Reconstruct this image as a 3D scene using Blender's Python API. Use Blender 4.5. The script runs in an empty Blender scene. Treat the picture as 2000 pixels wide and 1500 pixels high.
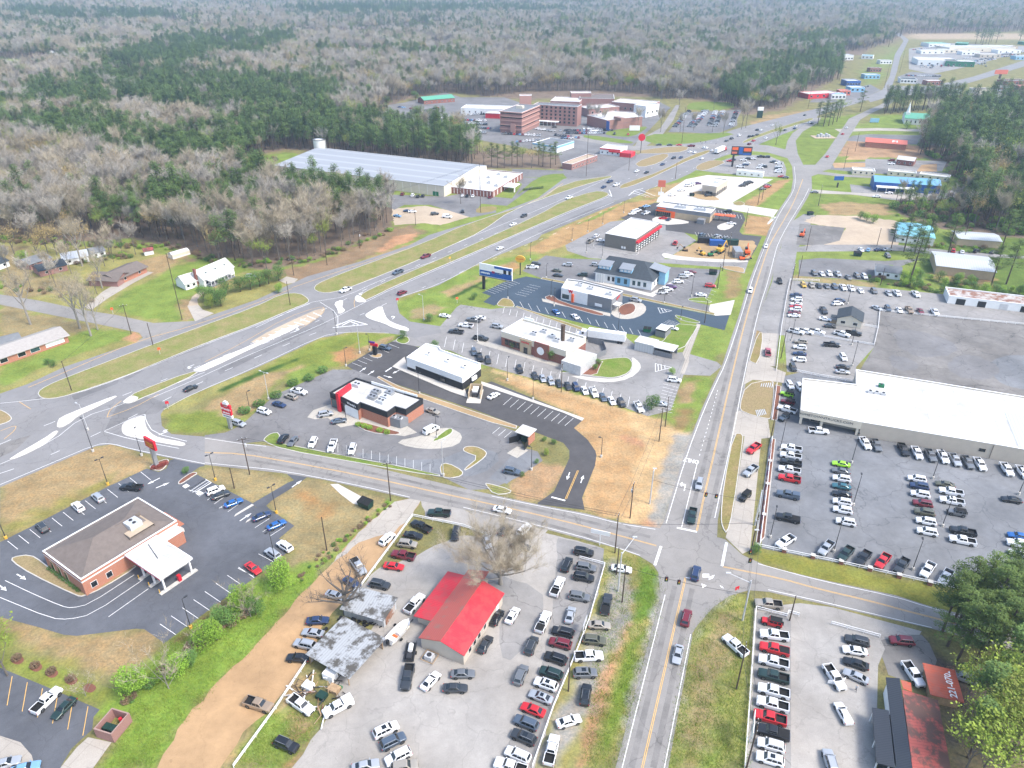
import bpy,bmesh,math,random
import numpy as np
from mathutils import Vector,Matrix
random.seed(7)
R = math.radians
sc = bpy.context.scene
col = sc.collection
# ---------------- camera, world, sun, exposure ----------------
CAM_H,CAM_F,CAM_T = 120.0,1420.0,29.6
cd = bpy.data.cameras.new('camera'); cam = bpy.data.objects.new('camera',cd); col.objects.link(cam)
cd.sensor_width = 36.0; cd.lens = 36.0 * CAM_F / 2000.0
cd.clip_start = 0.5; cd.clip_end = 40000
cam.location = (0,0,CAM_H); cam.rotation_euler = (R(90 - CAM_T),0,0)
sc.camera = cam
SUN_AZ,SUN_EL = 118.0,52.0          # azimuth clockwise from +Y
w = bpy.data.worlds.new('World'); sc.world = w; w.use_nodes = True
nt = w.node_tree; bg = nt.nodes['Background']
sky = nt.nodes.new('ShaderNodeTexSky'); sky.sky_type = 'NISHITA'; sky.sun_disc = False
sky.sun_elevation = R(SUN_EL); sky.sun_rotation = R(SUN_AZ); sky.dust_density = 2.5; sky.air_density = 1.0
sky.ozone_density = 0.6
nt.links.new(sky.outputs[0],bg.inputs[0]); bg.inputs[1].default_value = 0.13
sd = bpy.data.lights.new('sun','SUN'); sd.energy = 1.3; sd.angle = R(14); sd.color = (1.0,0.96,0.9)
sun = bpy.data.objects.new('sun',sd); col.objects.link(sun)
_d = Vector((math.sin(R(SUN_AZ)) * math.cos(R(SUN_EL)),math.cos(R(SUN_AZ)) * math.cos(R(SUN_EL)),math.sin(R(SUN_EL))))
sun.rotation_euler = _d.to_track_quat('Z','Y').to_euler()
sc.view_settings.view_transform = 'Standard'; sc.view_settings.look = 'None'
sc.view_settings.gamma = 1.0; sc.view_settings.use_curve_mapping = False
sc.view_settings.exposure = 1.57
sc.cycles.volume_bounces = 1; sc.cycles.max_bounces = 5; sc.cycles.volume_step_rate = 8
sc.cycles.volume_max_steps = 32

# ---------------- map survey: photo point -> place on the ground ----------------
_ct,_st = math.cos(R(CAM_T)),math.sin(R(CAM_T))
def G(px,py,z=0.0):
 x = px - 1000.0; y = 750.0 - py
 dy = CAM_F * _ct + y * _st; dz = -CAM_F * _st + y * _ct
 s = (CAM_H - z) / -dz
 return Vector((x * s,dy * s,z))
def P(x,y,z=0.0):
 dz = z - CAM_H
 d = y * _ct - dz * _st; v = y * _st + dz * _ct
 return 1000 + CAM_F * x / d,750 - CAM_F * v / d
def inpoly(x,y,poly):
 """vectorised even-odd test"""
 x = np.asarray(x,float); y = np.asarray(y,float); r = np.zeros(x.shape,bool)
 n = len(poly); j = n - 1
 for i in range(n):
  xi,yi = poly[i][0],poly[i][1]; xj,yj = poly[j][0],poly[j][1]
  if yi != yj:
   c = ((yi > y) != (yj > y)) & (x < (xj - xi) * (y - yi) / (yj - yi) + xi)
   r ^= c
  j = i
 return r
def polydist(x,y,poly):
 d = np.full(np.shape(x),1e9); n = len(poly)
 for i in range(n):
  ax,ay = poly[i][0],poly[i][1]; bx,by = poly[(i + 1) % n][0],poly[(i + 1) % n][1]
  vx,vy = bx - ax,by - ay; L = vx * vx + vy * vy + 1e-9
  t = np.clip(((x - ax) * vx + (y - ay) * vy) / L,0,1)
  d = np.minimum(d,np.hypot(x - ax - t * vx,y - ay - t * vy))
 return d
def pts(s):
 """'x,y x,y ...' or list -> list of tuples"""
 if isinstance(s,str):
  return [tuple(float(q) for q in t.split(',')) for t in s.split()]
 return s
def WP(s,z=0.0): return [G(a[0],a[1],z) for a in pts(s)]
def chaikin(p,it=2,closed=True):
 for _ in range(it):
  q = []; n = len(p)
  rng = range(n) if closed else range(n - 1)
  if not closed: q.append(p[0])
  for i in rng:
   a,b = p[i],p[(i + 1) % n]
   q.append(a * .75 + b * .25); q.append(a * .25 + b * .75)
  if not closed: q.append(p[-1])
  p = q
 return p
def rough(p,amp=0.5,step=2.0,seed=0):
 rr = random.Random(seed); q = []
 for i in range(len(p)):
  a,b = p[i],p[(i + 1) % len(p)]; L = (b - a).length
  n = max(1,int(L / step)); nrm = Vector((-(b - a).y,(b - a).x,0)).normalized() if L > 1e-6 else Vector((0,0,0))
  for k in range(n):
   f = k / n; q.append(a.lerp(b,f) + nrm * (rr.uniform(-amp,amp) if k else 0))
 return q

# ---------------- materials ----------------
M = {}
def nodes_of(m): m.use_nodes = True; return m.node_tree,m.node_tree.nodes['Principled BSDF']
def mat(name,c,rough_=0.8,metal=0.0,var=0.0,scale=1.0,spec=0.3,bump=0.0,coat=0.0,c2=None,detail=4,emit=0,coord='Object',rnd=0.0):
 """plain principled, with optional two-tone noise; rnd = brightness change per object"""
 m = bpy.data.materials.new(name); nt,b = nodes_of(m)
 b.inputs['Roughness'].default_value = rough_; b.inputs['Metallic'].default_value = metal
 b.inputs['Specular IOR Level'].default_value = spec; b.inputs['Coat Weight'].default_value = coat
 b.inputs['Base Color'].default_value = (*c,1)
 m.diffuse_color = (*c,1)
 out = None
 if var or c2:
  tc = nt.nodes.new('ShaderNodeTexCoord')
  n1 = nt.nodes.new('ShaderNodeTexNoise'); n1.inputs['Scale'].default_value = scale; n1.inputs['Detail'].default_value = detail
  n1.inputs['Roughness'].default_value = 0.65
  nt.links.new(tc.outputs[coord],n1.inputs['Vector'])
  r = nt.nodes.new('ShaderNodeValToRGB'); r.color_ramp.elements[0].position = .3; r.color_ramp.elements[1].position = .7
  ca = tuple(max(0,q * (1 - var)) for q in c); cb = c2 if c2 else tuple(min(.9,q * (1 + var)) for q in c)
  r.color_ramp.elements[0].color = (*ca,1); r.color_ramp.elements[1].color = (*cb,1)
  nt.links.new(n1.outputs['Fac'],r.inputs[0]); out = r.outputs[0]
  nt.links.new(out,b.inputs['Base Color'])
 if rnd:
  oi = nt.nodes.new('ShaderNodeObjectInfo'); mr = nt.nodes.new('ShaderNodeMapRange')
  mr.inputs['To Min'].default_value = 1 - rnd; mr.inputs['To Max'].default_value = 1 + rnd
  nt.links.new(oi.outputs['Random'],mr.inputs['Value'])
  mx = nt.nodes.new('ShaderNodeVectorMath'); mx.operation = 'SCALE'
  if out: nt.links.new(out,mx.inputs[0])
  else: mx.inputs[0].default_value = c
  nt.links.new(mr.outputs[0],mx.inputs['Scale']); nt.links.new(mx.outputs[0],b.inputs['Base Color'])
 if emit:
  b.inputs['Emission Color'].default_value = (*c,1); b.inputs['Emission Strength'].default_value = emit
 M[name] = m
 return m
def paving(name,c,blotch=0.18,crack=0.0,warm=(1.05,1.0,.93),scale=.06,grain=.12,seams=0.0):
 """asphalt / concrete: wide stains, middle patches, grain, cracks"""
 m = bpy.data.materials.new(name); nt,b = nodes_of(m); N = nt.nodes; Lk = nt.links
 b.inputs['Roughness'].default_value = .88; b.inputs['Specular IOR Level'].default_value = .25
 g = N.new('ShaderNodeNewGeometry')
 def noise(s,d,r=.6):
  n = N.new('ShaderNodeTexNoise'); n.inputs['Scale'].default_value = s; n.inputs['Detail'].default_value = d
  n.inputs['Roughness'].default_value = r; Lk.new(g.outputs['Position'],n.inputs['Vector']); return n.outputs['Fac']
 def ramp(v,lo,hi,a,bb):
  r = N.new('ShaderNodeMapRange'); Lk.new(v,r.inputs['Value'])
  r.inputs['From Min'].default_value = lo; r.inputs['From Max'].default_value = hi
  r.inputs['To Min'].default_value = a; r.inputs['To Max'].default_value = bb; return r.outputs[0]
 def mul(a,bb):
  q = N.new('ShaderNodeMath'); q.operation = 'MULTIPLY'; Lk.new(a,q.inputs[0]); Lk.new(bb,q.inputs[1]); return q.outputs[0]
 f = mul(ramp(noise(scale,4),.3,.7,1 - blotch,1 + blotch),ramp(noise(.45,5,.7),.25,.75,1 - blotch * .6,1 + blotch * .6))
 f = mul(f,ramp(noise(9,2),.3,.7,1 - grain,1 + grain))
 f = mul(f,ramp(noise(.75,6,.75),.6,.7,1,1 - blotch * 1.1))
 if crack:
  v = N.new('ShaderNodeTexVoronoi'); v.feature = 'DISTANCE_TO_EDGE'; v.inputs['Scale'].default_value = .09
  mp = N.new('ShaderNodeVectorMath'); mp.operation = 'ADD'
  n2 = N.new('ShaderNodeTexNoise'); n2.inputs['Scale'].default_value = .25; n2.inputs['Detail'].default_value = 3
  Lk.new(g.outputs['Position'],n2.inputs['Vector']); sc2 = N.new('ShaderNodeVectorMath'); sc2.operation = 'SCALE'; sc2.inputs['Scale'].default_value = 5
  Lk.new(n2.outputs['Color'],sc2.inputs[0]); Lk.new(g.outputs['Position'],mp.inputs[0]); Lk.new(sc2.outputs[0],mp.inputs[1])
  Lk.new(mp.outputs[0],v.inputs['Vector'])
  f = mul(f,ramp(v.outputs['Distance'],0,.012,1 - crack,1))
 if seams:
  br = N.new('ShaderNodeTexBrick'); br.inputs['Scale'].default_value = 1; br.inputs['Brick Width'].default_value = seams
  br.inputs['Row Height'].default_value = seams; br.inputs['Mortar Size'].default_value = .06; br.offset = 0
  rt = N.new('ShaderNodeVectorRotate'); rt.inputs['Angle'].default_value = R(20.5); rt.rotation_type = 'Z_AXIS'
  Lk.new(g.outputs['Position'],rt.inputs['Vector']); Lk.new(rt.outputs[0],br.inputs['Vector'])
  f = mul(f,ramp(br.outputs['Fac'],0,1,1,.8))
 mixc = N.new('ShaderNodeMix'); mixc.data_type = 'RGBA'
 mixc.inputs[6].default_value = (*c,1); mixc.inputs[7].default_value = (*[c[i] * warm[i] for i in range(3)],1)
 Lk.new(noise(.035,2),mixc.inputs[0])
 s = N.new('ShaderNodeVectorMath'); s.operation = 'SCALE'; Lk.new(mixc.outputs[2],s.inputs[0]); Lk.new(f,s.inputs['Scale'])
 Lk.new(s.outputs[0],b.inputs['Base Color'])
 M[name] = m; return m
paving('highway_asphalt',(.205,.205,.21),.10,.25)
paving('road_asphalt',(.235,.228,.22),.12,.3)
paving('lot_asphalt',(.165,.165,.17),.22,.3)
paving('old_asphalt',(.17,.165,.16),.30,.5)
paving('worn_asphalt',(.235,.232,.23),.20,.4)
paving('dark_asphalt',(.095,.102,.118),.22,.15)
paving('blue_asphalt',(.05,.073,.102),.12,.05)
paving('new_asphalt',(.075,.074,.078),.22,.05)
paving('truck_lot_asphalt',(.165,.175,.19),.25,.35)
paving('gravel_lot',(.30,.295,.285),.20,.15,warm=(1.1,1.0,.88))
paving('pale_concrete',(.36,.335,.30),.12,.25,seams=4.5)
paving('bright_concrete',(.50,.48,.44),.07,.1,seams=4.5)
paving('white_concrete',(.68,.67,.65),.05,0)
paving('sidewalk_concrete',(.40,.38,.34),.10,.1,seams=2)
paving('clay_road',(.37,.25,.14),.22,.1,warm=(1.0,.92,.82))
paving('road_wear',(.185,.18,.175),.2,.3,scale=.2)
paving('straw_dirt',(.33,.23,.12),.16,0,warm=(1.05,1.05,1.05))
paving('mulch',(.17,.075,.05),.25,0,grain=.3)
paving('tan_gravel',(.40,.33,.25),.15,.05)
paving('forest_litter',(.13,.095,.07),.3,0)
mat('kerb_concrete',(.48,.46,.42),.9,var=.12,scale=.6)
mat('paint_white',(.78,.78,.76),.7,var=.12,scale=1.5)
mat('paint_yellow',(.62,.38,.12),.7,var=.15,scale=1.5)
paving('white_roof',(.50,.50,.49),.2,0,warm=(1,.985,.95),scale=.15,grain=.03,seams=3.05)
mat('grey_roof',(.16,.17,.18),.8,var=.15,scale=.4)
mat('dark_shingle',(.045,.055,.065),.85,var=.2,scale=1.2)
mat('brown_shingle',(.155,.13,.115),.9,var=.12,scale=.8)
mat('black_metal',(.02,.02,.022),.5)
mat('dark_metal',(.05,.05,.055),.5,metal=.3)
mat('grey_metal',(.35,.36,.37),.45,metal=.5,var=.1,scale=2)
mat('galvanised',(.55,.56,.57),.5,metal=.3,var=.12,scale=1.5)
mat('white_metal',(.75,.75,.74),.5,var=.06,scale=1)
mat('glass_dark',(.012,.016,.02),.08,spec=.7)
mat('glass_blue',(.03,.07,.08),.1,spec=.7)
mat('rubber',(.015,.015,.016),.85)
mat('alloy',(.42,.43,.44),.35,metal=.8)
mat('wood_pole',(.07,.05,.037),.9,var=.25,scale=2)
mat('timber',(.35,.24,.14),.85,var=.25,scale=2)
mat('lamp_lens',(.8,.8,.75),.3)
mat('tail_red',(.35,.01,.01),.3)
mat('head_clear',(.65,.67,.7),.15,spec=.6)
mat('chrome',(.6,.6,.6),.2,metal=1)
mat('red_paint',(.55,.02,.035),.45,var=.05,scale=.5)
mat('orange_paint',(.75,.12,.03),.5)
mat('yellow_paint',(.62,.36,.05),.5)
mat('blue_paint',(.02,.09,.32),.5)
mat('green_paint',(.02,.16,.07),.55)
mat('dark_green_paint',(.012,.04,.03),.6)
mat('purple_paint',(.12,.03,.2),.5)
mat('beige_wall',(.46,.41,.34),.85,var=.05,scale=.5)
mat('tan_wall',(.42,.33,.22),.85,var=.08,scale=.5)
mat('cream_wall',(.62,.56,.45),.85,var=.06,scale=.5)
mat('white_wall',(.72,.73,.72),.8,var=.05,scale=.6)
mat('grey_wall',(.2,.205,.215),.85,var=.07,scale=.8)
mat('taupe_block',(.17,.155,.135),.9,var=.12,scale=2)
mat('blue_wall',(.22,.42,.58),.8,var=.04,scale=1)
mat('black_brick',(.028,.028,.03),.85,var=.2,scale=3)
def brickmat(name,c1,c2,mortar):
 m = bpy.data.materials.new(name); nt,b = nodes_of(m); b.inputs['Roughness'].default_value = .9
 tc = nt.nodes.new('ShaderNodeTexCoord'); br = nt.nodes.new('ShaderNodeTexBrick')
 sp = nt.nodes.new('ShaderNodeSeparateXYZ'); cb = nt.nodes.new('ShaderNodeCombineXYZ'); ad = nt.nodes.new('ShaderNodeMath')
 nt.links.new(tc.outputs['Object'],sp.inputs[0]); nt.links.new(sp.outputs[0],ad.inputs[0]); nt.links.new(sp.outputs[1],ad.inputs[1])
 nt.links.new(ad.outputs[0],cb.inputs[0]); nt.links.new(sp.outputs[2],cb.inputs[1])
 br.inputs['Scale'].default_value = 1; br.inputs['Brick Width'].default_value = .22; br.inputs['Row Height'].default_value = .075
 br.inputs['Mortar Size'].default_value = .008
 br.inputs['Color1'].default_value = (*c1,1); br.inputs['Color2'].default_value = (*c2,1); br.inputs['Mortar'].default_value = (*mortar,1)
 nt.links.new(cb.outputs[0],br.inputs['Vector']); nt.links.new(br.outputs[0],b.inputs['Base Color']); M[name] = m
brickmat('brick_orange',(.36,.12,.065),(.42,.16,.09),(.35,.25,.2))
brickmat('brick_red',(.2,.055,.04),(.26,.08,.055),(.25,.18,.15))
brickmat('brick_brown',(.25,.12,.105),(.30,.15,.13),(.3,.2,.17))
def stripes(name,c,c2,period,axis=0,rough_=.5,metal=.2,rust=None,rustamt=.5):
 """standing-seam / corrugated sheet colour with optional rust patches"""
 m = bpy.data.materials.new(name); nt,b = nodes_of(m); b.inputs['Roughness'].default_value = rough_; b.inputs['Metallic'].default_value = metal
 tc = nt.nodes.new('ShaderNodeTexCoord'); sp = nt.nodes.new('ShaderNodeSeparateXYZ'); nt.links.new(tc.outputs['Object'],sp.inputs[0])
 md = nt.nodes.new('ShaderNodeMath'); md.operation = 'PINGPONG'; md.inputs[1].default_value = period / 2; nt.links.new(sp.outputs[axis],md.inputs[0])
 mr = nt.nodes.new('ShaderNodeMapRange'); mr.inputs['From Max'].default_value = period / 6; nt.links.new(md.outputs[0],mr.inputs['Value'])
 mx = nt.nodes.new('ShaderNodeMix'); mx.data_type = 'RGBA'; mx.inputs[6].default_value = (*c2,1); mx.inputs[7].default_value = (*c,1)
 nt.links.new(mr.outputs[0],mx.inputs[0]); o = mx.outputs[2]
 if rust:
  n = nt.nodes.new('ShaderNodeTexNoise'); n.inputs['Scale'].default_value = .35; n.inputs['Detail'].default_value = 6; n.inputs['Roughness'].default_value = .7
  nt.links.new(tc.outputs['Object'],n.inputs['Vector'])
  r = nt.nodes.new('ShaderNodeMapRange'); r.inputs['From Min'].default_value = 1 - rustamt - .05; r.inputs['From Max'].default_value = 1 - rustamt + .05
  nt.links.new(n.outputs['Fac'],r.inputs['Value'])
  m2 = nt.nodes.new('ShaderNodeMix'); m2.data_type = 'RGBA'; nt.links.new(r.outputs[0],m2.inputs[0]); nt.links.new(o,m2.inputs[6]); m2.inputs[7].default_value = (*rust,1); o = m2.outputs[2]
 nt.links.new(o,b.inputs['Base Color']); M[name] = m
stripes('red_metal_roof',(.56,.03,.045),(.38,.02,.03),.45,1,rust=(.44,.05,.055),rustamt=.5)
stripes('faded_red_roof',(.42,.10,.075),(.33,.07,.06),.45,0,rust=(.30,.13,.10),rustamt=.42)
stripes('rusty_red_roof',(.36,.085,.07),(.25,.055,.05),.6,1,rust=(.11,.06,.05),rustamt=.52)
stripes('orange_tin_roof',(.52,.11,.06),(.38,.08,.045),.6,1,rust=(.42,.12,.08),rustamt=.5)
stripes('tin_roof',(.40,.41,.41),(.28,.29,.3),.6,0,rust=(.10,.09,.075),rustamt=.47)
stripes('charcoal_metal_roof',(.055,.06,.07),(.03,.033,.04),.45,1)
stripes('warehouse_roof',(.30,.315,.335),(.40,.42,.44),11.0,1,.6,.1)
stripes('blue_metal_roof',(.16,.38,.58),(.12,.3,.48),.5,0)
stripes('aqua_metal_roof',(.2,.47,.55),(.16,.4,.48),.5,0)
stripes('green_metal_roof',(.12,.38,.24),(.09,.3,.2),.5,0)
stripes('coral_roof',(.62,.16,.10),(.5,.12,.08),.5,0)
stripes('grey_panel_roof',(.5,.52,.53),(.4,.42,.43),1.0,0)
stripes('rusty_white_roof',(.5,.46,.42),(.42,.38,.34),.6,0,rust=(.25,.11,.06),rustamt=.5)
# foliage: brightness differs from tree to tree, not with light
def leafmat(name,c,c2,rnd=.25,trans=.25):
 m = bpy.data.materials.new(name); nt,b = nodes_of(m); b.inputs['Roughness'].default_value = .8; b.inputs['Specular IOR Level'].default_value = .15
 oi = nt.nodes.new('ShaderNodeObjectInfo'); tc = nt.nodes.new('ShaderNodeTexCoord')
 n = nt.nodes.new('ShaderNodeTexNoise'); n.inputs['Scale'].default_value = .55; n.inputs['Detail'].default_value = 2; nt.links.new(tc.outputs['Object'],n.inputs['Vector'])
 mx = nt.nodes.new('ShaderNodeMix'); mx.data_type = 'RGBA'; mx.inputs[6].default_value = (*c,1); mx.inputs[7].default_value = (*c2,1)
 mr0 = nt.nodes.new('ShaderNodeMapRange'); mr0.inputs['From Min'].default_value = .3; mr0.inputs['From Max'].default_value = .7
 nt.links.new(n.outputs['Fac'],mr0.inputs['Value']); nt.links.new(mr0.outputs[0],mx.inputs[0])
 mr = nt.nodes.new('ShaderNodeMapRange'); mr.inputs['To Min'].default_value = 1 - rnd; mr.inputs['To Max'].default_value = 1 + rnd
 nt.links.new(oi.outputs['Random'],mr.inputs['Value'])
 s = nt.nodes.new('ShaderNodeVectorMath'); s.operation = 'SCALE'; nt.links.new(mx.outputs[2],s.inputs[0]); nt.links.new(mr.outputs[0],s.inputs['Scale'])
 nt.links.new(s.outputs[0],b.inputs['Base Color'])
 M[name] = m
leafmat('pine_needles',(.07,.125,.034),(.14,.205,.058))
leafmat('near_needles',(.06,.105,.03),(.135,.185,.05),.2)
leafmat('dark_needles',(.05,.09,.028),(.10,.15,.045))
leafmat('bare_twigs',(.30,.272,.235),(.42,.39,.34),.28)
leafmat('brown_twigs',(.30,.255,.185),(.40,.35,.26),.25)
leafmat('bud_leaves',(.17,.22,.04),(.26,.29,.07),.25)
leafmat('fresh_leaves',(.14,.27,.03),(.24,.37,.05),.15)
leafmat('mid_leaves',(.07,.15,.035),(.12,.21,.05),.2)
leafmat('yellow_leaves',(.16,.23,.035),(.25,.31,.055),.2)
leafmat('gold_buds',(.32,.24,.1),(.4,.31,.14),.2)
leafmat('red_leaves',(.25,.06,.05),(.33,.09,.07),.2)
leafmat('flower_yellow',(.7,.62,.02),(.6,.6,.03),.05)
leafmat('shrub_brown',(.16,.11,.07),(.24,.17,.1),.2)
mat('bark_grey',(.13,.115,.10),.95,var=.2,scale=2)
mat('bark_brown',(.085,.06,.045),.95,var=.25,scale=2)
mat('bark_pale',(.25,.23,.2),.95,var=.15,scale=2)

# ---------------- object helpers ----------------
def tag(o,label=None,cat=None,group=None,kind=None):
 if label: o['label'] = label
 if cat: o['category'] = cat
 if group: o['group'] = group
 if kind: o['kind'] = kind
 return o
def empty(name,loc,rz=0,label=None,cat=None,group=None):
 o = bpy.data.objects.new(name,None); o.empty_display_size = .5; col.objects.link(o)
 o.location = loc; o.rotation_euler = (0,0,rz); return tag(o,label,cat,group)
def mesh_obj(name,me,parent=None,loc=(0,0,0),rz=0,kind=None,label=None):
 o = bpy.data.objects.new(name,me); col.objects.link(o); o.parent = parent
 o.location = loc; o.rotation_euler = (0,0,rz)
 if kind: o['kind'] = kind
 if label: o['label'] = label
 return o
class MB:
 def __init__(s): s.v = []; s.f = []; s.m = []; s.mi = 0
 def quad(s,*p):
  n = len(s.v); s.v += [tuple(q) for q in p]; s.f.append(tuple(range(n,n + len(p)))); s.m.append(s.mi)
 def box(s,x0,x1,y0,y1,z0,z1,rz=0,o=(0,0,0)):
  n = len(s.v); c,sn = math.cos(rz),math.sin(rz)
  for z in (z0,z1):
   for x,y in ((x0,y0),(x1,y0),(x1,y1),(x0,y1)):
    s.v.append((x * c - y * sn + o[0],x * sn + y * c + o[1],z + o[2]))
  for f in ((0,3,2,1),(4,5,6,7),(0,1,5,4),(1,2,6,5),(2,3,7,6),(3,0,4,7)):
   s.f.append(tuple(n + i for i in f)); s.m.append(s.mi)
  return s
 def bar(s,a,b,w,h=None):
  a = Vector(a); b = Vector(b); d = (b - a)
  if d.length < 1e-6: return s
  d.normalize(); up = Vector((0,0,1)) if abs(d.z) < .95 else Vector((1,0,0))
  sd_ = d.cross(up).normalized() * (w / 2); u = sd_.cross(d).normalized() * ((h or w) / 2); n = len(s.v)
  for p in (a,b):
   for q in (sd_ + u,-sd_ + u,-sd_ - u,sd_ - u): s.v.append(tuple(p + q))
  for f in ((0,1,2,3),(7,6,5,4),(0,4,5,1),(1,5,6,2),(2,6,7,3),(3,7,4,0)):
   s.f.append(tuple(n + i for i in f)); s.m.append(s.mi)
  return s
 def tube(s,a,b,r0,r1=None,n=8,cap=True):
  a = Vector(a); b = Vector(b); d = b - a
  if d.length < 1e-6: return s
  d.normalize(); r1 = r0 if r1 is None else r1
  u = d.orthogonal().normalized(); v = d.cross(u); k = len(s.v)
  for p,r in ((a,r0),(b,r1)):
   for i in range(n):
    t = 2 * math.pi * i / n; s.v.append(tuple(p + (u * math.cos(t) + v * math.sin(t)) * r))
  for i in range(n):
   j = (i + 1) % n; s.f.append((k + i,k + j,k + n + j,k + n + i)); s.m.append(s.mi)
  if cap:
   s.f.append(tuple(k + n + i for i in range(n))); s.m.append(s.mi)
   s.f.append(tuple(k + n - 1 - i for i in range(n))); s.m.append(s.mi)
  return s
 def prism(s,p,z0,z1,bottom=True):
  n = len(s.v); k = len(p)
  for z in (z0,z1):
   for q in p: s.v.append((q[0],q[1],z))
  s.f.append(tuple(n + k + i for i in range(k))); s.m.append(s.mi)
  if bottom: s.f.append(tuple(n + k - 1 - i for i in range(k))); s.m.append(s.mi)
  for i in range(k):
   j = (i + 1) % k; s.f.append((n + i,n + j,n + k + j,n + k + i)); s.m.append(s.mi)
  return s
 def lathe(s,prof,n=12,o=(0,0,0)):
  k = len(s.v)
  for r,z in prof:
   for i in range(n):
    t = 2 * math.pi * i / n; s.v.append((o[0] + r * math.cos(t),o[1] + r * math.sin(t),o[2] + z))
  for a in range(len(prof) - 1):
   for i in range(n):
    j = (i + 1) % n; s.f.append((k + a * n + i,k + a * n + j,k + (a + 1) * n + j,k + (a + 1) * n + i)); s.m.append(s.mi)
  s.f.append(tuple(k + (len(prof) - 1) * n + i for i in range(n))); s.m.append(s.mi)
  return s
 def mesh(s,name,mats,smooth=False):
  me = bpy.data.meshes.new(name); me.from_pydata(s.v,[],s.f)
  for q in (mats if isinstance(mats,(list,tuple)) else [mats]): me.materials.append(M[q] if isinstance(q,str) else q)
  if any(s.m): me.polygons.foreach_set('material_index',s.m)
  if smooth: me.polygons.foreach_set('use_smooth',[True] * len(me.polygons))
  me.update(); return me
 def build(s,name,mats,parent=None,loc=(0,0,0),rz=0,kind=None,label=None,smooth=False):
  return mesh_obj(name,s.mesh(name,mats,smooth),parent,loc,rz,kind,label)
def ccw(p):
 a = sum(p[i][0] * p[(i + 1) % len(p)][1] - p[(i + 1) % len(p)][0] * p[i][1] for i in range(len(p)))
 return p if a > 0 else list(reversed(p))
_zu = {}
def sheet(name,s,z,m,smooth=0,rg=0,label=None,parent=None):
 """flat sheet of paving laid at height z over the ground"""
 p = WP(s)
 if smooth: p = chaikin(p,smooth)
 if rg: p = rough(p,rg,2.0,len(p))
 k = round(z,4); _zu[k] = _zu.get(k,0) + 1; z = z + _zu[k] * .00037
 p = ccw(p); mb = MB(); mb.quad(*[(q.x,q.y,z) for q in p])
 return mb.build(name,m,parent,kind=None if parent else 'structure',label=label)
def offset(p,d):
 n = len(p); q = []
 for i in range(n):
  a,b,c = p[i - 1],p[i],p[(i + 1) % n]
  e1 = (b - a).normalized(); e2 = (c - b).normalized()
  n1 = Vector((-e1.y,e1.x,0)); n2 = Vector((-e2.y,e2.x,0)); m = n1 + n2
  m = m.normalized() if m.length > .1 else n1
  q.append(b + m * d / max(.5,m.dot(n1)))
 return q
def island(name,s,m,smooth=0,h=.14,kw=.22,z0=0.0,label=None):
 """raised island: planted or paved middle with a concrete kerb ring as its child"""
 p = WP(s)
 if smooth: p = chaikin(p,smooth)
 k = 'i'; _zu[k] = _zu.get(k,0) + 1; h = h + (_zu[k] % 60) * .0007
 p = ccw(p); q = offset(p,kw); mb = MB(); mb.quad(*[(a.x,a.y,z0 + h - .02) for a in q])
 o = mb.build(name,m,kind='structure',label=label)
 kb = MB(); n = len(p)
 for i in range(n):
  j = (i + 1) % n
  kb.quad((p[i].x,p[i].y,0),(p[j].x,p[j].y,0),(p[j].x,p[j].y,z0 + h),(p[i].x,p[i].y,z0 + h))
  kb.quad((p[i].x,p[i].y,z0 + h),(p[j].x,p[j].y,z0 + h),(q[j].x,q[j].y,z0 + h),(q[i].x,q[i].y,z0 + h))
  kb.quad((q[i].x,q[i].y,z0 + h),(q[j].x,q[j].y,z0 + h),(q[j].x,q[j].y,z0 + h - .05),(q[i].x,q[i].y,z0 + h - .05))
 kb.build('kerb','kerb_concrete',o)
 return o
def resample(p,step):
 out = [p[0]]; acc = 0
 for a,b in zip(p,p[1:]):
  L = (b - a).length; n = max(1,int(round(L / step)))
  for k in range(1,n + 1): out.append(a.lerp(b,k / n))
 return out
def stripe_mb(mb,line,wd,z,dash=None,off=0.0):
 line = resample(line,.8 if dash else 4); n = len(line); d = 0; segs = []
 for i in range(n - 1):
  a,b = line[i],line[i + 1]; L = (b - a).length
  if L < 1e-6: continue
  on = True if not dash else (d % (dash[0] + dash[1])) < dash[0]
  d += L
  if on:
   t = (b - a) / L; nr = Vector((-t.y,t.x,0))
   mb.quad(*[(q.x,q.y,z) for q in (a + nr * (off - wd / 2),b + nr * (off - wd / 2),b + nr * (off + wd / 2),a + nr * (off + wd / 2))])
def stripes_on(parent,name,lines,wd,m,z,dash=None,double=False,smooth=1):
 mb = MB()
 for s in lines:
  p = WP(s)
  if smooth and len(p) > 2: p = chaikin(p,smooth,False)
  if double:
   stripe_mb(mb,p,wd,z,dash,wd * 1.1); stripe_mb(mb,p,wd,z,dash,-wd * 1.1)
  else: stripe_mb(mb,p,wd,z,dash)
 return mb.build(name,m,parent)
def text_mesh(txt,size,m,bold=.0,ext=.02):
 cu = bpy.data.curves.new('lettering','FONT'); cu.body = txt; cu.size = size; cu.extrude = ext; cu.offset = bold
 cu.align_x = 'CENTER'; cu.align_y = 'CENTER'; cu.resolution_u = 2
 o = bpy.data.objects.new('lettering',cu); col.objects.link(o)
 dg = bpy.context.evaluated_depsgraph_get(); me = bpy.data.meshes.new_from_object(o.evaluated_get(dg))
 bpy.data.objects.remove(o); bpy.data.curves.remove(cu)
 me.materials.clear(); me.materials.append(M[m]); return me
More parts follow.
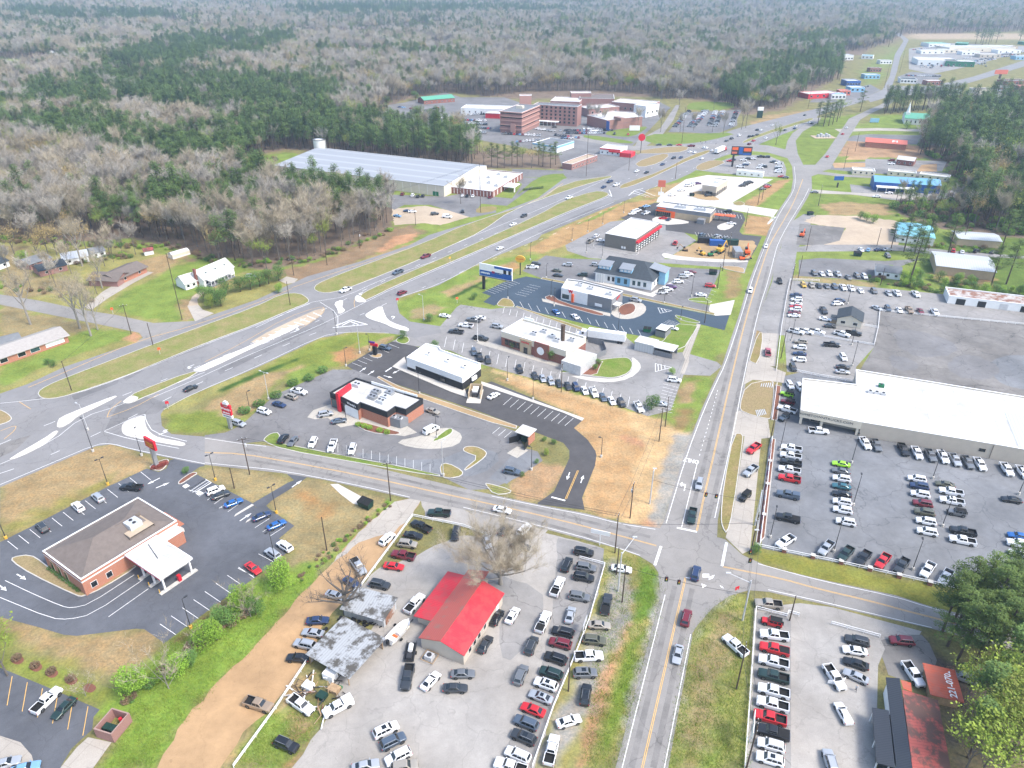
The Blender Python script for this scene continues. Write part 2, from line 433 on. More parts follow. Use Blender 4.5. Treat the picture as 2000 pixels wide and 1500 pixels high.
def strokes(parent,x0,x1,y,z,h,m,n=7,seed=1):
 """worn print too small to read: a broken row of short strokes on a sign face"""
 rr = random.Random(seed); mb = MB(); w_ = (x1 - x0) / n
 for k in range(n):
  a = x0 + k * w_; mb.box(a,a + w_ * rr.uniform(.55,.8),y - .01,y + .01,z - h * rr.uniform(.3,.5),z + h * rr.uniform(.3,.5))
 o = mb.build('sign_print',m,parent); o['kind'] = 'stuff'; return o
def lettering(txt,size,m,parent,loc,rot,name='lettering',bold=.0,stretch=None,ext=.02):
 o = mesh_obj(name,text_mesh(txt,size,m,bold,ext),parent,loc); o.rotation_euler = rot
 if stretch: o.scale = stretch
 return o
# ---------------- terrain ----------------
def hill(x,y):
 x = np.asarray(x,float); y = np.asarray(y,float)
 r = np.clip((y - 1750) / 1600,0,1); r = r * r * (3 - 2 * r)
 n = np.sin(x / 430 + .7) * np.sin(y / 520 + 1.1) + .5 * np.sin(x / 190 + y / 260) + .35 * np.sin(x / 95 - y / 130 + 2)
 far = np.clip((y - 4200) / 4000,0,1)
 side = np.clip((-x - 500) / 900,0,1) * np.clip((y - 700) / 900,0,1)
 return r * (8 + 15 * n) + far * (42 + 28 * np.sin(x / 1500 + 2) + 12 * np.sin(x / 610)) + side * (5 + 6 * n)
TAN = (.265,.20,.105); GREEN = (.15,.21,.045); MID = (.215,.21,.075); DRY = (.235,.195,.10); CLAY = (.34,.20,.115)
STRAW = (.40,.29,.155); LITTER = (.155,.122,.092); GRAV = (.25,.245,.22); BRUSH = (.2,.145,.09); DARKG = (.045,.09,.02)
FIELD = (.16,.21,.05); DARKSOIL = (.10,.085,.07)
PAINT = [  # colour, feather metres, outline as seen in the photo
 (FIELD,8,'-400,700 -400,430 300,430 1000,340 2500,120 2500,700'),
 (MID,3,'-200,620 0,620 500,540 800,480 1000,420 1300,300 1320,420 1000,540 700,680 400,780 0,960 -200,1050'),
 (LITTER,3,'-900,490 0,470 60,480 150,472 250,466 330,482 440,519 520,530 620,508 700,475 768,448 772,405 735,392 640,368 540,332 470,320 480,305 560,292 640,297 700,306 930,330 1000,328 1040,328 1100,332 1100,300 1000,300 900,272 800,262 730,245 745,215 790,195 880,180 960,190 1040,195 1130,188 1270,190 1340,193 1400,200 1450,225 1530,215 1580,185 1640,150 1650,120 1700,100 1765,68 2000,60 3500,60 3500,-40 -2500,-40'),
 (LITTER,2,'1790,300 1800,260 1830,230 1900,222 2600,200 2600,470 2000,470 1900,455 1830,445 1770,425 1740,410 1765,378 1900,372 1850,330'),
 (BRUSH,3,'520,560 640,540 720,500 830,452 800,440 760,450 700,478 620,512 520,535 440,525 330,490 330,500 440,545 480,558'),
 (CLAY,1.5,'735,490 770,462 815,455 808,470 770,482 745,494'),
 (MID,3,'0,455 0,600 330,640 600,560 560,540 440,530 330,500 260,480 120,480'),
 (DRY,3,'0,480 60,480 60,640 0,640'),(DRY,3,'0,610 110,618 250,650 200,660 120,650 60,665 0,700'),
 (GREEN,2,'205,600 235,575 300,545 345,520 400,505 480,505 480,530 370,580 380,625 330,630 280,622 225,608'),
 (TAN,2,'270,510 330,495 350,510 300,540 270,530'),(GREEN,2,'60,700 130,660 180,640 265,650 270,655 180,685 70,720 0,765 0,715'),
 (CLAY,1.2,'240,662 262,648 280,656 270,668 250,668'),(TAN,2,'350,610 352,585 380,585 385,618 362,626'),
 (GREEN,3,'470,318 500,305 560,297 600,305 540,325 500,332'),
 (TAN,2,'72,767 125,740 160,760 140,772 100,780'),(GREEN,1.5,'610,560 680,552 760,520 760,525 680,572 620,570'),
 (TAN,3,'620,548 700,538 820,480 960,430 960,425 830,465 700,512'),
 (TAN,2,'0,925 60,900 150,880 180,875 217,868 270,885 300,905 285,915 212,950 60,1029 0,1058 0,990'),
 ((.2,.19,.06),3,'0,1030 60,1000 180,950 210,935 200,955 60,1029 0,1050'),(DARKG,1.2,'120,868 60,905 50,903 115,865'),
 (DRY,2,'385,928 390,912 470,915 560,932 560,942 495,984'),(DRY,2,'520,975 595,935 637,940 760,980 770,990 700,1050 640,1090 560,1110 572,1072 545,1052 575,1027 530,998'),
 ((.26,.16,.07),3,'580,960 620,965 650,1000 630,1005 590,985'),
 (GREEN,1.5,'760,978 775,985 700,1050 620,1110 560,1150 520,1160 560,1110 640,1085'),
 (TAN,3,'75,1225 150,1242 282,1229 320,1257 300,1285 235,1330 180,1320 60,1270 0,1240 0,1205'),
 ((.16,.19,.04),3,'0,1240 60,1275 180,1325 250,1340 240,1385 200,1400 90,1345 0,1305'),
 ((.15,.235,.04),2,'320,1257 500,1130 570,1120 620,1110 615,1135 500,1262 425,1335 362,1410 307,1482 300,1500 195,1500 230,1440 250,1400 200,1390 250,1330'),
 ((.15,.10,.06),2,'380,1225 430,1178 440,1180 400,1230 330,1262'),
 (TAN,2,'540,1380 590,1300 600,1330 560,1400 500,1430 457,1500 405,1500'),(GREEN,3,'455,1500 520,1400 600,1380 640,1400 600,1450 560,1500'),
 (TAN,2,'560,1400 610,1395 620,1420 570,1450'),(CLAY,1.5,'600,1450 640,1405 630,1420 572,1500 555,1500'),
 # strip west of the avenue
 (MID,2,'1180,1068 1250,1085 1290,1125 1296,1180 1209,1500 1040,1500 1135,1235'),
 (CLAY,1.2,'1190,1130 1215,1130 1225,1180 1205,1260 1160,1330 1140,1440 1125,1500 1140,1500 1180,1380 1225,1250 1240,1150 1200,1110'),
 (GRAV,2,'1195,1090 1230,1110 1240,1160 1215,1240 1170,1320 1140,1400 1080,1500 1040,1500 1115,1340 1170,1200'),
 ((.11,.19,.03),1.5,'1250,1090 1285,1110 1292,1160 1275,1190 1240,1230 1245,1170'),((.13,.19,.03),1.5,'1220,1260 1262,1230 1190,1480 1170,1490 1190,1400'),
 (GRAV,.8,'1305,1500 1352,1245 1362,1222 1392,1184 1425,1160 1435,1166 1405,1192 1375,1235 1358,1290 1318,1500'),(GRAV,.7,'1194,1500 1282,1165 1284,1120 1296,1125 1296,1165 1207,1500'),
 # east of the avenue
 ((.20,.215,.065),3,'1301,1500 1345,1240 1400,1175 1460,1155 1475,1190 1460,1500'),(GREEN,2,'1365,1500 1400,1360 1415,1330 1400,1440 1395,1500'),(GREEN,2,'1320,1500 1345,1440 1355,1500'),
 ((.12,.17,.03),1.5,'1404,1310 1425,1270 1412,1345 1398,1350'),
 (DRY,1,'1490,1185 1510,1180 1560,1205 1555,1215 1500,1200'),((.17,.18,.04),2,'1482,1070 1625,1100 1840,1150 2000,1180 2000,1230 1812,1190 1750,1168 1600,1132 1500,1105 1470,1090'),
 (DARKSOIL,4,'1725,1240 1800,1235 1850,1290 2000,1330 2000,1500 1840,1500 1850,1370 1790,1320 1735,1315'),
 # centre: straw and bare soil plot
 (STRAW,1.2,'938,712 1141,818 1121,836 1163,881 1165,890 1137,972 1142,994 1210,1018 1265,1030 1290,1000 1340,860 1350,845 1290,815 1150,772'),
 ((.35,.235,.12),1.0,'960,735 1141,780 1220,805 1262,880 1240,905 1232,1010 1180,1010 1142,994 1137,972 1165,890 1163,881 1121,836 1141,818'),
 (CLAY,.8,'1210,848 1240,855 1262,868 1258,874 1232,866 1215,858'),(GREEN,1.0,'938,712 1150,768 1290,812 1286,818 1150,776 1010,732 940,716'),
 (CLAY,1.5,'1250,1010 1300,1020 1292,1035 1250,1025'),(GRAV,1.5,'1315,850 1370,840 1300,1022 1285,1030 1268,1010 1290,930'),
 (GREEN,2,'1300,805 1335,735 1390,735 1385,770 1345,845 1300,825 1285,815'),((.2,.15,.07),2,'1320,800 1350,790 1345,830 1320,838'),
 (GREEN,1.5,'1345,705 1378,632 1412,645 1400,705 1370,712'),(GREEN,1.5,'1298,660 1330,627 1362,635 1340,680 1300,665'),
 (GREEN,2,'1390,530 1450,530 1435,585 1390,590 1380,580'),((.22,.17,.08),2,'1420,530 1450,532 1440,580 1418,585'),
 (GREEN,2,'775,590 857,555 940,515 1000,500 1060,497 1010,530 960,560 935,590 900,600 855,635 800,632 778,612'),
 (TAN,3,'860,570 920,548 960,525 1010,508 1000,520 930,556 880,580'),(DRY,2,'800,605 850,592 870,600 840,622 806,622'),(TAN,2,'1320,760 1360,745 1350,790 1325,790'),(DRY,3,'1330,1400 1360,1290 1400,1210 1440,1190 1430,1300 1385,1420 1350,1500'),(DRY,3,'0,560 60,540 130,545 180,560 120,575 40,580'),(TAN,3,'380,540 420,560 470,545 440,530'),
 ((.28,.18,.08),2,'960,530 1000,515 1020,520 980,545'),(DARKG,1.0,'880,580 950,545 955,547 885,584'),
 ((.31,.21,.10),1.5,'1028,490 1100,445 1200,400 1284,388 1278,394 1210,428 1110,478 1060,495'),(GREEN,1.2,'1120,440 1200,404 1215,398 1170,425'),
 ((.15,.19,.04),2,'400,800 500,725 625,665 690,652 760,652 780,660 766,668 676,712 560,735 505,798 455,840 400,850 330,840 320,810'),
 (TAN,2,'395,795 500,735 590,715 600,725 540,745 505,790 470,815 400,800'),(TAN,1.5,'660,700 740,662 770,655 768,664 676,712'),((.3,.17,.08),2,'645,690 700,668 690,700 670,712'),(GREEN,2,'560,735 610,712 630,730 560,770'),
 ((.29,.2,.115),1.5,'998,938 1040,905 1090,905 1105,920 1080,962 1050,982 1010,975'),(DARKG,.8,'430,760 500,728 580,700 582,704 505,735 432,766'),
 ((.28,.21,.10),1.5,'1300,384 1360,345 1385,340 1262,372 1255,388'),(GREEN,2,'1350,338 1300,352 1262,366 1262,370 1330,350 1385,338'),
 ((.3,.2,.1),2,'1450,400 1520,352 1535,350 1545,350 1520,412'),(GREEN,1.5,'1475,405 1545,352 1552,356 1530,405 1515,410'),((.3,.2,.1),1.5,'1462,420 1500,424 1515,432 1498,460 1452,456 1456,430'),
 (GREEN,3,'1400,295 1450,270 1560,245 1540,275 1535,290 1490,282'),((.14,.19,.04),3,'1552,270 1600,232 1690,220 1620,300 1595,320 1570,322 1555,295'),(GREEN,3,'1280,285 1300,260 1380,262 1450,255 1400,270 1340,285'),(TAN,4,'1460,240 1500,225 1590,215 1590,220 1480,248'),
 (TAN,3,'1340,205 1430,200 1430,212 1350,216'),(GREEN,3,'1040,365 1050,345 1150,340 1180,335 1160,345 1060,358 1010,382 1000,388'),
 (GREEN,3,'1575,332 1590,330 1600,345 1660,350 1665,375 1585,375'),((.13,.18,.04),3,'1570,405 1590,382 1660,385 1750,395 1750,430 1600,418 1562,430'),(TAN,3,'1600,400 1650,395 1740,400 1740,420 1620,420'),
 ((.3,.2,.12),3,'1640,290 1660,270 1720,275 1830,290 1800,310 1640,305'),(GREEN,3,'1700,225 1715,248 1830,250 1825,235 1760,225'),
 ((.32,.26,.18),8,'1775,78 2100,78 2100,68 1775,65'),((.15,.19,.06),8,'1680,140 1745,90 1760,95 1720,160 1690,170'),
 ((.18,.23,.06),5,'-300,150 -300,115 0,118 115,118 125,140 60,150 0,152'),((.3,.24,.14),5,'560,75 700,72 700,80 560,85'),
 ((.14,.2,.03),2,'1537,650 1545,650 1575,660 1560,665 1537,655'),(GREEN,1,'1520,690 1537,690 1535,710 1518,708'),
 (DRY,2,'1540,545 1560,538 1715,552 1715,562 1600,552'),(GREEN,1,'1548,500 1575,505 1560,518 1548,515'),
 ((.09,.14,.03),3,'1715,565 1720,545 1800,540 1850,560 2000,600 2100,600 2100,470 1900,460 1780,455 1760,480 1800,500 1790,530'),
 ((.28,.2,.1),4,'1830,530 1940,545 1940,560 1830,548'),(TAN,4,'1470,745 1500,740 1515,800 1505,815 1445,805 1445,770'),(TAN,2,'1470,645 1500,645 1480,712 1462,705'),
]
WH = ((440,96),(455,99),(330,55),(705,118),(745,112),(905,150),(1060,95),(1200,120),(1420,60),(1560,85),(250,215),(345,238),(372,235),(860,100))
PAINT += [((.24,.24,.11) if k % 2 else (.34,.28,.17),5,'%d,%d %d,%d %d,%d %d,%d' % (x - 16,y,x,y - 4,x + 24,y - 1,x + 6,y + 6)) for k,(x,y) in enumerate(WH)]
def build_ground():
 def axis(lo,hi,a,b,fine,grow):
  v = list(np.arange(a,b + fine,fine)); s = fine; q = v[-1]
  while q < hi: s *= grow; q += s; v.append(q)
  s = fine; q = v[0]; left = []
  while q > lo: s *= grow; q -= s; left.append(q)
  return np.array(left[::-1] + v)
 X = axis(-6800,6800,-230,300,1.3,1.06); Y = axis(-1500,7600,72,560,1.3,1.045)
 xx,yy = np.meshgrid(X,Y); nx,ny = len(X),len(Y); x = xx.ravel(); y = yy.ravel(); z = hill(x,y)
 c = np.tile(np.array((.17,.165,.07)),(len(x),1))
 nz = (np.sin(x * .9 + 1.3 * np.sin(y * .5)) + np.sin(y * 1.1 + 1.7 * np.sin(x * .37)) + np.sin(x * .21 - y * .33 + 2)) / 3
 for colr,f,s in PAINT:
  w_ = [(q.x,q.y) for q in WP([(a,max(b,-30)) for a,b in pts(s)])]
  xs = [q[0] for q in w_]; ys = [q[1] for q in w_]
  idx = np.where((x > min(xs) - 2 * f) & (x < max(xs) + 2 * f) & (y > min(ys) - 2 * f) & (y < max(ys) + 2 * f))[0]
  if not len(idx): continue
  d = polydist(x[idx],y[idx],w_); d = np.where(inpoly(x[idx],y[idx],w_),d,-d)
  a = np.clip((d + nz[idx] * f * .8) / f + .5,0,1)[:,None]
  c[idx] = c[idx] * (1 - a) + np.array(colr) * a
 far = y > 3700; c[far] = (.12,.10,.08)
 me = bpy.data.meshes.new('ground'); me.vertices.add(len(x))
 me.vertices.foreach_set('co',np.stack([x,y,z],1).astype(np.float32).ravel())
 i,j = np.meshgrid(np.arange(nx - 1),np.arange(ny - 1)); a = (j * nx + i).ravel()
 f = np.stack([a,a + 1,a + nx + 1,a + nx],1).ravel().astype(np.int32)
 me.loops.add(len(f)); me.loops.foreach_set('vertex_index',f)
 me.polygons.add(len(a)); me.polygons.foreach_set('loop_start',np.arange(0,len(f),4,dtype=np.int32))
 me.polygons.foreach_set('loop_total',np.full(len(a),4,np.int32)); me.update(); me.validate()
 at = me.color_attributes.new('soil','FLOAT_COLOR','POINT')
 at.data.foreach_set('color',np.concatenate([c,np.ones((len(c),1))],1).astype(np.float32).ravel())
 m = bpy.data.materials.new('soil_and_grass'); nt,b = nodes_of(m); N = nt.nodes; Lk = nt.links
 b.inputs['Roughness'].default_value = .95; b.inputs['Specular IOR Level'].default_value = .1
 A = N.new('ShaderNodeAttribute'); A.attribute_name = 'soil'; g = N.new('ShaderNodeNewGeometry')
 def noise(s,d,r=.65):
  n = N.new('ShaderNodeTexNoise'); n.inputs['Scale'].default_value = s; n.inputs['Detail'].default_value = d; n.inputs['Roughness'].default_value = r
  Lk.new(g.outputs['Position'],n.inputs['Vector']); return n.outputs['Fac']
 def mr(v,lo,hi,p,q):
  r = N.new('ShaderNodeMapRange'); Lk.new(v,r.inputs['Value'])
  for k,u in (('From Min',lo),('From Max',hi),('To Min',p),('To Max',q)): r.inputs[k].default_value = u
  return r.outputs[0]
 mu = N.new('ShaderNodeMath'); mu.operation = 'MULTIPLY'; Lk.new(mr(noise(.12,6),.3,.7,.72,1.28),mu.inputs[0]); Lk.new(mr(noise(1.6,6,.8),.35,.65,.72,1.28),mu.inputs[1])
 s1 = N.new('ShaderNodeVectorMath'); s1.operation = 'SCALE'; Lk.new(A.outputs['Color'],s1.inputs[0]); Lk.new(mu.outputs[0],s1.inputs['Scale'])
 mx = N.new('ShaderNodeMix'); mx.data_type = 'RGBA'; mx.blend_type = 'MIX'
 # thin dry thatch shows through in tufts
 hs = N.new('ShaderNodeVectorMath'); hs.operation = 'MULTIPLY'; Lk.new(s1.outputs[0],hs.inputs[0]); hs.inputs[1].default_value = (1.14,1.02,.92)
 Lk.new(s1.outputs[0],mx.inputs[6]); Lk.new(hs.outputs[0],mx.inputs[7]); Lk.new(mr(noise(.4,5,.75),.42,.62,0,1),mx.inputs[0])
 Lk.new(mx.outputs[2],b.inputs['Base Color'])
 me.materials.append(m); o = mesh_obj('ground',me,kind='structure',label='grass, dry turf and bare soil between the roads and lots')
 return float(X[0]),float(X[-1]),float(Y[0]),float(Y[-1]),float(z.max())
GB = build_ground()

# ---------------- roads ----------------
HWY = '0,1100 -350,1250 -350,900 0,769 55,750 125,717 265,669 380,627 500,586 600,540 700,512 800,479 838,459 940,428 1050,387 1100,350 1180,328 1250,300 1310,285 1380,270 1450,248 1530,228 1588,214 1640,200 1700,186 1740,168 1760,172 1700,194 1640,212 1597,226 1590,240 1562,250 1530,262 1482,282 1450,294 1416,304 1390,314 1348,339 1320,352 1262,371 1232,384 1200,392 1160,412 1066,449 1050,468 940,512 857,557 780,582 775,590 780,612 800,628 858,637 862,650 810,660 790,655 750,650 700,648 675,650 657,655 625,660 580,682 500,719 375,771 345,785 322,797 314,809 316,832 335,848 400,853 400,908 375,904 275,883 217,868 187,872 0,952'
hwy = sheet('highway',HWY,.03,'highway_asphalt',label='grey four-lane divided highway with its turning lanes and frontage road')
sheet('asphalt_overlay','22,899 60,885 110,862 217,868 187,872 0,950 0,907',.034,'highway_asphalt')
sheet('highway_patch','240,738 402,671 408,676 300,712 246,744',.036,'lot_asphalt'); sheet('highway_patch','140,773 232,742 230,749 145,782',.036,'lot_asphalt')
sheet('highway_patch','425,724 588,642 620,620 640,632 560,668 430,732',.036,'lot_asphalt'); sheet('highway_patch','1050,452 1150,410 1260,372 1262,376 1160,416 1060,458',.036,'lot_asphalt')
sheet('highway_patch','230,790 280,775 300,778 330,790 305,808 262,812 235,830 205,840',.036,'lot_asphalt'); sheet('highway_patch','0,870 25,860 60,850 30,880 0,893',.036,'old_asphalt')
ave = sheet('avenue','1202,1500 1150,1700 1275,1760 1305,1500 1352,1245 1352,1150 1400,1060 1402,1015 1413,960 1432,872 1447,800 1456,750 1478,645 1491,595 1506,550 1522,490 1527,475 1543,442 1566,405 1578,385 1586,368 1585,345 1583,330 1569,322 1558,300 1554,275 1568,257 1597,240 1604,230 1590,230 1573,242 1548,260 1538,275 1534,292 1538,309 1547,325 1549,350 1545,375 1520,412 1505,442 1484,494 1462,552 1445,610 1428,660 1410,715 1395,745 1370,800 1335,892 1296,1020 1283,1040 1285,1110 1290,1165',.045,'road_asphalt',label='two-lane avenue running away from the viewer with double yellow centre line')
street = sheet('cross_street','400,853 475,866 520,870 700,905 850,941 900,953 1050,985 1145,1003 1210,1020 1290,1032 1360,1050 1404,1050 1417,1054 1450,1084 1500,1107 1600,1131 1750,1163 1812,1183 2100,1255 2100,1300 1820,1228 1625,1184 1500,1156 1462,1153 1425,1164 1392,1187 1362,1222 1350,1240 1300,1170 1296,1150 1290,1125 1275,1102 1250,1087 1210,1072 1160,1059 1070,1035 960,1009 900,994 800,974 637,938 550,924 400,908',.038,'road_asphalt',label='two-lane cross street passing between the bank, the restaurants and the car lots')
sheet('link_road','1583,345 1569,322 1592,322 1612,300 1658,232 1692,216 1716,206 1740,194 1748,196 1735,206 1700,222 1680,234 1666,256 1628,318 1622,330 1605,335 1640,340 1750,347 1750,350 1640,345 1598,340',.048,'road_asphalt')
sheet('link_road','1534,292 1500,284 1455,280 1440,294 1455,294 1500,298 1538,309',.04,'road_asphalt')
sheet('access_road','1586,372 1600,378 1660,380 1750,388 1900,398 1900,390 1740,380 1665,376 1585,370',.05,'pale_concrete')
sheet('side_street','-60,570 0,575 75,587 160,605 225,615 300,631 380,627 300,665 265,669 279,660 272,650 200,635 100,615 0,595 -60,588',.034,'road_asphalt',label='residential street joining the frontage road')
sheet('avenue_apron','1518,487 1558,480 1546,560 1538,640 1540,655 1505,655 1478,645 1491,595 1508,550',.02,'worn_asphalt')
sheet('access_road','1527,475 1548,432 1570,418 1592,420 1560,482 1545,490 1524,488',.02,'worn_asphalt')
# upper right highway fork
sheet('highway','1690,190 1740,168 1820,168 1900,150 2000,118 2200,60 2200,95 2000,130 1900,160 1820,182 1740,188 1700,200',.05,'highway_asphalt')
sheet('highway','1722,178 1737,150 1748,106 1765,80 1758,72 1748,68 1757,64 1775,78 1768,92 1758,112 1752,140 1738,180',.06,'highway_asphalt')
sheet('access_road','1630,252 1715,250 1830,253 1900,262 1900,266 1830,258 1715,255 1640,258',.04,'pale_concrete')
sheet('driveway','165,600 200,570 250,540 285,530 300,532 262,552 215,580 178,606',.042,'pale_concrete'); sheet('driveway','366,598 388,596 396,605 418,612 381,628',.046,'pale_concrete')
sheet('dirt_track','366,598 388,596 385,585 400,570 395,565 375,580',.02,'tan_gravel',rg=.2)
sheet('driveway','575,552 582,545 560,540 545,548 560,555',.03,'pale_concrete')

# verges and medians (kerbed islands)
def verge(s,m='verge',sm=1,**k): return island('grass_island',s,m,sm,**k)
def turf(name,c,c2,sc_=.5,c3=None):
 m = bpy.data.materials.new(name); nt,b = nodes_of(m); N = nt.nodes; Lk = nt.links; b.inputs['Roughness'].default_value = .95; b.inputs['Specular IOR Level'].default_value = .1
 g = N.new('ShaderNodeNewGeometry'); n = N.new('ShaderNodeTexNoise'); n.inputs['Scale'].default_value = sc_ * .35; n.inputs['Detail'].default_value = 7; n.inputs['Roughness'].default_value = .7
 Lk.new(g.outputs['Position'],n.inputs['Vector']); r = N.new('ShaderNodeValToRGB'); e = r.color_ramp.elements; e[0].position = .35; e[1].position = .65
 e[0].color = (*c,1); e[1].color = (*c2,1); Lk.new(n.outputs['Fac'],r.inputs[0])
 n2 = N.new('ShaderNodeTexNoise'); n2.inputs['Scale'].default_value = 2.5; n2.inputs['Detail'].default_value = 3; Lk.new(g.outputs['Position'],n2.inputs['Vector'])
 mr = N.new('ShaderNodeMapRange'); mr.inputs['From Min'].default_value = .3; mr.inputs['From Max'].default_value = .7; mr.inputs['To Min'].default_value = .8; mr.inputs['To Max'].default_value = 1.2; Lk.new(n2.outputs['Fac'],mr.inputs['Value'])
 s = N.new('ShaderNodeVectorMath'); s.operation = 'SCALE'; Lk.new(r.outputs[0],s.inputs[0]); Lk.new(mr.outputs[0],s.inputs['Scale']); Lk.new(s.outputs[0],b.inputs['Base Color']); M[name] = m
turf('verge',(.16,.19,.05),(.26,.215,.10)); turf('green_turf',(.115,.185,.03),(.18,.205,.055)); turf('tan_turf',(.28,.21,.115),(.24,.195,.095)); turf('dry_turf',(.20,.18,.06),(.27,.2,.1))
verge('72,767 90,754 125,739 250,691 375,644 500,599 550,574 585,572 604,584 602,592 575,602 500,634 402,670 300,712 240,737 140,771 100,780 80,778')
verge('612,565 618,555 650,541 700,522 825,476 912,437 1050,394 1100,358 1192,343 1196,346 1180,350 1100,374 1000,410 940,453 885,478 825,505 700,556 650,572 625,572')
verge('702,581 709,572 747,554 885,495 1050,421 1100,392 1160,373 1184,375 1190,380 1180,386 1100,417 1050,440 912,499 775,557 725,582 710,588')
verge('1208,366 1220,358 1290,335 1350,303 1386,292 1388,297 1346,313 1330,320 1250,358 1215,369','dry_turf')
verge('1450,276 1490,259 1550,240 1588,229 1588,235 1550,246 1490,265 1452,281')
verge('1240,296 1290,288 1346,285 1340,296 1290,300 1245,300','tan_turf'); verge('1238,318 1290,300 1310,302 1290,318 1250,328','tan_turf')
verge('1358,331 1362,322 1390,312 1420,316 1400,325 1375,334','tan_turf')
verge('0,800 15,807 25,817 18,824 0,830 -40,840 -40,795','tan_turf')
verge('240,786 250,778 265,766 375,725 390,728 310,765 277,778 255,789','verge')

def pad(s,sm=1): return island('concrete_island',s,'white_concrete',sm,h=.15)
pad('374,722 386,727 400,725 500,677 588,638 576,633 500,671'); pad('712,617 718,611 746,596 750,610 757,625 775,634 799,641 798,648 786,646 765,640 750,632 722,624')
pad('651,592 670,585 670,594 668,600 676,607 660,615 660,606'); pad('237,838 240,828 252,821 282,811 283,822 286,835 295,847 312,856 360,864 363,870 350,872 312,865 260,855 241,850')
pad('224,773 230,775 180,800 155,811 130,832 111,837 112,825 117,816 160,798'); pad('108,841 116,843 92,865 57,885 22,899 18,896 88,856'); pad('239,787 244,781 257,772 275,778 251,789')
pad('692,582 698,576 712,584 717,590 696,591')
# highway paint
stripes_on(hwy,'lane_dashes',['0,868 60,842 180,795 400,712 560,640 700,572 800,525 900,482 1000,444 1100,404 1200,362 1300,316 1400,272 1500,246 1590,222','0,925 60,905 187,850 400,742 560,672 700,618 800,572 900,532 1000,490 1100,450 1180,412 1320,345 1420,298 1500,270 1590,236','330,745 420,705 560,655 640,618'],.16,'paint_white',.05,(3,9))
stripes_on(hwy,'edge_line',['0,947 100,905 187,868 217,866 260,878 400,906','320,800 375,770 500,717 625,657 675,648 760,651','-20,790 60,782 140,772 240,738 402,672 500,636 605,593','640,572 700,555 825,504 912,466 1050,411 1180,352','0,907 100,864 160,815 240,790 400,727','782,580 857,556 940,512 1066,449 1160,411 1200,394','300,776 380,742 470,700 590,650 640,628 700,597 775,560 912,502 1100,420 1190,384','204,842 283,806 284,820 300,846 365,862','204,843 255,858 350,876','625,590 660,612 660,640','500,640 600,592 640,585 672,580 760,540 885,498'],.14,'paint_white',.052)
stripes_on(hwy,'centre_line',['55,757 125,728 270,665 380,636 500,593 570,564','570,562 620,545 700,517 825,477 940,434 1050,391 1100,358'],.12,'paint_yellow',.052,None,True)
stripes_on(hwy,'yellow_edge',['209,815 215,800 237,783','209,815 260,797 310,770','0,842 32,830 30,840 8,858','400,707 470,672 560,620 620,600 634,600 632,612 600,635 585,642','693,600 691,590 696,580','38,785 60,799'],.16,'paint_yellow',.053)
sheet('hatched_median','490,668 520,650 570,626 615,606 633,602 630,612 600,634 585,637 510,672',.0365,'tan_gravel',parent=hwy)
hm = MB()
for k in range(10):
 f = k / 9.0; stripe_mb(hm,[G(500 + f * 112,666 - f * 55),G(524 + f * 104,668 - f * 50)],.35,.056)
hm.build('hatching','paint_white',hwy)
stripes_on(hwy,'hatching',['1228,382 1240,372 1256,368','1232,376 1262,384','1240,374 1270,384','1250,371 1280,383','1180,376 1195,384 1190,371','655,637 685,625 718,634','668,636 684,628 700,634','650,640 718,634'],.4,'paint_white',.055,smooth=0)
def arrow(parent,px,py,px2,py2,turn=0,ln=3.6,m='paint_white',z=.056):
 a = G(px,py); b = G(px2,py2); t = (b - a).normalized(); n = Vector((-t.y,t.x,0)); mb = MB(); a = a - t * ln / 2; b = a + t * ln
 def q(u,v): p = a + t * u + n * v; return (p.x,p.y,z)
 if not turn: mb.quad(q(0,-.13),q(ln * .6,-.13),q(ln * .6,.13),q(0,.13)); mb.quad(q(ln * .55,-.5),q(ln,0),q(ln * .55,.5))
 else:
  mb.quad(q(0,-.13),q(ln * .7,-.13),q(ln * .7,.13),q(0,.13)); mb.quad(q(ln * .55,.1 * turn),q(ln * .72,.1 * turn),q(ln * .72,.9 * turn),q(ln * .55,.9 * turn)); mb.quad(q(ln * .38,.85 * turn),q(ln * .64,1.5 * turn),q(ln * .9,.85 * turn))
 mb.build('arrow_marking',m,parent)
for a in ((370,716,340,728,1),(582,645,610,632,1),(322,845,340,838,1),(703,573,680,582,1),(806,530,780,540,1),(770,620,780,610,1)): arrow(hwy,*a)
# avenue paint
stripes_on(ave,'edge_line',['1215,1500 1299,1162','1301,1022 1340,892 1375,800 1400,745 1415,715 1434,660 1450,610 1467,552 1489,494 1510,442 1525,412 1550,375 1554,350 1551,325','1297.5,1500 1349,1239','1396,1012 1407,960 1426,872 1441,800 1450,750 1472.5,645 1485,595 1500,550 1515,490 1520,475 1537,442 1560,405 1572,385 1580,368'],.14,'paint_white',.06)
stripes_on(ave,'centre_line',['1254.5,1500 1339,1128','1361,1037 1375,970 1392.5,895 1414,800 1422,765 1447,660 1462,605 1480,545 1500,485 1510,465 1540,415 1555,385 1568,350'],.13,'paint_yellow',.06,None,True)
stripes_on(ave,'lane_line',['1331,1031 1363,900'],.14,'paint_white',.06); stripes_on(ave,'lane_dashes',['1366,890 1395,790 1402,760'],.14,'paint_white',.06,(.8,1.6))
stripes_on(ave,'oil_track',['1233,1500 1318,1145','1276,1500 1352,1150','1343,1030 1395,830 1430,690 1470,555 1503,450','1378,1035 1430,820 1465,660 1500,520'],1.1,'road_wear',.054); stripes_on(street,'oil_track',['480,878 600,897 850,951 1100,1007 1270,1049','480,898 600,918 850,972 1100,1031 1270,1085'],1.0,'road_wear',.046)
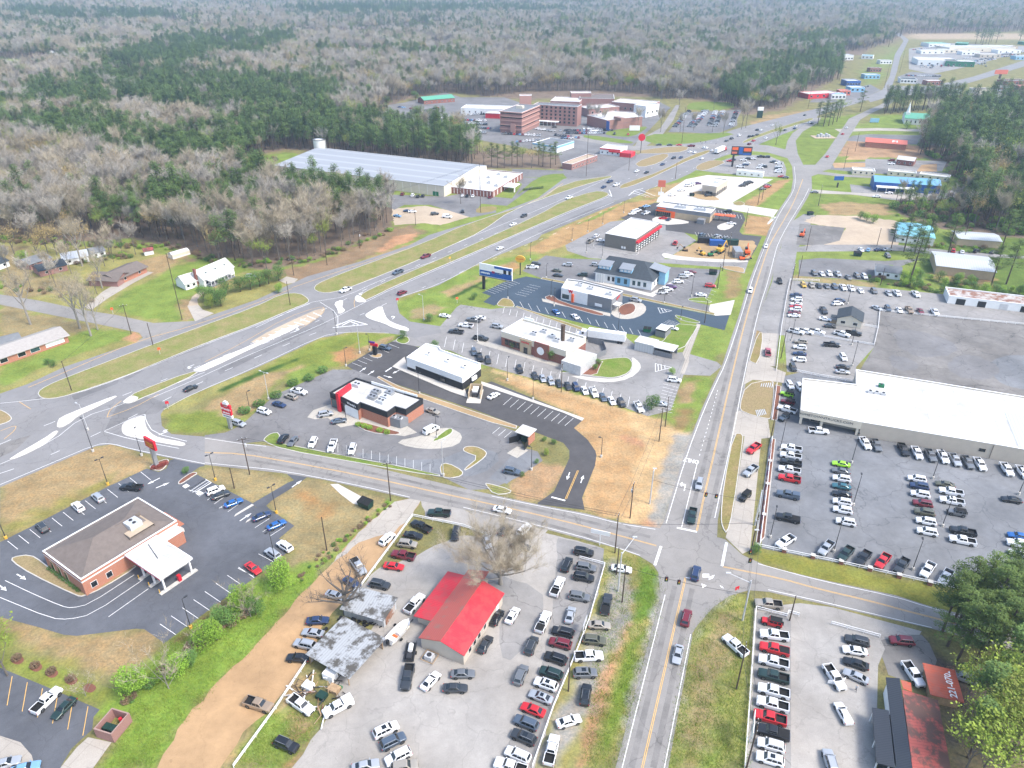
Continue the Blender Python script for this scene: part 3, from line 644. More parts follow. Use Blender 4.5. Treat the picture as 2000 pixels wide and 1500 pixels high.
stripes_on(ave,'stop_line',['1322,1031 1361,1039'],.55,'paint_white',.061); stripes_on(ave,'stop_line',['1339,1128 1364,1133'],.3,'paint_white',.061)
stripes_on(street,'stop_line',['1291,1067 1279,1104','1419,1060 1410,1106'],.6,'paint_white',.061)
stripes_on(street,'centre_line',['400,884 470,886 575,904 700,927.5 900,972 1015,997 1150,1030 1282,1066','1412,1107 1525,1130 1600,1151 1700,1174 1790,1199 2000,1250'],.12,'paint_yellow',.052,None,True)
stripes_on(street,'edge_line',['400,856 475,867 520,872','960,969 1050,988 1145,1006 1210,1023 1280,1034','400,904 460,910 550,919 700,948 800,971','905,991 960,1004 1070,1031 1160,1055 1250,1085','1480,1101 1600,1134 1750,1166 1812,1186 2000,1238','1500,1152 1600,1174 1700,1198 1820,1226'],.12,'paint_white',.052)
arrow(ave,1338,950,1341,935,1,4.2,z=.062)
_o = mesh_obj('road_lettering',text_mesh('ONLY',1.3,'paint_white',.03,.0),ave); _p = G(1350,900); _o.location = (_p.x,_p.y,.064)
_o.rotation_euler = (0,0,R(69.5 + 90)); _o.scale = (1.25,2.0,1)
mb = MB()
for s in ('1372,1121 1385,1121 1385,1128 1372,1128','1385,1127 1396,1123 1392,1130 1384,1133','1370,1140 1380,1144 1372,1149','1405,1143 1411,1146 1414,1150 1408,1147'):
 mb.quad(*[(q.x,q.y,.06) for q in ccw(WP(s))])
mb.build('worn_marking','paint_white',ave)
stripes_on(ave,'crossing_bars',['1500,435 1512,426','1504,431 1516,424'],.5,'paint_white',.062)
for k in range(8):
 f = k / 7; stripes_on(ave,'crossing_bar',['%f,%f %f,%f' % (1499 + f * 8,438 - f * 14,1505 + f * 14,434 - f * 11)],.45,'paint_white',.03)

# ---------------- lots ----------------
z1 = .02
bank_lot = sheet('parking_lot','-120,1120 0,1059 60,1029 127,994 212,950 287,915 310,922 325,915 332,899 352,893 395,903 400,910 390,912 350,940 347,946 362,940 385,927 492,982 500,992 562,945 578,938 562,927 565,925 600,932 580,947 530,978 520,988 530,997 575,1027 545,1052 572,1071 497,1129 437,1170 320,1257 312,1250 282,1229 265,1228 150,1242 125,1240 75,1225 0,1205 -120,1160',z1,'dark_asphalt',label='dark sealed bank parking lot with drive-through lanes')
sheet('exit_lane','492,984 562,943 575,938 560,926 600,932 580,947 530,978 502,992',.045,'dark_asphalt')
corner_lot = sheet('parking_lot','-80,1270 0,1304 85,1339 195,1386 183,1400 180,1425 140,1462 120,1495 118,1560 -80,1560',z1,'dark_asphalt',label='dark asphalt lot with orange bay lines in the near left corner')
sheet('paving_apron','-60,1436 0,1437 40,1450 62,1475 70,1505 70,1560 -60,1560',.03,'pale_concrete'); sheet('paving_apron','120,1497 150,1460 172,1440 218,1450 175,1510 110,1560 100,1530',.03,'pale_concrete')
sheet('dirt_road','305,1505 340,1445 362,1405 425,1331 500,1259 575,1174 640,1110 700,1040 770,980 800,974 822,977 805,1007 770,1050 735,1105 700,1150 640,1210 600,1290 560,1345 525,1390 475,1430 430,1500 420,1530 280,1540',.015,'clay_road',rg=.5,label='orange clay track running down from the cross street')
sheet('gravel_drive','640,1110 700,1040 770,980 800,974 822,977 805,1007 770,1040 700,1060',.018,'pale_concrete',rg=.4)
sheet('gravel_lot','700,1150 740,1110 815,1085 850,1065 890,1048 960,1045 1060,1040 1090,1047 1180,1072 1180,1104 1162,1175 1135,1235 1112,1300 1082,1380 1050,1475 1042,1510 1030,1560 540,1560 570,1500 607,1445 640,1400 660,1370 640,1330 700,1300 740,1200',z1,'gravel_lot',rg=.4,label='pale gravel used-car lot around the red-roofed office')
sheet('gravel_lot','1090,1050 1180,1072 1181,1104 1162,1175 1135,1235 1112,1300 1082,1380 1050,1475 970,1500 1000,1440 1060,1290 1080,1180',.024,'worn_asphalt',rg=.3)
sheet('lot_patch','872,1160 940,1110 1060,1150 1062,1200 1030,1260 985,1300 972,1240 985,1180 930,1150',.023,'worn_asphalt',1,rg=.5)
sheet('gravel_shoulder','822,977 900,993 960,1008 1070,1035 1060,1048 960,1045 900,1028 830,1010',.016,'gravel_lot',rg=.4)
wend_lot = sheet('parking_lot','400,850 440,845 455,838 472,830 505,800 540,770 650,722 690,722 736,738 780,760 895,800 927,812 1010,844 1025,875 1050,882 1060,900 1012,932 960,955 917,957 865,932 850,930 650,889 545,866 514,862 475,866 400,856',z1,'lot_asphalt',label='grey parking lot around the red and black restaurant')
sheet('lot_patch','840,905 930,870 985,890 940,930 865,930 700,895 690,880',.024,'truck_lot_asphalt',1)
sheet('lot_patch','955,935 1010,880 1050,885 1055,895 1010,930 990,945',.025,'truck_lot_asphalt')
sheet('paving_apron','770,862 830,850 850,838 880,835 905,850 895,870 850,878 800,874',.028,'sidewalk_concrete',1); sheet('paving_apron','990,885 1010,872 1032,880 1010,895',.028,'sidewalk_concrete')
new_lot = sheet('parking_lot','676,714 690,706 730,683 766,667 792,671 810,676 860,690 900,764 960,745 1141,818 1121,836 1148,859 1163,881 1165,890 1162,910 1137,972 1142,996 1050,985 1050,982 1065,972 1082,960 1112,895 1112,880 1100,865 1050,846 1012,832 927,800 736,738 690,722',.022,'new_asphalt',label='newly laid black parking lot and driveway of the unfinished restaurant')
sheet('sidewalk','940,745 962,752 1141,817 1137,822 1100,806 940,752',.05,'bright_concrete')
rest_lot = sheet('parking_lot','774,612 790,626 810,634 860,637 892,600 900,595 959,604 983,601 1006,600 1152,648 1224,660 1262,690 1300,690 1335,688 1400,707 1410,715 1387,734 1335,732 1310,802 1265,813 1150,770 938,711 880,685 810,676 766,667 780,660 800,645 790,626',.024,'worn_asphalt',label='grey parking lot around the brick restaurant')
wing_lot = sheet('parking_lot','941,572 984,551 1028,540 1056,545 1100,551 1220,577 1300,597 1397,617 1425,615 1415,645 1370,634 1317,620 1330,632 1265,659 1211,649 1006,600 996,585 986,585 966,597 944,590 959,578',.026,'blue_asphalt',label='freshly sealed blue-black parking lot')
clinic_lot = sheet('parking_lot','1020,529 1066,499 1110,505 1174,507 1317,522 1408,527 1382,582 1345,584 1352,589 1400,600 1395,615 1220,575 1100,549 1056,543',.022,'lot_asphalt',label='grey parking lot around the dark-roofed clinic')
sheet('paving_apron','1387,595 1435,586 1427,615 1397,617 1384,606',.05,'bright_concrete')
tire_lot = sheet('parking_lot','1104,479 1192,433 1228,429 1300,432 1314,440 1360,470 1314,498 1296,506 1462,510 1454,534 1410,522 1150,504 1108,490',.02,'worn_asphalt',label='grey lot around the white-roofed garage')
orange_lot = sheet('parking_lot','1212,426 1278,396 1390,404 1450,416 1456,428 1444,452 1450,458 1488,462 1478,484 1462,510 1400,500 1420,470 1340,455 1300,450 1300,440 1228,432',.024,'new_asphalt',label='black parking lot around the orange-fronted restaurant')
coffee_lot = sheet('parking_lot','1285,386 1340,350 1382,342 1510,350 1430,396 1450,400 1520,410 1510,424 1388,403 1282,395',.026,'bright_concrete',label='pale concrete lot around the beige coffee building')
dealer_lot = sheet('parking_lot','1358,332 1390,322 1420,310 1450,302 1500,304 1530,316 1536,330 1534,346 1490,345 1414,339',.024,'worn_asphalt')
sheet('construction_yard','1316,497 1362,472 1420,468 1470,470 1478,480 1462,505 1400,508 1330,503',.03,'straw_dirt',rg=.6)
# east side lots
upper_lot = sheet('parking_lot','1512,557 1545,547 1715,562 1847,575 2000,575 2200,600 2200,660 2000,632 1720,609 1707,678 1672,717 1672,744 1560,728 1537,726 1532,650 1520,640 1508,600',z1,'worn_asphalt',label='worn grey used-car lot beside the avenue')
old_lot = sheet('parking_lot','1720,609 2000,632 2300,660 2300,820 2000,778 1760,740 1680,722 1707,678',.018,'old_asphalt',label='cracked empty asphalt lot behind the long white truck showroom')
truck_lot = sheet('parking_lot','1500,875 1510,850 1530,735 1560,728 1672,744 1600,800 1680,850 2000,905 2300,960 2300,1240 2000,1176 1840,1142 1625,1097 1487,1071',.016,'truck_lot_asphalt',label='blue-grey asphalt truck sales lot')
apron = sheet('paving_apron','1437,805 1460,798 1500,818 1505,855 1487,857 1472,1007 1465,1075 1450,1082 1417,1050 1432,1000 1454,852 1430,850',.05,'pale_concrete',label='worn concrete display apron beside the avenue')
sheet('paving_apron','1462,705 1492,710 1520,722 1535,728 1530,748 1500,744 1470,742 1452,752',.05,'pale_concrete'); sheet('paving_apron','1490,650 1522,652 1514,716 1480,712',.052,'pale_concrete')
low_lot = sheet('parking_lot','1473,1188 1562,1178 1625,1186 1800,1233 1790,1250 1740,1240 1715,1300 1710,1500 1710,1560 1455,1560 1456,1500',z1,'gravel_lot',label='pale concrete used-truck lot in the near right corner')
sheet('lot_patch','1478,1195 1545,1200 1545,1500 1545,1560 1462,1560 1463,1500',.024,'worn_asphalt')
sheet('soil_patch','1720,1250 1800,1240 1830,1290 1790,1330 1735,1318',.024,'old_asphalt',rg=.6)
for s in ('1740,640 1820,650 1880,680 1840,700 1760,690','1850,700 1900,690 1960,720 1930,745 1860,735','1730,690 1780,700 1800,722 1750,726'): sheet('lot_patch',s,.0195,'lot_asphalt',1,rg=.6)
sheet('lot_patch','1930,700 2010,690 2100,720 2100,770 1980,760 1940,740',.0198,'truck_lot_asphalt',2,rg=.6)
sheet('driveway','1548,492 1760,490 1850,500 2000,505 2000,500 1860,490 1750,478 1600,478 1560,482',.03,'worn_asphalt')
mid_lot = sheet('parking_lot','1560,508 1600,504 1730,510 1800,505 1760,520 1715,546 1700,548 1560,539',.022,'lot_asphalt'); sheet('parking_lot','1562,437 1598,440 1650,445 1640,470 1600,480 1555,478',.024,'old_asphalt')
sheet('gravel_lot','1595,420 1680,422 1752,432 1752,480 1620,482 1560,482 1600,478 1640,460 1652,445 1600,440 1570,432',.02,'tan_gravel',rg=.8,label='pale graded dirt lot')
sheet('parking_lot','1610,330 1660,335 1750,342 1850,350 1860,340 1760,325 1700,315 1640,318',.02,'lot_asphalt'); sheet('parking_lot','1690,310 1850,315 1840,335 1690,330',.024,'worn_asphalt'); sheet('parking_lot','1700,262 1830,265 1840,285 1650,275 1665,265',.02,'lot_asphalt')
sheet('parking_lot','1660,360 1664,380 1740,390 1850,396 1880,392 1880,372 1700,365',.03,'worn_asphalt')
for s in ('1625,318 1690,318 1695,326 1630,328','1660,305 1700,306 1690,312 1650,312','1800,322 1830,320 1830,335 1790,335'): sheet('clay_court',s,.026,'clay_road')
# lots beyond the highway
ware_lot = sheet('parking_lot','735,392 760,380 870,384 900,378 1000,388 1020,360 1000,345 1110,350 1150,345 1180,335 1100,350 1050,358 990,402 940,398 930,412 965,405 970,415 920,425 840,400 790,400 770,410',z1,'lot_asphalt',label='grey yard in front of the long warehouse')
sheet('gravel_lot','765,408 830,402 900,415 930,420 860,440 830,436 790,438 770,440',.022,'tan_gravel',rg=.5)
sheet('grass_bank','1000,388 1050,345 1090,338 1160,342 1090,352 1040,362',.024,'green_turf',1); sheet('grass_bank','930,405 970,402 970,412 930,418',.03,'dry_turf',1)
hosp_lot = sheet('parking_lot','740,243 758,205 790,200 870,180 900,190 985,190 1060,215 1160,205 1290,200 1310,210 1270,252 1260,262 1235,285 1230,300 1180,340 1110,348 1000,345 1000,330 1100,333 1090,300 960,278 880,262 850,258 800,240',.016,'lot_asphalt',label='wide hospital parking lots')
sheet('parking_lot','1305,258 1335,220 1450,214 1440,232 1440,245 1400,262 1330,258',.02,'lot_asphalt'); sheet('access_road','1245,275 1290,250 1320,205 1328,205 1315,235 1290,268 1262,285 1330,283 1330,290 1240,285',.03,'road_asphalt')
sheet('access_road','1120,262 1235,285 1330,284 1420,280 1420,290 1330,291 1235,294 1110,270',.035,'road_asphalt')
sheet('access_road','1100,340 1235,300 1245,300 1240,312 1180,345 1110,350',.03,'lot_asphalt')
for s in ('1262,262 1330,262 1450,258 1380,276 1330,282 1260,280','1140,262 1240,276 1230,282 1140,270'): sheet('lawn',s,.04,'green_turf',1)
sheet('lawn','1340,205 1360,198 1440,200 1430,214 1345,216',.03,'green_turf',1); sheet('lawn','1180,262 1190,255 1260,246 1265,250 1235,268 1200,266',.04,'green_turf',1)
sheet('parking_lot','1775,95 1850,84 2000,90 2200,80 2200,60 2000,100 1900,128 1820,145 1775,135',.03,'worn_asphalt'); sheet('parking_lot','1752,150 1780,140 1840,146 1830,158 1790,165 1755,160',.04,'lot_asphalt')
sheet('parking_lot','1885,182 2000,155 2200,140 2200,200 2000,195 1900,195',.04,'lot_asphalt'); sheet('parking_lot','1580,200 1600,185 1700,165 1720,176 1690,190 1640,200',.025,'lot_asphalt')
sheet('driveway','-40,125 0,126 110,118 108,116 0,123 -40,122',.4,'pale_concrete')
# islands inside the lots
def bed(s,m='green_turf',sm=1,**k): return island('planted_island',s,m,sm,**k)
bed('22,1097 24,1088 60,1083 84,1098 157,1158 190,1145 262,1103 268,1108 200,1150 162,1166 150,1165 60,1122','tan_turf')
bed('318,1050 340,1028 358,1030 362,1040 340,1053 322,1060','dry_turf'); bed('347,946 350,939 375,922 388,924 375,932 355,946','mulch'); bed('290,915 310,921 322,915 331,900 326,896 300,905','mulch')
bed('458,1009 460,1005 492,985 496,987','bright_concrete',0); bed('480,1021 483,1017 500,1006 504,1009','bright_concrete',0)
bed('514,862 517,855 530,846 547,845 546,866 560,868 650,886 860,926 858,932 700,905 550,878','green_turf')
bed('858,908 875,904 905,920 903,930 880,935 862,932','dry_turf'); bed('903,878 910,872 930,872 948,880 952,888 940,900 910,920 905,917 935,893 908,884','dry_turf')
bed('843,862 855,852 875,837 884,837 885,845 870,855 850,863','green_turf'); bed('947,947 950,943 1000,957 995,965 965,967','verge')
bed('736,738 740,735 780,755 1010,832 1008,838 960,826 900,806 780,764','straw_dirt',0)



bed('726,694 745,690 747,697 735,700 722,696','straw_dirt'); bed('772,664 785,656 799,659 800,668 788,673 776,669','green_turf')

bed('1088,728 1110,715 1170,703 1215,698 1230,700 1237,712 1230,728 1205,738 1180,738 1110,728','green_turf'); bed('1110,722 1122,714 1180,703 1172,716 1165,735 1120,730','mulch')
sheet('sidewalk','1237,712 1232,695 1250,708 1252,722 1230,740 1190,748 1140,742 1108,732 1180,740 1210,739 1232,728',.03,'bright_concrete',1); sheet('sidewalk','925,665 935,662 1110,712 1105,724 1080,714 935,672',.03,'sidewalk_concrete')
bed('978,585 985,582 1000,586 1007,600 990,600 968,597','dry_turf'); bed('1006,600 1010,598 1152,645 1224,659 1222,662 1150,651','dry_turf',0)
bed('1317,618 1322,615 1368,628 1366,632 1335,628','green_turf'); bed('1315,632 1362,636 1362,640 1330,690 1285,672 1300,662','green_turf')
bed('1056,545 1060,542 1220,574 1397,612 1395,616 1216,578','dry_turf',0); bed('1345,588 1343,583 1380,580 1378,584 1395,592 1355,588','green_turf')
bed('1060,582 1078,575 1095,590 1180,612 1178,618 1150,612 1085,592','mulch'); bed('1205,606 1215,595 1235,592 1243,600 1238,612 1215,618','mulch')
sheet('sidewalk','1058,583 1192,612 1192,618 1060,589',.032,'sidewalk_concrete'); sheet('sidewalk','1190,610 1210,597 1235,588 1254,591 1264,602 1256,615 1232,624 1205,622',.032,'sidewalk_concrete',1)
sheet('sidewalk','600,815 612,801 645,790 662,800 705,812 760,830 795,832 815,845 790,852 740,845 690,830 665,835 640,816 615,819',.031,'sidewalk_concrete'); bed('690,829 700,822 750,836 788,846 768,851 720,845','mulch')
sheet('sidewalk','1140,541 1270,573 1330,540 1336,540 1275,580 1138,546',.034,'bright_concrete')
bed('1291,498 1298,494 1320,500 1380,506 1462,508 1460,513 1380,512 1300,506','bright_concrete'); bed('1430,397 1445,392 1456,398 1450,402 1435,401','dry_turf'); bed('1408,524 1412,519 1452,522 1455,532 1448,533','straw_dirt')
bed('1160,475 1185,478 1240,492 1250,494 1240,500 1180,488 1158,484','worn_asphalt')
bed('1345,382 1350,376 1370,372 1405,388 1405,392 1370,391','straw_dirt'); bed('1270,430 1285,422 1345,432 1345,437 1290,440','bright_concrete'); bed('1400,440 1430,432 1436,440 1420,450 1402,449','bright_concrete')
bed('1432,847 1452,847 1450,870 1432,1000 1420,1045 1410,1030 1407,1010 1412,950','dry_turf',1); bed('1456,752 1500,742 1513,748 1508,815 1500,820 1450,806 1443,795','tan_turf'); bed('1480,650 1492,650 1482,713 1463,706 1464,700','dry_turf')
island('planter_strip','1505,856 1515,858 1494,1050 1480,1065 1475,1065','mulch',0); island('planter_strip','1514,752 1526,755 1518,822 1506,820','mulch',0)

sheet('sidewalk','1361,632 1369,634 1348,690 1345,700 1346,706 1337,730 1328,730 1338,702 1333,690',.05,'pale_concrete')
# bay lines
def bays(lot,p,q,n,dx,dy,z=.06,wd=.11,m='paint_white'):
 mb = MB()
 for k in range(n):
  f = k / (n - 1.0); a = G(p[0] + (q[0] - p[0]) * f,p[1] + (q[1] - p[1]) * f); b = G(p[0] + (q[0] - p[0]) * f + dx,p[1] + (q[1] - p[1]) * f + dy)
  stripe_mb(mb,[a,b],wd,z)
 mb.build('bay_lines',m,lot)
bays(bank_lot,(15,1057),(275,922),13,20,16); bays(bank_lot,(312.5,1219),(466,1108),8,31,21); bays(bank_lot,(389,970),(428,993),0 or 2,20,-14); bays(bank_lot,(405,977),(445,1000),4,24,-17); bays(bank_lot,(498,1031),(528,1047),3,28,-18)
bays(corner_lot,(24,1321),(172,1380),6,-10,57,m='paint_yellow',wd=.14); bays(bank_lot,(505,1082),(465,1110),2,30,16)
stripes_on(bank_lot,'lane_line',['10,1134 60,1158 120,1184 140,1188 175,1180 262,1123','0,1167 100,1208 135,1210 180,1200 280,1132','212,1205 290,1150'],.12,'paint_white',.05)
for a in ((50,1094,60,1089),(42,1127,47,1130),(5,1148,9,1151),(300,940,290,945),(318,948,328,944),(480,1010,486,1006),(580,945,590,938)): arrow(bank_lot,*a)
sheet('blue_bay','356,950 364,945 371,949 362,954',.05,'paint_white',parent=bank_lot); sheet('blue_bay','382,964 390,959 398,963 388,968',.05,'paint_white',parent=bank_lot)
stripes_on(bank_lot,'hatching',['368,957 401,936','371,960 404,938','376,962 409,941','381,962 412,943','368,957 384,961 413,943 401,936 368,957'],.15,'paint_white',.052,smooth=0)
bays(new_lot,(1000,776),(1120,817),10,-17,15); bays(new_lot,(688,709),(720,693),4,18,7); bays(new_lot,(740,681),(760,672),2,20,8)
stripes_on(new_lot,'centre_line',['1129,919 1105,975'],.15,'paint_yellow',.06,None,True,0); stripes_on(new_lot,'stop_line',['1077,971 1104,978','753,726 765,718'],.5,'paint_white',.06)
for a in ((1110,930,1107,938),(1137,936,1140,928),(709,722,715,718),(725,728,731,724),(774,726,768,729),(758,736,766,738)): arrow(new_lot,*a)
bays(rest_lot,(868,678),(1260,806),24,4,-20); bays(rest_lot,(985,600),(1140,645),13,-3,12); bays(rest_lot,(1296,750),(1285,800),9,28,7)
stripes_on(rest_lot,'hatching',['1280,710 1280,726 1312,718 1280,710','1285,712 1286,724','1291,712 1292,722','1298,714 1299,721'],.2,'paint_white',.05,smooth=0)
bays(wend_lot,(962,847),(985,855),3,14,-12); bays(wend_lot,(660,884),(840,924),12,0,-18,wd=.07)
bays(wing_lot,(1015,589),(1246,645),15,7,12); bays(wing_lot,(948,567),(995,547),9,20,7); bays(wing_lot,(1006,574),(1034,556),6,22,5); bays(wing_lot,(1305,625),(1296,630),4,26,9)
stripes_on(wing_lot,'hatching',['1285,601 1312,607 1290,612 1285,601','1291,602 1296,611','1297,604 1302,609'],.18,'paint_white',.05,smooth=0)
bays(clinic_lot,(1338,546),(1300,573),6,12,5,wd=.09); bays(clinic_lot,(1392,560),(1372,585),5,12,4)
bays(orange_lot,(1362,462),(1432,470),12,-5,-9,wd=.12); bays(orange_lot,(1390,408),(1446,420),10,3,8,wd=.12)
mb = MB()
# trench drains and bars in the tan island by the avenue
for s in ('1488,750 1510,748 1507,758 1486,756','1476,802 1492,800 1496,810 1480,814'):
 p = WP(s); mb = MB()
 for k in range(6): mb.bar(p[0].lerp(p[1],k / 5) + Vector((0,0,.2)),p[3].lerp(p[2],k / 5) + Vector((0,0,.2)),.25,.1)
 o = mb.build('sign_frame','galvanised'); tag(o,'grey slatted steel frame lying flat on the tan verge ' + ('nearer the showroom' if s[0:4] == '1476' else 'at its far end'),'frame','steel frames lying on the verge')
# ---------------- vehicles ----------------
PAINTS = {'w': ('white',(.72,.73,.74),0),'k': ('black',(.012,.013,.015),0),'s': ('silver',(.42,.44,.46),.35),'g': ('grey',(.16,.17,.18),.3),'d': ('charcoal',(.045,.05,.056),.3),
 'r': ('red',(.5,.015,.02),0),'m': ('maroon',(.16,.015,.025),.1),'b': ('blue',(.02,.12,.36),.2),'n': ('navy blue',(.025,.045,.11),.2),'t': ('tan',(.35,.26,.18),.3),'c': ('champagne',(.38,.34,.28),.35),
 'l': ('lime green',(.28,.62,.02),0),'e': ('teal',(.04,.14,.17),.25),'q': ('dark green',(.02,.045,.04),.25),'y': ('gold',(.6,.38,.05),.2),'o': ('orange',(.7,.15,.02),0),'v': ('olive',(.12,.12,.08),.3),'a': ('slate blue',(.09,.12,.16),.3),'p': ('purple',(.1,.03,.13),.2),'h': ('light blue',(.2,.38,.6),.2),'x': ('pink red',(.4,.07,.1),.1)}
for k,(nm,c,me_) in PAINTS.items(): mat('paint_' + k,c,.28,me_,coat=.5,spec=.5)
KIND = {'s': ('sedan','sedan','car'),'u': ('suv','SUV','car'),'p': ('pickup_truck','pickup truck','pickup truck'),'j': ('off_road_car','boxy off-road car','car'),'v': ('cargo_van','cargo van','van')}
def loft(st,zb=.26):
 """st: x, half width, shoulder height, crown -> closed car body shell"""
 mb = MB(); n = len(st)
 def ring(x,hw,zt,cr):
  b = zb if abs(x) < abs(st[0][0]) - .15 else zb + .12
  r = [(hw * .86,b),(hw * .985,b + .14),(hw,zb + (zt - zb) * .52),(hw * .965,zt - .07),(hw * .88,zt),(hw * .45,zt + cr)]
  return [(x,y,z) for y,z in r] + [(x,-y,z) for y,z in reversed(r)]
 R_ = [ring(*s) for s in st]; m = 12
 for r in R_: mb.v += r
 for i in range(n - 1):
  for j in range(m):
   k = (j + 1) % m; mb.f.append((i * m + j,i * m + k,(i + 1) * m + k,(i + 1) * m + j)); mb.m.append(0)
 mb.f.append(tuple(range(m))); mb.m.append(0); mb.f.append(tuple(reversed(range((n - 1) * m,n * m)))); mb.m.append(0)
 return mb
CARS = {
 's': dict(st=[(2.38,.74,.60,.0),(2.28,.84,.70,.01),(1.9,.90,.80,.03),(1.0,.92,.93,.04),(.0,.925,.93,.02),(-1.3,.92,.96,.02),(-1.8,.91,1.0,.03),(-2.25,.86,.97,.02),(-2.38,.78,.84,.0)],
   g=(1.05,.35,-1.0,-1.85,.93,1.43,.80,.60),wb=(1.42,-1.38),r=.33,side=((.1,.46),(.5,.86))),
 'u': dict(st=[(2.36,.78,.74,.0),(2.25,.88,.90,.02),(1.9,.93,1.0,.04),(1.05,.95,1.08,.04),(0,.95,1.08,.02),(-1.8,.95,1.12,.02),(-2.28,.92,1.08,.0),(-2.38,.86,.9,0)],
   g=(1.12,.5,-1.9,-2.3,1.08,1.73,.84,.68),wb=(1.42,-1.42),r=.37,side=((.08,.35),(.38,.64),(.68,.92))),
 'p': dict(st=[(2.92,.84,.85,.0),(2.82,.93,1.05,.02),(2.4,.98,1.14,.05),(1.25,1.0,1.2,.04),(.3,1.0,1.2,.0),(-.92,1.0,1.22,.0),(-.98,1.0,1.22,0)],
   g=(1.32,.72,-.72,-.95,1.19,1.86,.88,.72),wb=(1.85,-1.8),r=.42,side=((.06,.46),(.52,.92)),bed=(-.98,-2.9)),
 'j': dict(st=[(2.1,.62,.95,.0),(2.0,.70,1.08,.01),(1.0,.78,1.14,.02),(.85,.80,1.16,0),(-1.9,.80,1.16,0),(-2.0,.80,1.1,0)],
   g=(.85,.6,-1.85,-1.98,1.15,1.82,.78,.72),wb=(1.35,-1.3),r=.42,side=((.04,.32),(.36,.62),(.68,.95)),jeep=1),
 'v': dict(st=[(2.7,.84,.85,.0),(2.6,.95,1.05,.02),(2.2,1.0,1.18,.05),(1.75,1.0,1.3,0),(-2.6,1.0,1.35,0),(-2.7,.97,1.2,0)],
   g=(1.85,1.1,-2.45,-2.66,1.3,2.1,.92,.80),wb=(1.75,-1.7),r=.36,side=((.04,.2),(.26,.48))),
}
def car_template(k):
 C = CARS[k]; parts = []; g = C['g']; xf,xtf,xtr,xr,z0,z1,w0,w1 = g
 body = loft(C['st'])
 def corner(fx,fz,sgn):       # point on the cabin flank
  x = (xf + (xtf - xf) * fz) * (1 - fx) + (xr + (xtr - xr) * fz) * fx
  return Vector((x,sgn * (w0 + (w1 - w0) * fz),z0 + (z1 - z0) * fz))
 cab = MB(); b = [(xf,w0 * .92,z0 - .03),(xf + (xr - xf) * .06,w0,z0 - .03),(xr - (xr - xf) * .05,w0,z0 - .03),(xr,w0 * .9,z0 - .03)]
 t = [(xtf,w1 * .9,z1 - .05),(xtf - .1,w1,z1 - .05),(xtr + .1,w1,z1 - .05),(xtr,w1 * .9,z1 - .05)]
 u = [(xtf - .12,w1 * .7,z1),(xtf - .25,w1 * .85,z1),(xtr + .25,w1 * .85,z1),(xtr + .12,w1 * .7,z1)]
 mir = lambda l: l + [(x,-y,z) for x,y,z in reversed(l)]
 rr = [mir(b),mir(t),mir(u)]; k0 = len(body.v)
 for r in rr: body.v += r
 for i in range(2):
  for j in range(8):
   q = (j + 1) % 8; body.f.append((k0 + i * 8 + q,k0 + i * 8 + j,k0 + (i + 1) * 8 + j,k0 + (i + 1) * 8 + q)); body.m.append(0)
 body.f.append(tuple(k0 + 16 + j for j in reversed(range(8)))); body.m.append(0)
 parts.append(('body',body.mesh('car_body','paint_w',False),1))
 glass = 'glass_dark'
 ws = MB(); a = Vector((xf,0,z0)); c = Vector((xtf,0,z1 - .05)); nrm = Vector((c.z - a.z,0,a.x - c.x)).normalized() * .015
 def pane(mb,xa,ya,za,xb,yb,zb_,n_): mb.quad(Vector((xa,-ya,za)) + n_,Vector((xa,ya,za)) + n_,Vector((xb,yb,zb_)) + n_,Vector((xb,-yb,zb_)) + n_)
 f0,f1 = .1,.92
 pane(ws,xf + (xtf - xf) * f0,w0 * .86,z0 + (z1 - z0) * f0,xf + (xtf - xf) * f1,w1 * .86,z0 + (z1 - z0 - .05) * f1,nrm)
 parts.append(('windshield',ws.mesh('windshield',glass),0))
 rw = MB(); nr = Vector((xr - xtr,0,0)); nrm2 = Vector((-(z1 - z0),0,xtr - xr)).normalized() * .015
 rw.quad(*[Vector(q) + nrm2 for q in ((xr + (xtr - xr) * .15,w0 * .8,z0 + (z1 - z0) * .15),(xr + (xtr - xr) * .15,-w0 * .8,z0 + (z1 - z0) * .15),(xr + (xtr - xr) * .9,-w1 * .8,z0 + (z1 - z0) * .86),(xr + (xtr - xr) * .9,w1 * .8,z0 + (z1 - z0) * .86))])
 parts.append(('rear_window',rw.mesh('rear_window',glass),0))
 for sg in (1,-1):
  for s0,s1 in C['side']:
   mb = MB(); pp = [corner(s0,.12,sg),corner(s1,.12,sg),corner(s1,.86,sg),corner(s0,.86,sg)]
   pp = [p + Vector((0,sg * .02,.005)) for p in pp]
   if sg > 0: pp.reverse()
   mb.quad(*pp); parts.append(('side_window',mb.mesh('side_window',glass),0))
 hw = max(s[1] for s in C['st']); r = C['r']
 tyre = MB().lathe([(r * .62,-.12),(r * .95,-.12),(r,-.08),(r,.08),(r * .95,.12),(r * .62,.12)],14).mesh('tyre','rubber'); rim = MB().lathe([(r * .62,.1),(r * .55,.125),(r * .2,.11)],10).mesh('rim','alloy')
 for x in C['wb']:
  for sg in (1,-1): parts.append(('wheel_arch',MB().tube((x,sg * (hw - .1),r + .02),(x,sg * (hw + .006),r + .02),r + .07,n=14).mesh('wheel_arch','rubber'),0))
 for x in C['wb']:
  for sg in (1,-1): parts.append(('wheel',tyre,0,(x,sg * (hw - .09),r),rim,sg))
 s0 = C['st'][1]; s1 = C['st'][-2]
 for sg in (1,-1):
  h = MB().box(s0[0] - .25,s0[0] + .05,sg * s0[1] * .92 - .16 * (sg > 0),sg * s0[1] * .92 + .16 * (sg < 0),s0[2] - .22,s0[2] - .07); parts.append(('headlight',h.mesh('headlight','head_clear'),0))
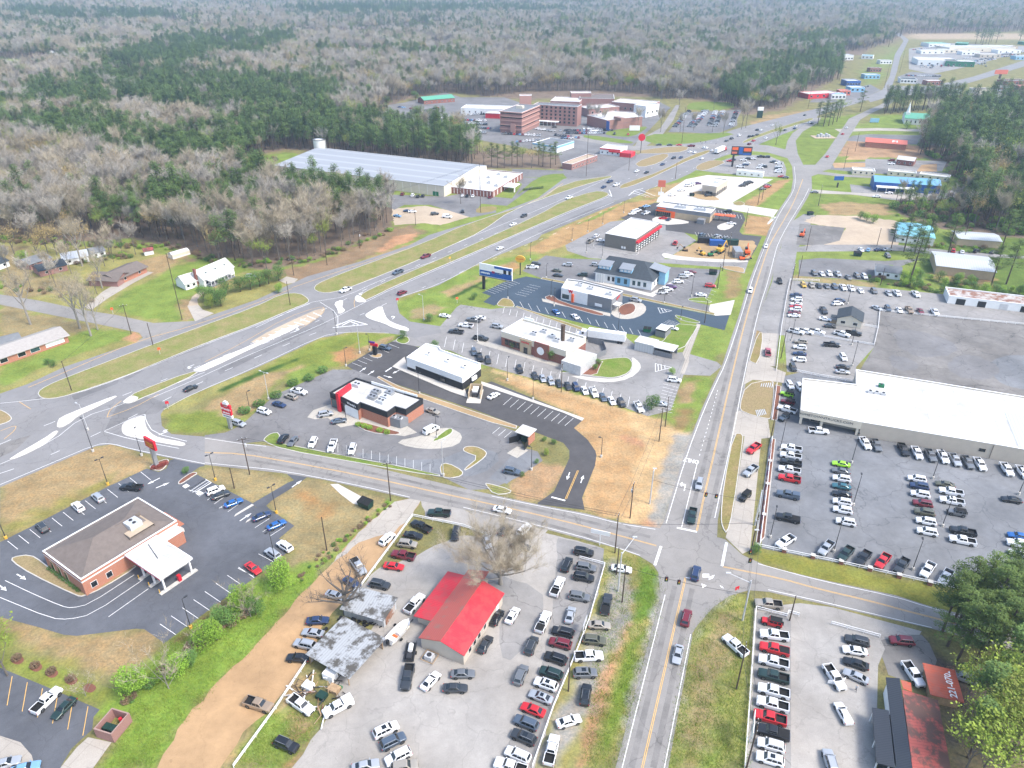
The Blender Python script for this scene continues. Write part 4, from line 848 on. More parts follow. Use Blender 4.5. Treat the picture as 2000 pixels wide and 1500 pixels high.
 gr = MB().box(C['st'][0][0] - .05,C['st'][0][0] + .03,-.45,.45,.45,C['st'][0][2] - .08); parts.append(('grille',gr.mesh('grille','black_metal'),0))
 xb = C['bed'][1] if 'bed' in C else s1[0]
 for sg in (1,-1):
  h = MB().box(xb - .04 if 'bed' in C else xb - .12,xb + .12,sg * hw * .93 - .14 * (sg > 0),sg * hw * .93 + .14 * (sg < 0),.75,1.0 if k != 's' else .92); parts.append(('tail_light',h.mesh('tail_light','tail_red'),0))
 for sg in (1,-1):
  h = MB().box(xf - .35,xf - .15,sg * (w0 + .02),sg * (w0 + .22),z0 + .02,z0 + .17) if sg > 0 else MB().box(xf - .35,xf - .15,-(w0 + .22),-(w0 + .02),z0 + .02,z0 + .17)
  parts.append(('mirror',h.mesh('mirror','paint_w'),1))
 if 'bed' in C:
  a,e = C['bed']; bd = MB()
  bd.box(e,a,.86,1.0,.4,1.24); bd.box(e,a,-1.0,-.86,.4,1.24); bd.box(e,e + .1,-.86,.86,.45,1.22); bd.box(e + .1,a,-.86,.86,.45,.72)
  parts.append(('cargo_bed',bd.mesh('cargo_bed','paint_w'),1))
  bl = MB().box(e + .1,a - .002,-.855,.855,.722,.75); bl.box(e + .1,a - .002,.80,.857,.75,1.2); bl.box(e + .1,a - .002,-.857,-.80,.75,1.2); bl.box(a - .06,a - .003,-.8,.8,.75,1.2)
  parts.append(('bed_liner',bl.mesh('bed_liner','rubber'),0)); parts.append(('rear_bumper',MB().box(e - .14,e,-.9,.9,.45,.65).mesh('bumper','chrome'),0))
 if 'jeep' in C:
  parts.append(('soft_top',MB().box(-1.9,.5,-.74,.74,1.83,1.88).mesh('soft_top','rubber'),0)); parts.append(('spare_wheel',MB().tube((-2.02,0,1.05),(-2.25,0,1.05),.4,n=12).mesh('spare_wheel','rubber'),0))
  parts.append(('front_bumper',MB().box(2.05,2.25,-.8,.8,.5,.68).mesh('bumper','rubber'),0))
 if k == 'u':
  [parts.append(('roof_rail',MB().box(-1.7,.3,y,y + .05,1.74,1.79).mesh('roof_rail','grey_metal'),0)) for y in (.6,-.65)]
 # one-mesh version for cars too small to show parts: 0 paint 1 glass 2 rubber
 sm = MB(); sm.v = list(body.v); sm.f = list(body.f); sm.m = [0] * len(body.f)
 for nm,me,*_ in parts:
  if nm in ('windshield','rear_window','side_window','bed_liner','wheel_arch','soft_top','cargo_bed'):
   n = len(sm.v); mi = 0 if nm == 'cargo_bed' else (2 if nm in ('bed_liner','wheel_arch','soft_top') else 1)
   sm.v += [tuple(v.co) for v in me.vertices]
   for p in me.polygons: sm.f.append(tuple(n + i for i in p.vertices)); sm.m.append(mi)
 small = sm.mesh('small_car',['paint_w','glass_dark','rubber'])
 return parts,small
TPL = {k: car_template(k) for k in CARS}
extras = {}
extras['topper'] = MB().box(-2.85,-1.0,-.86,.86,1.25,1.78).mesh('bed_topper','paint_w'); extras['cover'] = MB().box(-2.85,-1.0,-.87,.87,1.22,1.27).mesh('bed_cover','rubber')
extras['sunroof'] = MB().box(-.75,.1,-.42,.42,1.725,1.745).mesh('sunroof','glass_dark'); extras['sunroof_s'] = MB().box(-.55,.1,-.38,.38,1.425,1.445).mesh('sunroof','glass_dark')
def put(name,me,root,colr=None,loc=(0,0,0),name2=None):
 o = bpy.data.objects.new(name,me); col.objects.link(o); o.parent = root; o.location = loc
 if colr: o.material_slots[0].link = 'OBJECT'; o.material_slots[0].material = M['paint_' + colr]
 return o
NCAR = {}
def vehicle(px,py,k,c,heading,label,group,small=False,extra=None,scale=1.0):
 nm,word,cat = KIND[k]; p = G(px,py,.8 if k != 'p' else .85); p.z = .055
 if small:
  o = bpy.data.objects.new(nm,TPL[k][1]); col.objects.link(o); o.material_slots[0].link = 'OBJECT'; o.material_slots[0].material = M['paint_' + c]
  o.location = p; o.rotation_euler = (0,0,R(heading)); tag(o,label,cat,group); return o
 root = empty(nm,p,R(heading),label,cat,group)
 if scale != 1: root.scale = (scale,) * 3
 for q in TPL[k][0]:
  if q[0] == 'wheel':
   wv = put('wheel',q[1],root,None,q[3]); wv.rotation_euler = (R(-90 * q[5]),0,0)
   put('rim',q[4],wv)
  else: put(q[0],q[1],root,c if q[2] else None)
 if extra in ('topper',): put('bed_topper',extras['topper'],root,c)
 elif extra == 'cover': put('bed_cover',extras['cover'],root)
 elif extra == 'sun': put('sunroof',extras['sunroof' if k == 'u' else 'sunroof_s'],root)
 elif extra == 'doors':
  for sg in (1,-1):
   put('open_door',MB().bar((1.1,sg * 1.0,.8),(.75,sg * 1.85,.8),.08,.85).mesh('open_door','paint_w'),root)
 return root
ORD = ['first','second','third','fourth','fifth','sixth','seventh','eighth','ninth','tenth','eleventh','twelfth','thirteenth']
ALLCARS = []
def row(where,end,heading,s,small=False):
 """where: few words naming the row; end: the end from which look-alikes are counted"""
 items = []
 for t in s.split():
  q = t.split(','); items.append((float(q[0]),float(q[1]),q[2][0],q[2][1],float(q[3]) if len(q) > 3 and q[3] not in ('','-') else None,q[4] if len(q) > 4 else None))
 cnt = {}
 for it in items: cnt[(it[2],it[3])] = cnt.get((it[2],it[3]),0) + 1
 seen = {}
 for x,y,k,c,hd,ex in items:
  key = (k,c); i = seen.get(key,0); seen[key] = i + 1
  base = PAINTS[c][0] + ' ' + KIND[k][1]
  lab = base + ' ' + where if cnt[key] == 1 else ORD[min(i,12)] + ' ' + base + ' ' + where + ', counting from ' + end
  wd = lab.split()
  if len(wd) > 16: lab = lab.replace(', counting from the ',', from the '); wd = lab.split()
  if len(wd) > 16: lab = lab.replace(' truck ',' ',1)
  if len(lab.split()) > 16: print('LONG',lab)
  ALLCARS.append((x,y)); vehicle(x,y,k,c,heading if hd is None else hd,lab,'vehicles ' + where,small,ex)
W = 'the near end'
row('along the near right pipe rail',W,161,'1504,1482,uw,-,sun 1506,1455,uw 1509,1429,pk,-,cover 1504,1401,pr 1509,1375,pw 1511,1349,pw 1511,1320,pq 1511,1292,pw 1512.5,1267,pr,-,cover 1512.5,1240,pw,170 1508,1215,jr')
row('parked alone on the near right verge and lot',W,160,'1501,1179,pc,172 1436,1260,pw,123 1630,1322,pw,-80,doors 1647.5,1392,sw,95 1761,1251,um,172 1784,1316,pw,-85 1622,1487,us,85 1882,1322,us,150')
row('beside the low white rail of the near right lot','the road',160,'1674,1251,ud 1670,1270,sw,168 1672,1295,sk,155 1672,1320,ss,145')
row('driving on the avenue','the viewer',68,'1324,1277,ss,-110 1340.5,1206,um 1359,1119,un 1352,1007,pq,-108 1366,945,us,-110 1465.5,567,uw,-112 1496,480,sw,-112')
row('in the east row of the gravel car lot',W,161,'997,1497,pw 1011,1474,uw,155 1022.5,1439,ud,155,sun 1027.5,1411,ua,155 1041,1385,sr,155 1056,1360,ss,155,sun 1066,1336,uw,157,sun 1076,1314,uq,157 1085,1285,uk,157 1094,1256,um,162 1099,1234,uk,162')
row('in the inner file of the gravel car lot',W,68,'1017.5,1317.5,ug,70 1038,1260,ud,70 1061,1214,pw,68,cover 1089,1145,pw 1107,1102,uk,70 1114,1200,ss,75')
row('at the upper east corner of the gravel lot','the far end',-13,'1140,1077.5,uk 1145,1108,ug 1140,1127,uk 1132,1165,ug')
row('on the grass strip beside the avenue','the far end',3,'1214,1110,sw,-12 1184.5,1179,pd,75,cover 1171,1220,sc,-4 1161,1250,uv,-8 1150,1281,pw,3 1143,1314,ug,2,sun 1144,1356,uk,78,sun 1111,1407.5,sw,18 1077.5,1464,pw,75')
row('beside the red-roofed office','the far end',62,'810,1178,pw,60 1001,1201,sw,65 970,1205,sk,65 947.5,1257.5,sd,65 904,1315,sg,2 889,1343,sd,0 841,1329,sw,56 796,1322,pd,-93')
row('standing loose in the near gravel lot','the left',30,'559,1454,uk,-22 587.5,1376,pw,-33 660,1380,pw,-145,topper 754,1425,uw,30,sun 767.5,1447,ua,30 777.5,1477,uw,-150 714,1495,ss,15 790,1497,uc,10')
row('beside the orange clay track','the far end',172,'756,1052,uw,60 700,1106,ps,-55,cover 687,1137,sn,-35 655,1162,ss,-20 620,1211,sn,5 611,1235,ss,170 595,1258,us,165 582,1284,sk,175 504.5,1375,pt,-18')
row('in the gravel lot far corner','the street',168,'857.5,1001,pq,175 822.5,1027.5,pk,145 807,1044.5,sk,-12 796,1062,uc,-10 787.5,1084,pm,165 769,1105,sr,-10 742,1141,ud,-15 890,1042,uk,-95')
row('under the wide bare tree','the left',60,'952,1057,ss,-80 987,1034,sd,55 1024,1034,uw,55 1017,1066,sd,-15')
row('driving on the cross street','the left',-18,'981,995,sw')
row('in the near left corner lot','the left',78,'91,1367,pw,70 124.5,1382,sq,-110 10,1490,ss,20 48,1500,sh,20')
row('in the bank lot bays facing the highway','the left',140,'82,1029,ud 152,989,uw 191,971,us 256,951,pk,175')
row('in the bank lot bays facing the street','the far end',38,'421,957,uw 431,966,sd 456,981,sb 511,1007,sn,40 540,1024,sb,40')
row('in the bank lot bays nearest the ditch','the far end',142,'556,1066,uw 532.5,1081,us 494,1109,sr,-38')
row('along the shrub row of the red-fronted restaurant','the highway',-30,'584,764,pw,-25 568,774,uc,150 545,789,sn,-25 516,803,uw,-25 466,826.5,us,-25')
row('beside the red-fronted restaurant','the left',20,'636,808,us,20 662,821,sa,20 842,839,vw,45 845,802,sc,-30')
row('along the green strip of the restaurant lot','the left',85,'553,856,uk,80 572,861,sg,-100 611,864,uw,-93 649,870,pw,-90 688,877,uw,-90')
row('in the black new restaurant lot','the left',40,'752,679,ua,-25 964,772,sw,47')
row('driving east at the edge of the restaurant lot','the left',150,'1000,920,ua,-18')
row('in bays behind the brick restaurant','the left',-80,'926,687,ua 937,697.5,pk 953,703,ud 1015,721,uk 1045,733,sd 1060,738,ss 1076,744,us 1092,748,sd 1109.5,753,sd 1125,755.5,un 1142,762,sw 1160,766,pw 1177.5,775,sa 1195,782,sw 1214,786,ud 1248,794.5,pw')
row('highway side of the brick restaurant','the left',-22,'869,616,sw,-18 891,647,pd,165 910,635,pw,165 925,624,pg,165 937,620,sw,165 939,660,pd,-20 971,637,us,-18')
row('at the avenue side of the brick restaurant lot','the far end',-15,'1317,741.5,uw 1291,788,ss')
row('in the blue-black sealed lot','the left',115,'1086,608,sb,110 1123,617,sw,110 1242.5,585.5,us,-30 1313.5,639.7,sw,-30')
row('in the east bays of the clinic','the near end',3,'1295,570.5,jw 1304,565,uw 1311,560,up 1325,549.5,uw 1335,539.5,us 1344,535,uw 1350,530.5,sm')
row('in the clinic lot by the avenue verge','the far end',-12,'1387.5,557.5,ur 1369.5,575,sw')
row('on the highway side of the clinic','the left',165,'1040,521,pw,-5 1047,515,ud,-5 1109,516.6,us,170 1088,527.4,sv,-15 1090,537,sd,-15 1138,536,uq,172 1164,516.6,us,-15')
row('beside the white-roofed garage','the left',60,'1153,470,pc,60 1165,460.6,uw,60 1174,469,sw,-10 1319,474,pr,70')
row('beside the orange-fronted restaurant','the near end',25,'1235,416.6,sw 1240,413,uw 1246,410.6,uw 1254,407,uk 1263,402,sh 1262,415.6,pw,40 1295,425.6,sr,170 1306,428,sn,60 1422,412,uk,165 1429,435.6,sw,-10',True)
row('in the bays facing the building site','the left',40,'1371.6,458.4,ua 1400,461.6,ps 1418,465.6,ug',True)
row('at the concrete coffee lot','the left',15,'1313,380,sw 1331,370.6,sw 1345,361.6,uw 1350,359.6,sw 1354,358,sw 1363,357.4,sp 1384,381,uk 1450,362,sk 1455,359.6,sk 1459,357,uk 1465,355.6,uk 1490,368,sg 1497,364.4,ur 1500,362,ug',True)
row('in the small sales lot beside the junction','the left',170,'1425,313.6,sr 1431,311,sn 1452,312,sw 1460,309.6,uk 1470.6,309.4,sw 1486,305.4,pk 1498,306,ud 1510,315.6,ud 1521,318,pw 1456,321,sn 1459,318,sw 1446,325,pw 1521,325,uw 1519,329,uk 1521,335,pw 1521,332,uw 1484,327,sw 1488,322,sw 1492,325,uk 1526,344,sr 1534,345.6,sg',True)
row('on the far highway carriageway','the near end',233,'674.6,565.5,pw 777,531,pa 831,500,pm 1002,437.6,sw 1023,421,ud 1111.6,385.6,pw 1179,364.6,sn 1191,354,pn 1203.6,360.4,pw 1244,333.6,sw 1263,336,sk 1294,320.4,sn 1315.6,308,ud 1330,307,sn')
row('on the near highway carriageway','the near end',53,'372,757,sk 785.5,571,um 976.6,484,sw 1371,309,sw')
row('waiting in traffic at the far junction','the left',50,'1357,297,sw 1348,296,sw 1376,288,uw 1380,288.4,sw 1391,293.4,sw 1444,264,uw 1464,266,uk 1471,265,sk 1479,262.4,sk 1419,274.4,sd 1429,270,ud 1463.6,281,um 1472,274,sr 1496,269,sw 1479,253,sk 1486.6,253.6,sw 1508,244,sw 1533,253.6,sd 1552,250.4,sn 1555,246,sw 1572,224.4,sd 1581,239,uw 1586,240.5,uk',True)
row('on the road beside the hospital lawn','the left',178,'1287,282,sd 1307.6,282.4,sd 1326,282.4,sr 1350,284.4,pm',True)
row('on the road right of the junction','the near end',55,'1616,305,sr 1646,261,sr 1654,249,sw 1591,374.5,sg,178 1712.5,383,sw,178 1736,376,sw,178 1741,312.5,um,178 1741,319.5,sw,178',True)
row('in front of the long warehouse','the left',85,'786,378.5,um 806,381,uw 816,383,ud 826,382,uk 903,381,sw 912.5,382,uk 923.5,382,sw 957,384,sm 1013,339,sn,20 795.6,411,sn,10 805,412.6,sw,10 776,421,sh,-20 849,417,ud,20 873.5,423,vw,-15 903.5,412,uk,95',True)
row('parked beside the white farmhouse','the left',10,'490,539,us')
row('in the pickup row along the brick planter','the far end',160,'1545.5,875,pw 1544.5,890,pw 1544.5,903,pk 1542,917.5,pw 1542,934,pr 1539,966,pa,-,topper 1539,1011,pk,-,cover 1534,1057,pw,-145')
row('backed up to the showroom side wall','the left',-100,'1599,841,pw,-10 1689.5,865,pw,-92 1712,869,pg 1765,877.5,pk 1791,884,pw 1818,889,pg 1842,892,pw 1865.5,897.5,ps 1890.5,902.5,pg 1914,906,pw 1966.5,916,pw 1998,922,pw')
row('in the second row of the truck lot','the far end',161,'1643,905.5,sl 1643,919,sg 1644,934.5,uw 1644,949,se 1644.5,964,sk 1645,980,uw 1646,996,uw 1652,1019,uw')
row('in the third row of the truck lot','the far end',161,'1791,935,uw 1795.5,949,un 1797.5,965,uw 1802,983,um 1805.5,1000,uv 1809,1018,uw 1811,1038,uw')
row('in the fourth row of the truck lot','the far end',161,'1846,945,sv 1857.5,960,pw 1859,978,pw 1869,1001,jg 1881,1037,pk 1880,1055,pw 1976,975,sk,165 1990,1046,sb 1993,1062,pw 1993,1080,sw')
row('angled along the front rail of the truck lot','the avenue',-135,'1614,1070,ps 1652,1081,pq 1686,1089.5,pk 1724,1095.5,pr 1761,1104,pd 1812,1112.5,pw 1847,1127,ps 1886,1127,uw')
row('angled on the concrete display apron','the far end',-135,'1472,875,pr 1466,919,ps 1455.5,969,jk 1500,687,px,75')
row('nosed against the showroom end wall','the far end',160,'1543,752,uw,-90 1562,756,uw,-90 1537.5,770,jl,150 1539,785,jm,155 1537,799,pw,145 1532,815,ja,-140')
row('in the column of cars above the showroom','the far end',165,'1564,667,uc 1562.5,678,uw 1562,690,sn 1561,702,uw,172 1549,717,ud,-95 1647,697.5,uw,-95 1647,716,sk,-10 1646,725.5,ss,-8')
row('around the small grey-roofed sales office','the left',-35,'1556,647,pw 1574,647,pw 1596,647.5,pw,-,cover 1625,672.5,pk,-10 1645,652,pw,-40 1667,650,pk,-25 1622,636,sd,-15 1612,622.5,sw,-25 1609,606,pd,-95 1636,592.5,uw,10 1640,587,un,10')
row('packed along the avenue fence','the far end',172,'1555,575,sn 1555,580,sk 1556,584.5,uw 1555.5,593,sw 1554,598,sr 1554,604,uw 1551,610,sm 1551,615.5,sw')
row('under the grass bank','the left',-95,'1569,556,uy 1585,557,uc 1599.5,557.5,sd 1615,558,sg 1630,559.5,ua 1647,561,pw 1662.5,562.5,pw 1681,567,sw 1707,568,ug 1735.5,572,ss 1752,572,pw 1789,574,pw')
row('beside the big cracked lot','the left',-100,'1713,601,ss,-60 1734,602,ua 1757,605,sw 1776,605,pt 1798,607,sm 1826,609,pw')
row('above the grass bank','the left',-92,'1590.5,533,ug 1605.5,534,sw 1619.5,534,uw 1636,534.5,ps 1657,541,sg 1674,538,ug 1688,539.5,uw 1522.5,549.5,jd')
row('at the top of the upper lot','the left',-95,'1682,487,sw 1696,487,sh,60 1716,487,sn,20 1734,487,ss,10 1734,499,ug')
row('behind the long pale shed','the left',60,'1862,489,ur 1879.5,491,sw 1907.5,490,uk,30 1940,492,sd,30')
# ---------------- buildings ----------------
class Bld: pass
def frame(name,label,A,B,C,h,cat='building',group=None):
 """A,B front roof corners, C the back corner on B's side, all seen at height h; C may be a depth in metres"""
 b = Bld(); a = G(A[0],A[1],h); q = G(B[0],B[1],h); d = (q - a); b.L = d.length; rz = math.atan2(d.y,d.x)
 if isinstance(C,(int,float)): b.W = float(C)
 else:
  c = G(C[0],C[1],h) - q; n = Vector((-d.y,d.x,0)).normalized(); b.W = abs(c.dot(n))
 b.h = h; b.rz = rz; b.root = empty(name,(a.x,a.y,.06),rz,label,cat,group)
 return b
def loc(b,px,py,z=0):
 p = G(px,py,z) - Vector((b.root.location.x,b.root.location.y,0)); c,s = math.cos(-b.rz),math.sin(-b.rz)
 return (p.x * c - p.y * s,p.x * s + p.y * c,z)
def ring(poly,t,z0,z1):
 p = [Vector((x,y,0)) for x,y in poly]; p = ccw(p); q = offset(p,t); mb = MB(); n = len(p)
 for r,z in ((p,z0),(p,z1),(q,z1),(q,z0)):
  for v in r: mb.v.append((v.x,v.y,z))
 for k in range(4):
  for i in range(n):
   j = (i + 1) % n; a = k * n; c = ((k + 1) % 4) * n; mb.f.append((a + i,a + j,c + j,c + i)); mb.m.append(0)
 return mb
def polymb(poly,z):
 mb = MB(); p = ccw([Vector((x,y,0)) for x,y in poly]); mb.quad(*[(v.x,v.y,z) for v in p]); return mb
def shell(b,wall,roof='white_roof',bands=None,par=.45,poly=None,coping='white_metal'):
 """walls in bands (z0, z1, material), recessed roof, coping"""
 poly = poly or [(0,0),(b.L,0),(b.L,b.W),(0,b.W)]; b.poly = poly
 for z0,z1,m,*nm in (bands or [(0,b.h,wall)]):
  ring(poly,.3,z0,z1).build(nm[0] if nm else 'wall',m,b.root)
 pi = [(v.x,v.y) for v in offset(ccw([Vector((x,y,0)) for x,y in poly]),.28)]
 polymb(pi,b.h - par).build('roof',roof,b.root)
 if coping:
  po = [(v.x,v.y) for v in offset(ccw([Vector((x,y,0)) for x,y in poly]),-.06)]
  ring(po,.42,b.h + .002,b.h + .09).build('coping',coping,b.root)
def wall_box(b,face,u0,u1,z0,z1,t0,t1):
 mb = MB()
 if face == 'f': mb.box(u0,u1,-t1,-t0,z0,z1)
 elif face == 'b': mb.box(u0,u1,b.W + t0,b.W + t1,z0,z1)
 elif face == 'r': mb.box(b.L + t0,b.L + t1,u0,u1,z0,z1)
 else: mb.box(-t1,-t0,u0,u1,z0,z1)
 return mb
def win(b,face,u,w,z0,z1,glass='glass_dark',fr='white_metal',name='window'):
 o = wall_box(b,face,u,u + w,z0,z1,.004,.06).build(name,fr,b.root)
 wall_box(b,face,u + .08,u + w - .08,z0 + .08,z1 - .08,.062,.075).build('pane' if name == 'window' else 'panel',glass,o); return o
def wins(b,face,us,w,z0,z1,**k):
 for u in us: win(b,face,u,w,z0,z1,**k)
def panel(b,face,u0,u1,z0,z1,m,name='panel',t=.08,t0=.004): return wall_box(b,face,u0,u1,z0,z1,t0,t).build(name,m,b.root)
def slab(mb,p,t=.15):
 p = [Vector(q) for q in p]; n = len(mb.v); k = len(p)
 mb.v += [tuple(q) for q in p] + [tuple(q - Vector((0,0,t))) for q in p]
 mb.f.append(tuple(n + i for i in range(k))); mb.f.append(tuple(n + k + i for i in reversed(range(k)))); mb.m += [0,0]
 for i in range(k):
  j = (i + 1) % k; mb.f.append((n + i,n + k + i,n + k + j,n + j)); mb.m.append(0)
def gable(b,m,rise,axis='x',over=.5,pos=.5,m2=None,x0=0,x1=None,y0=0,y1=None,z=None,wall=None):
 x1 = b.L if x1 is None else x1; y1 = b.W if y1 is None else y1; z = b.h if z is None else z; o = over
 if axis == 'x':
  yr = y0 + (y1 - y0) * pos; s0 = rise / (yr - y0); s1 = rise / (y1 - yr)
  q1 = [(x0 - o,y0 - o,z - s0 * o),(x1 + o,y0 - o,z - s0 * o),(x1 + o,yr,z + rise),(x0 - o,yr,z + rise)]
  q2 = [(x1 + o,y1 + o,z - s1 * o),(x0 - o,y1 + o,z - s1 * o),(x0 - o,yr,z + rise),(x1 + o,yr,z + rise)]
  tri = [[(x0,y0,z),(x0,y1,z),(x0,yr,z + rise)],[(x1,y0,z),(x1,yr,z + rise),(x1,y1,z)]]
 else:
  xr = x0 + (x1 - x0) * pos; s0 = rise / (xr - x0); s1 = rise / (x1 - xr)
  q1 = [(x0 - o,y1 + o,z - s0 * o),(x0 - o,y0 - o,z - s0 * o),(xr,y0 - o,z + rise),(xr,y1 + o,z + rise)]
  q2 = [(x1 + o,y0 - o,z - s1 * o),(x1 + o,y1 + o,z - s1 * o),(xr,y1 + o,z + rise),(xr,y0 - o,z + rise)]
  tri = [[(x0,y0,z),(xr,y0,z + rise),(x1,y0,z)],[(x0,y1,z),(x1,y1,z),(xr,y1,z + rise)]]
 up = Vector((0,0,.14))
 for q,mm in ((q1,m),(q2,m2 or m)):
  mb = MB(); slab(mb,[Vector(v) + up for v in q]); mb.build('roof_slope',mm,b.root)
 for t in tri:
  mb = MB(); mb.quad(*t); mb.build('gable_end',wall or 'white_wall',b.root)
def hip(b,m,rise,x0,x1,y0,y1,z,name='roof_slope',mats=None):
 dx,dy = x1 - x0,y1 - y0
 if dx > dy: r0 = (x0 + dy / 2,(y0 + y1) / 2,z + rise); r1 = (x1 - dy / 2,(y0 + y1) / 2,z + rise); fs = [[(x0,y0,z),(x1,y0,z),r1,r0],[(x1,y1,z),(x0,y1,z),r0,r1],[(x0,y1,z),(x0,y0,z),r0],[(x1,y0,z),(x1,y1,z),r1]]
 else: r0 = ((x0 + x1) / 2,y0 + dx / 2,z + rise); r1 = ((x0 + x1) / 2,y1 - dx / 2,z + rise); fs = [[(x0,y1,z),(x0,y0,z),r0,r1],[(x1,y0,z),(x1,y1,z),r1,r0],[(x0,y0,z),(x1,y0,z),r0],[(x1,y1,z),(x0,y1,z),r1]]
 for f in fs: mb = MB(); mb.quad(*f); mb.build(name,m,b.root)
def hvac(b,x,y,z,w=1.8,d=1.3,hh=1.1,m='galvanised',fans=1):
 o = MB().box(x,x + w,y,y + d,z,z + hh).build('roof_unit',m,b.root)
 for k in range(fans):
  MB().lathe([(.42,0),(.42,.12),(.36,.12),(.36,.05)],12,(x + w * (k + .5) / fans,y + d / 2,z + hh + .002)).build('fan_guard','dark_metal',o)
def vent(b,x,y,z,r=.3,hh=.7): MB().lathe([(r * .6,0),(r * .6,hh * .7),(r,hh * .7),(r * .7,hh)],10,(x,y,z)).build('roof_vent','galvanised',b.root)

# 1 bank
b = frame('bank_building','brick bank with brown hip roof and drive-through canopy',(82,1076),(157,1132),(345,1016),4.9)
shell(b,'brick_orange','brown_shingle',[(0,3.7,'brick_orange'),(3.7,4.05,'white_wall','fascia'),(4.05,4.65,'brick_orange','frieze'),(4.65,4.85,'white_wall','cornice')],.2,coping=None)
L,W = b.L,b.W
hip(b,'brown_shingle',2.3,.9,L - .9,.9,W - .9,4.72)
yw = W * .56
wl = MB(); wl.box(L * .5,L * .53,yw - .1,yw + 6.1,4.75,6.95); wl.box(L * .53,L - 2.2,yw - .15,yw,4.75,6.0); wl.box(L * .53,L - 2.2,yw + 6,yw + 6.15,4.75,6.0); wl.build('equipment_well','brown_shingle',b.root)
MB().box(L * .53,L - 2.2,yw,yw + 6,5.9,5.95).build('well_floor','tan_gravel',b.root)
hvac(b,L * .57,yw + 1.4,5.95,3.0,3,1.3,'galvanised',2)
for u in (2.2,5.2,8.2): win(b,'f',u,1.3,.5,3.2,fr='cream_wall')
wins(b,'r',(1.5,5,W - 6),1.4,1,2.6)
b.h = 4.7; cA,cB,cC = loc(b,245,1085,4.7),loc(b,312,1131,4.7),loc(b,376,1089,4.7)
x0,x1 = L + .5,cB[0]; y0,y1 = min(cA[1],cB[1]),cC[1]
cn = MB().box(x0,x1,y0,y1,4.1,4.7).build('canopy','white_wall',b.root); MB().box(x0 + .3,x1 - .3,y0 + .3,y1 - .3,4.702,4.72).build('canopy_roof','white_roof',cn)
MB().box(x0 - .02,x1 + .03,y0 - .06,y0 - .01,4.12,4.3).build('red_trim','red_paint',cn)
MB().bar((x0 + 1.5,y0 + 5,4.85),(x0 + 7.5,y0 + 3.5,4.85),.12).build('conduit','dark_metal',cn)
for i in range(3):
 xi = x1 - .8 - i * (x1 - x0 - 1.5) / 3
 isl = MB().box(xi - .5,xi + .5,y0 - .6,y1 + .6,0,.2).build('drive_island','kerb_concrete',b.root)
 for yy in (y0 + .6,y1 - .8): MB().box(xi - .18,xi + .18,yy,yy + .36,.2,4.1).build('canopy_post','white_metal',b.root)
 MB().box(xi - .4,xi + .4,(y0 + y1) / 2,(y0 + y1) / 2 + .7,.2,1.8).build('teller_unit','red_paint' if i == 0 else 'grey_metal',b.root)
 MB().tube((xi - .3,y0 - .4,.2),(xi - .3,y0 - .4,1.2),.1).build('bollard','yellow_paint',b.root)
MB().box(L + .31,L + 3,y1 + .5,y1 + 5,0,3.6).build('side_wing','brick_orange',b.root)
MB().box(L + .3,L + 3.1,y1 + .4,y1 + 5.1,3.6,3.9).build('wing_coping','white_wall',b.root)
MB().box(L * .3,L * .8,W + .31,W + 3,0,.2).build('entrance_step','brick_orange',b.root)

# 2 red-roofed office
b = frame('sales_office','small car-lot office with bright red ribbed metal roof',(822,1245),(905,1278),(971,1157),3.1)
L,W = b.L,b.W; shell(b,'grey_panel_roof','grey_roof',[(0,3.1,'beige_wall')],.3,coping=None)
gable(b,'faded_red_roof',1.5,'y',.35,.5,'red_metal_roof',wall='beige_wall')
mb = MB(); slab(mb,[(-.4,W + .36,3.1),(L * .5,W + .36,4.74),(L * .5,W + 3.4,4.74),(-.4,W + 3.4,3.1)]); mb.build('roof_slope','faded_red_roof',b.root)
MB().box(-.2,L * .48,W + .01,W + 3,0,2.9).build('rear_room','beige_wall',b.root)
mb = MB(); slab(mb,[(-4.6,4.5,2.6),(-.36,4.5,3.15),(-.36,W + 1.4,3.15),(-4.6,W + 1.4,2.6)]); mb.build('lean_to_roof','red_metal_roof',b.root)
MB().box(-4.2,-.01,5.4,W + .8,0,2.45).build('lean_to_wall','beige_wall',b.root)
wins(b,'r',(2,4,6,8.5),1.2,1.0,2.3); panel(b,'r',W - 3,W - 2,0,2.2,'white_metal','door'); panel(b,'l',1.5,2.6,0,2.1,'dark_metal','door')
ac = empty('air_conditioner',G(839,1287) + Vector((0,0,.06)),b.rz,'grey air conditioner in a timber pen before the red-roofed office','air conditioner')
MB().box(-.8,.8,-.7,.7,.1,1.2).build('cabinet','galvanised',ac); MB().lathe([(.5,0),(.5,.1),(.4,.1)],14,(0,0,1.202)).build('fan_guard','dark_metal',ac)
for x,y,l,k in ((-1.4,-1.3,2.8,0),(-1.4,1.3,2.8,0),(-1.4,-1.3,2.6,1),(1.4,-1.3,2.6,1)):
 MB().box(x,x + (l if not k else .1),y,y + (.1 if not k else l),.5,.65).build('pen_rail','timber',ac)

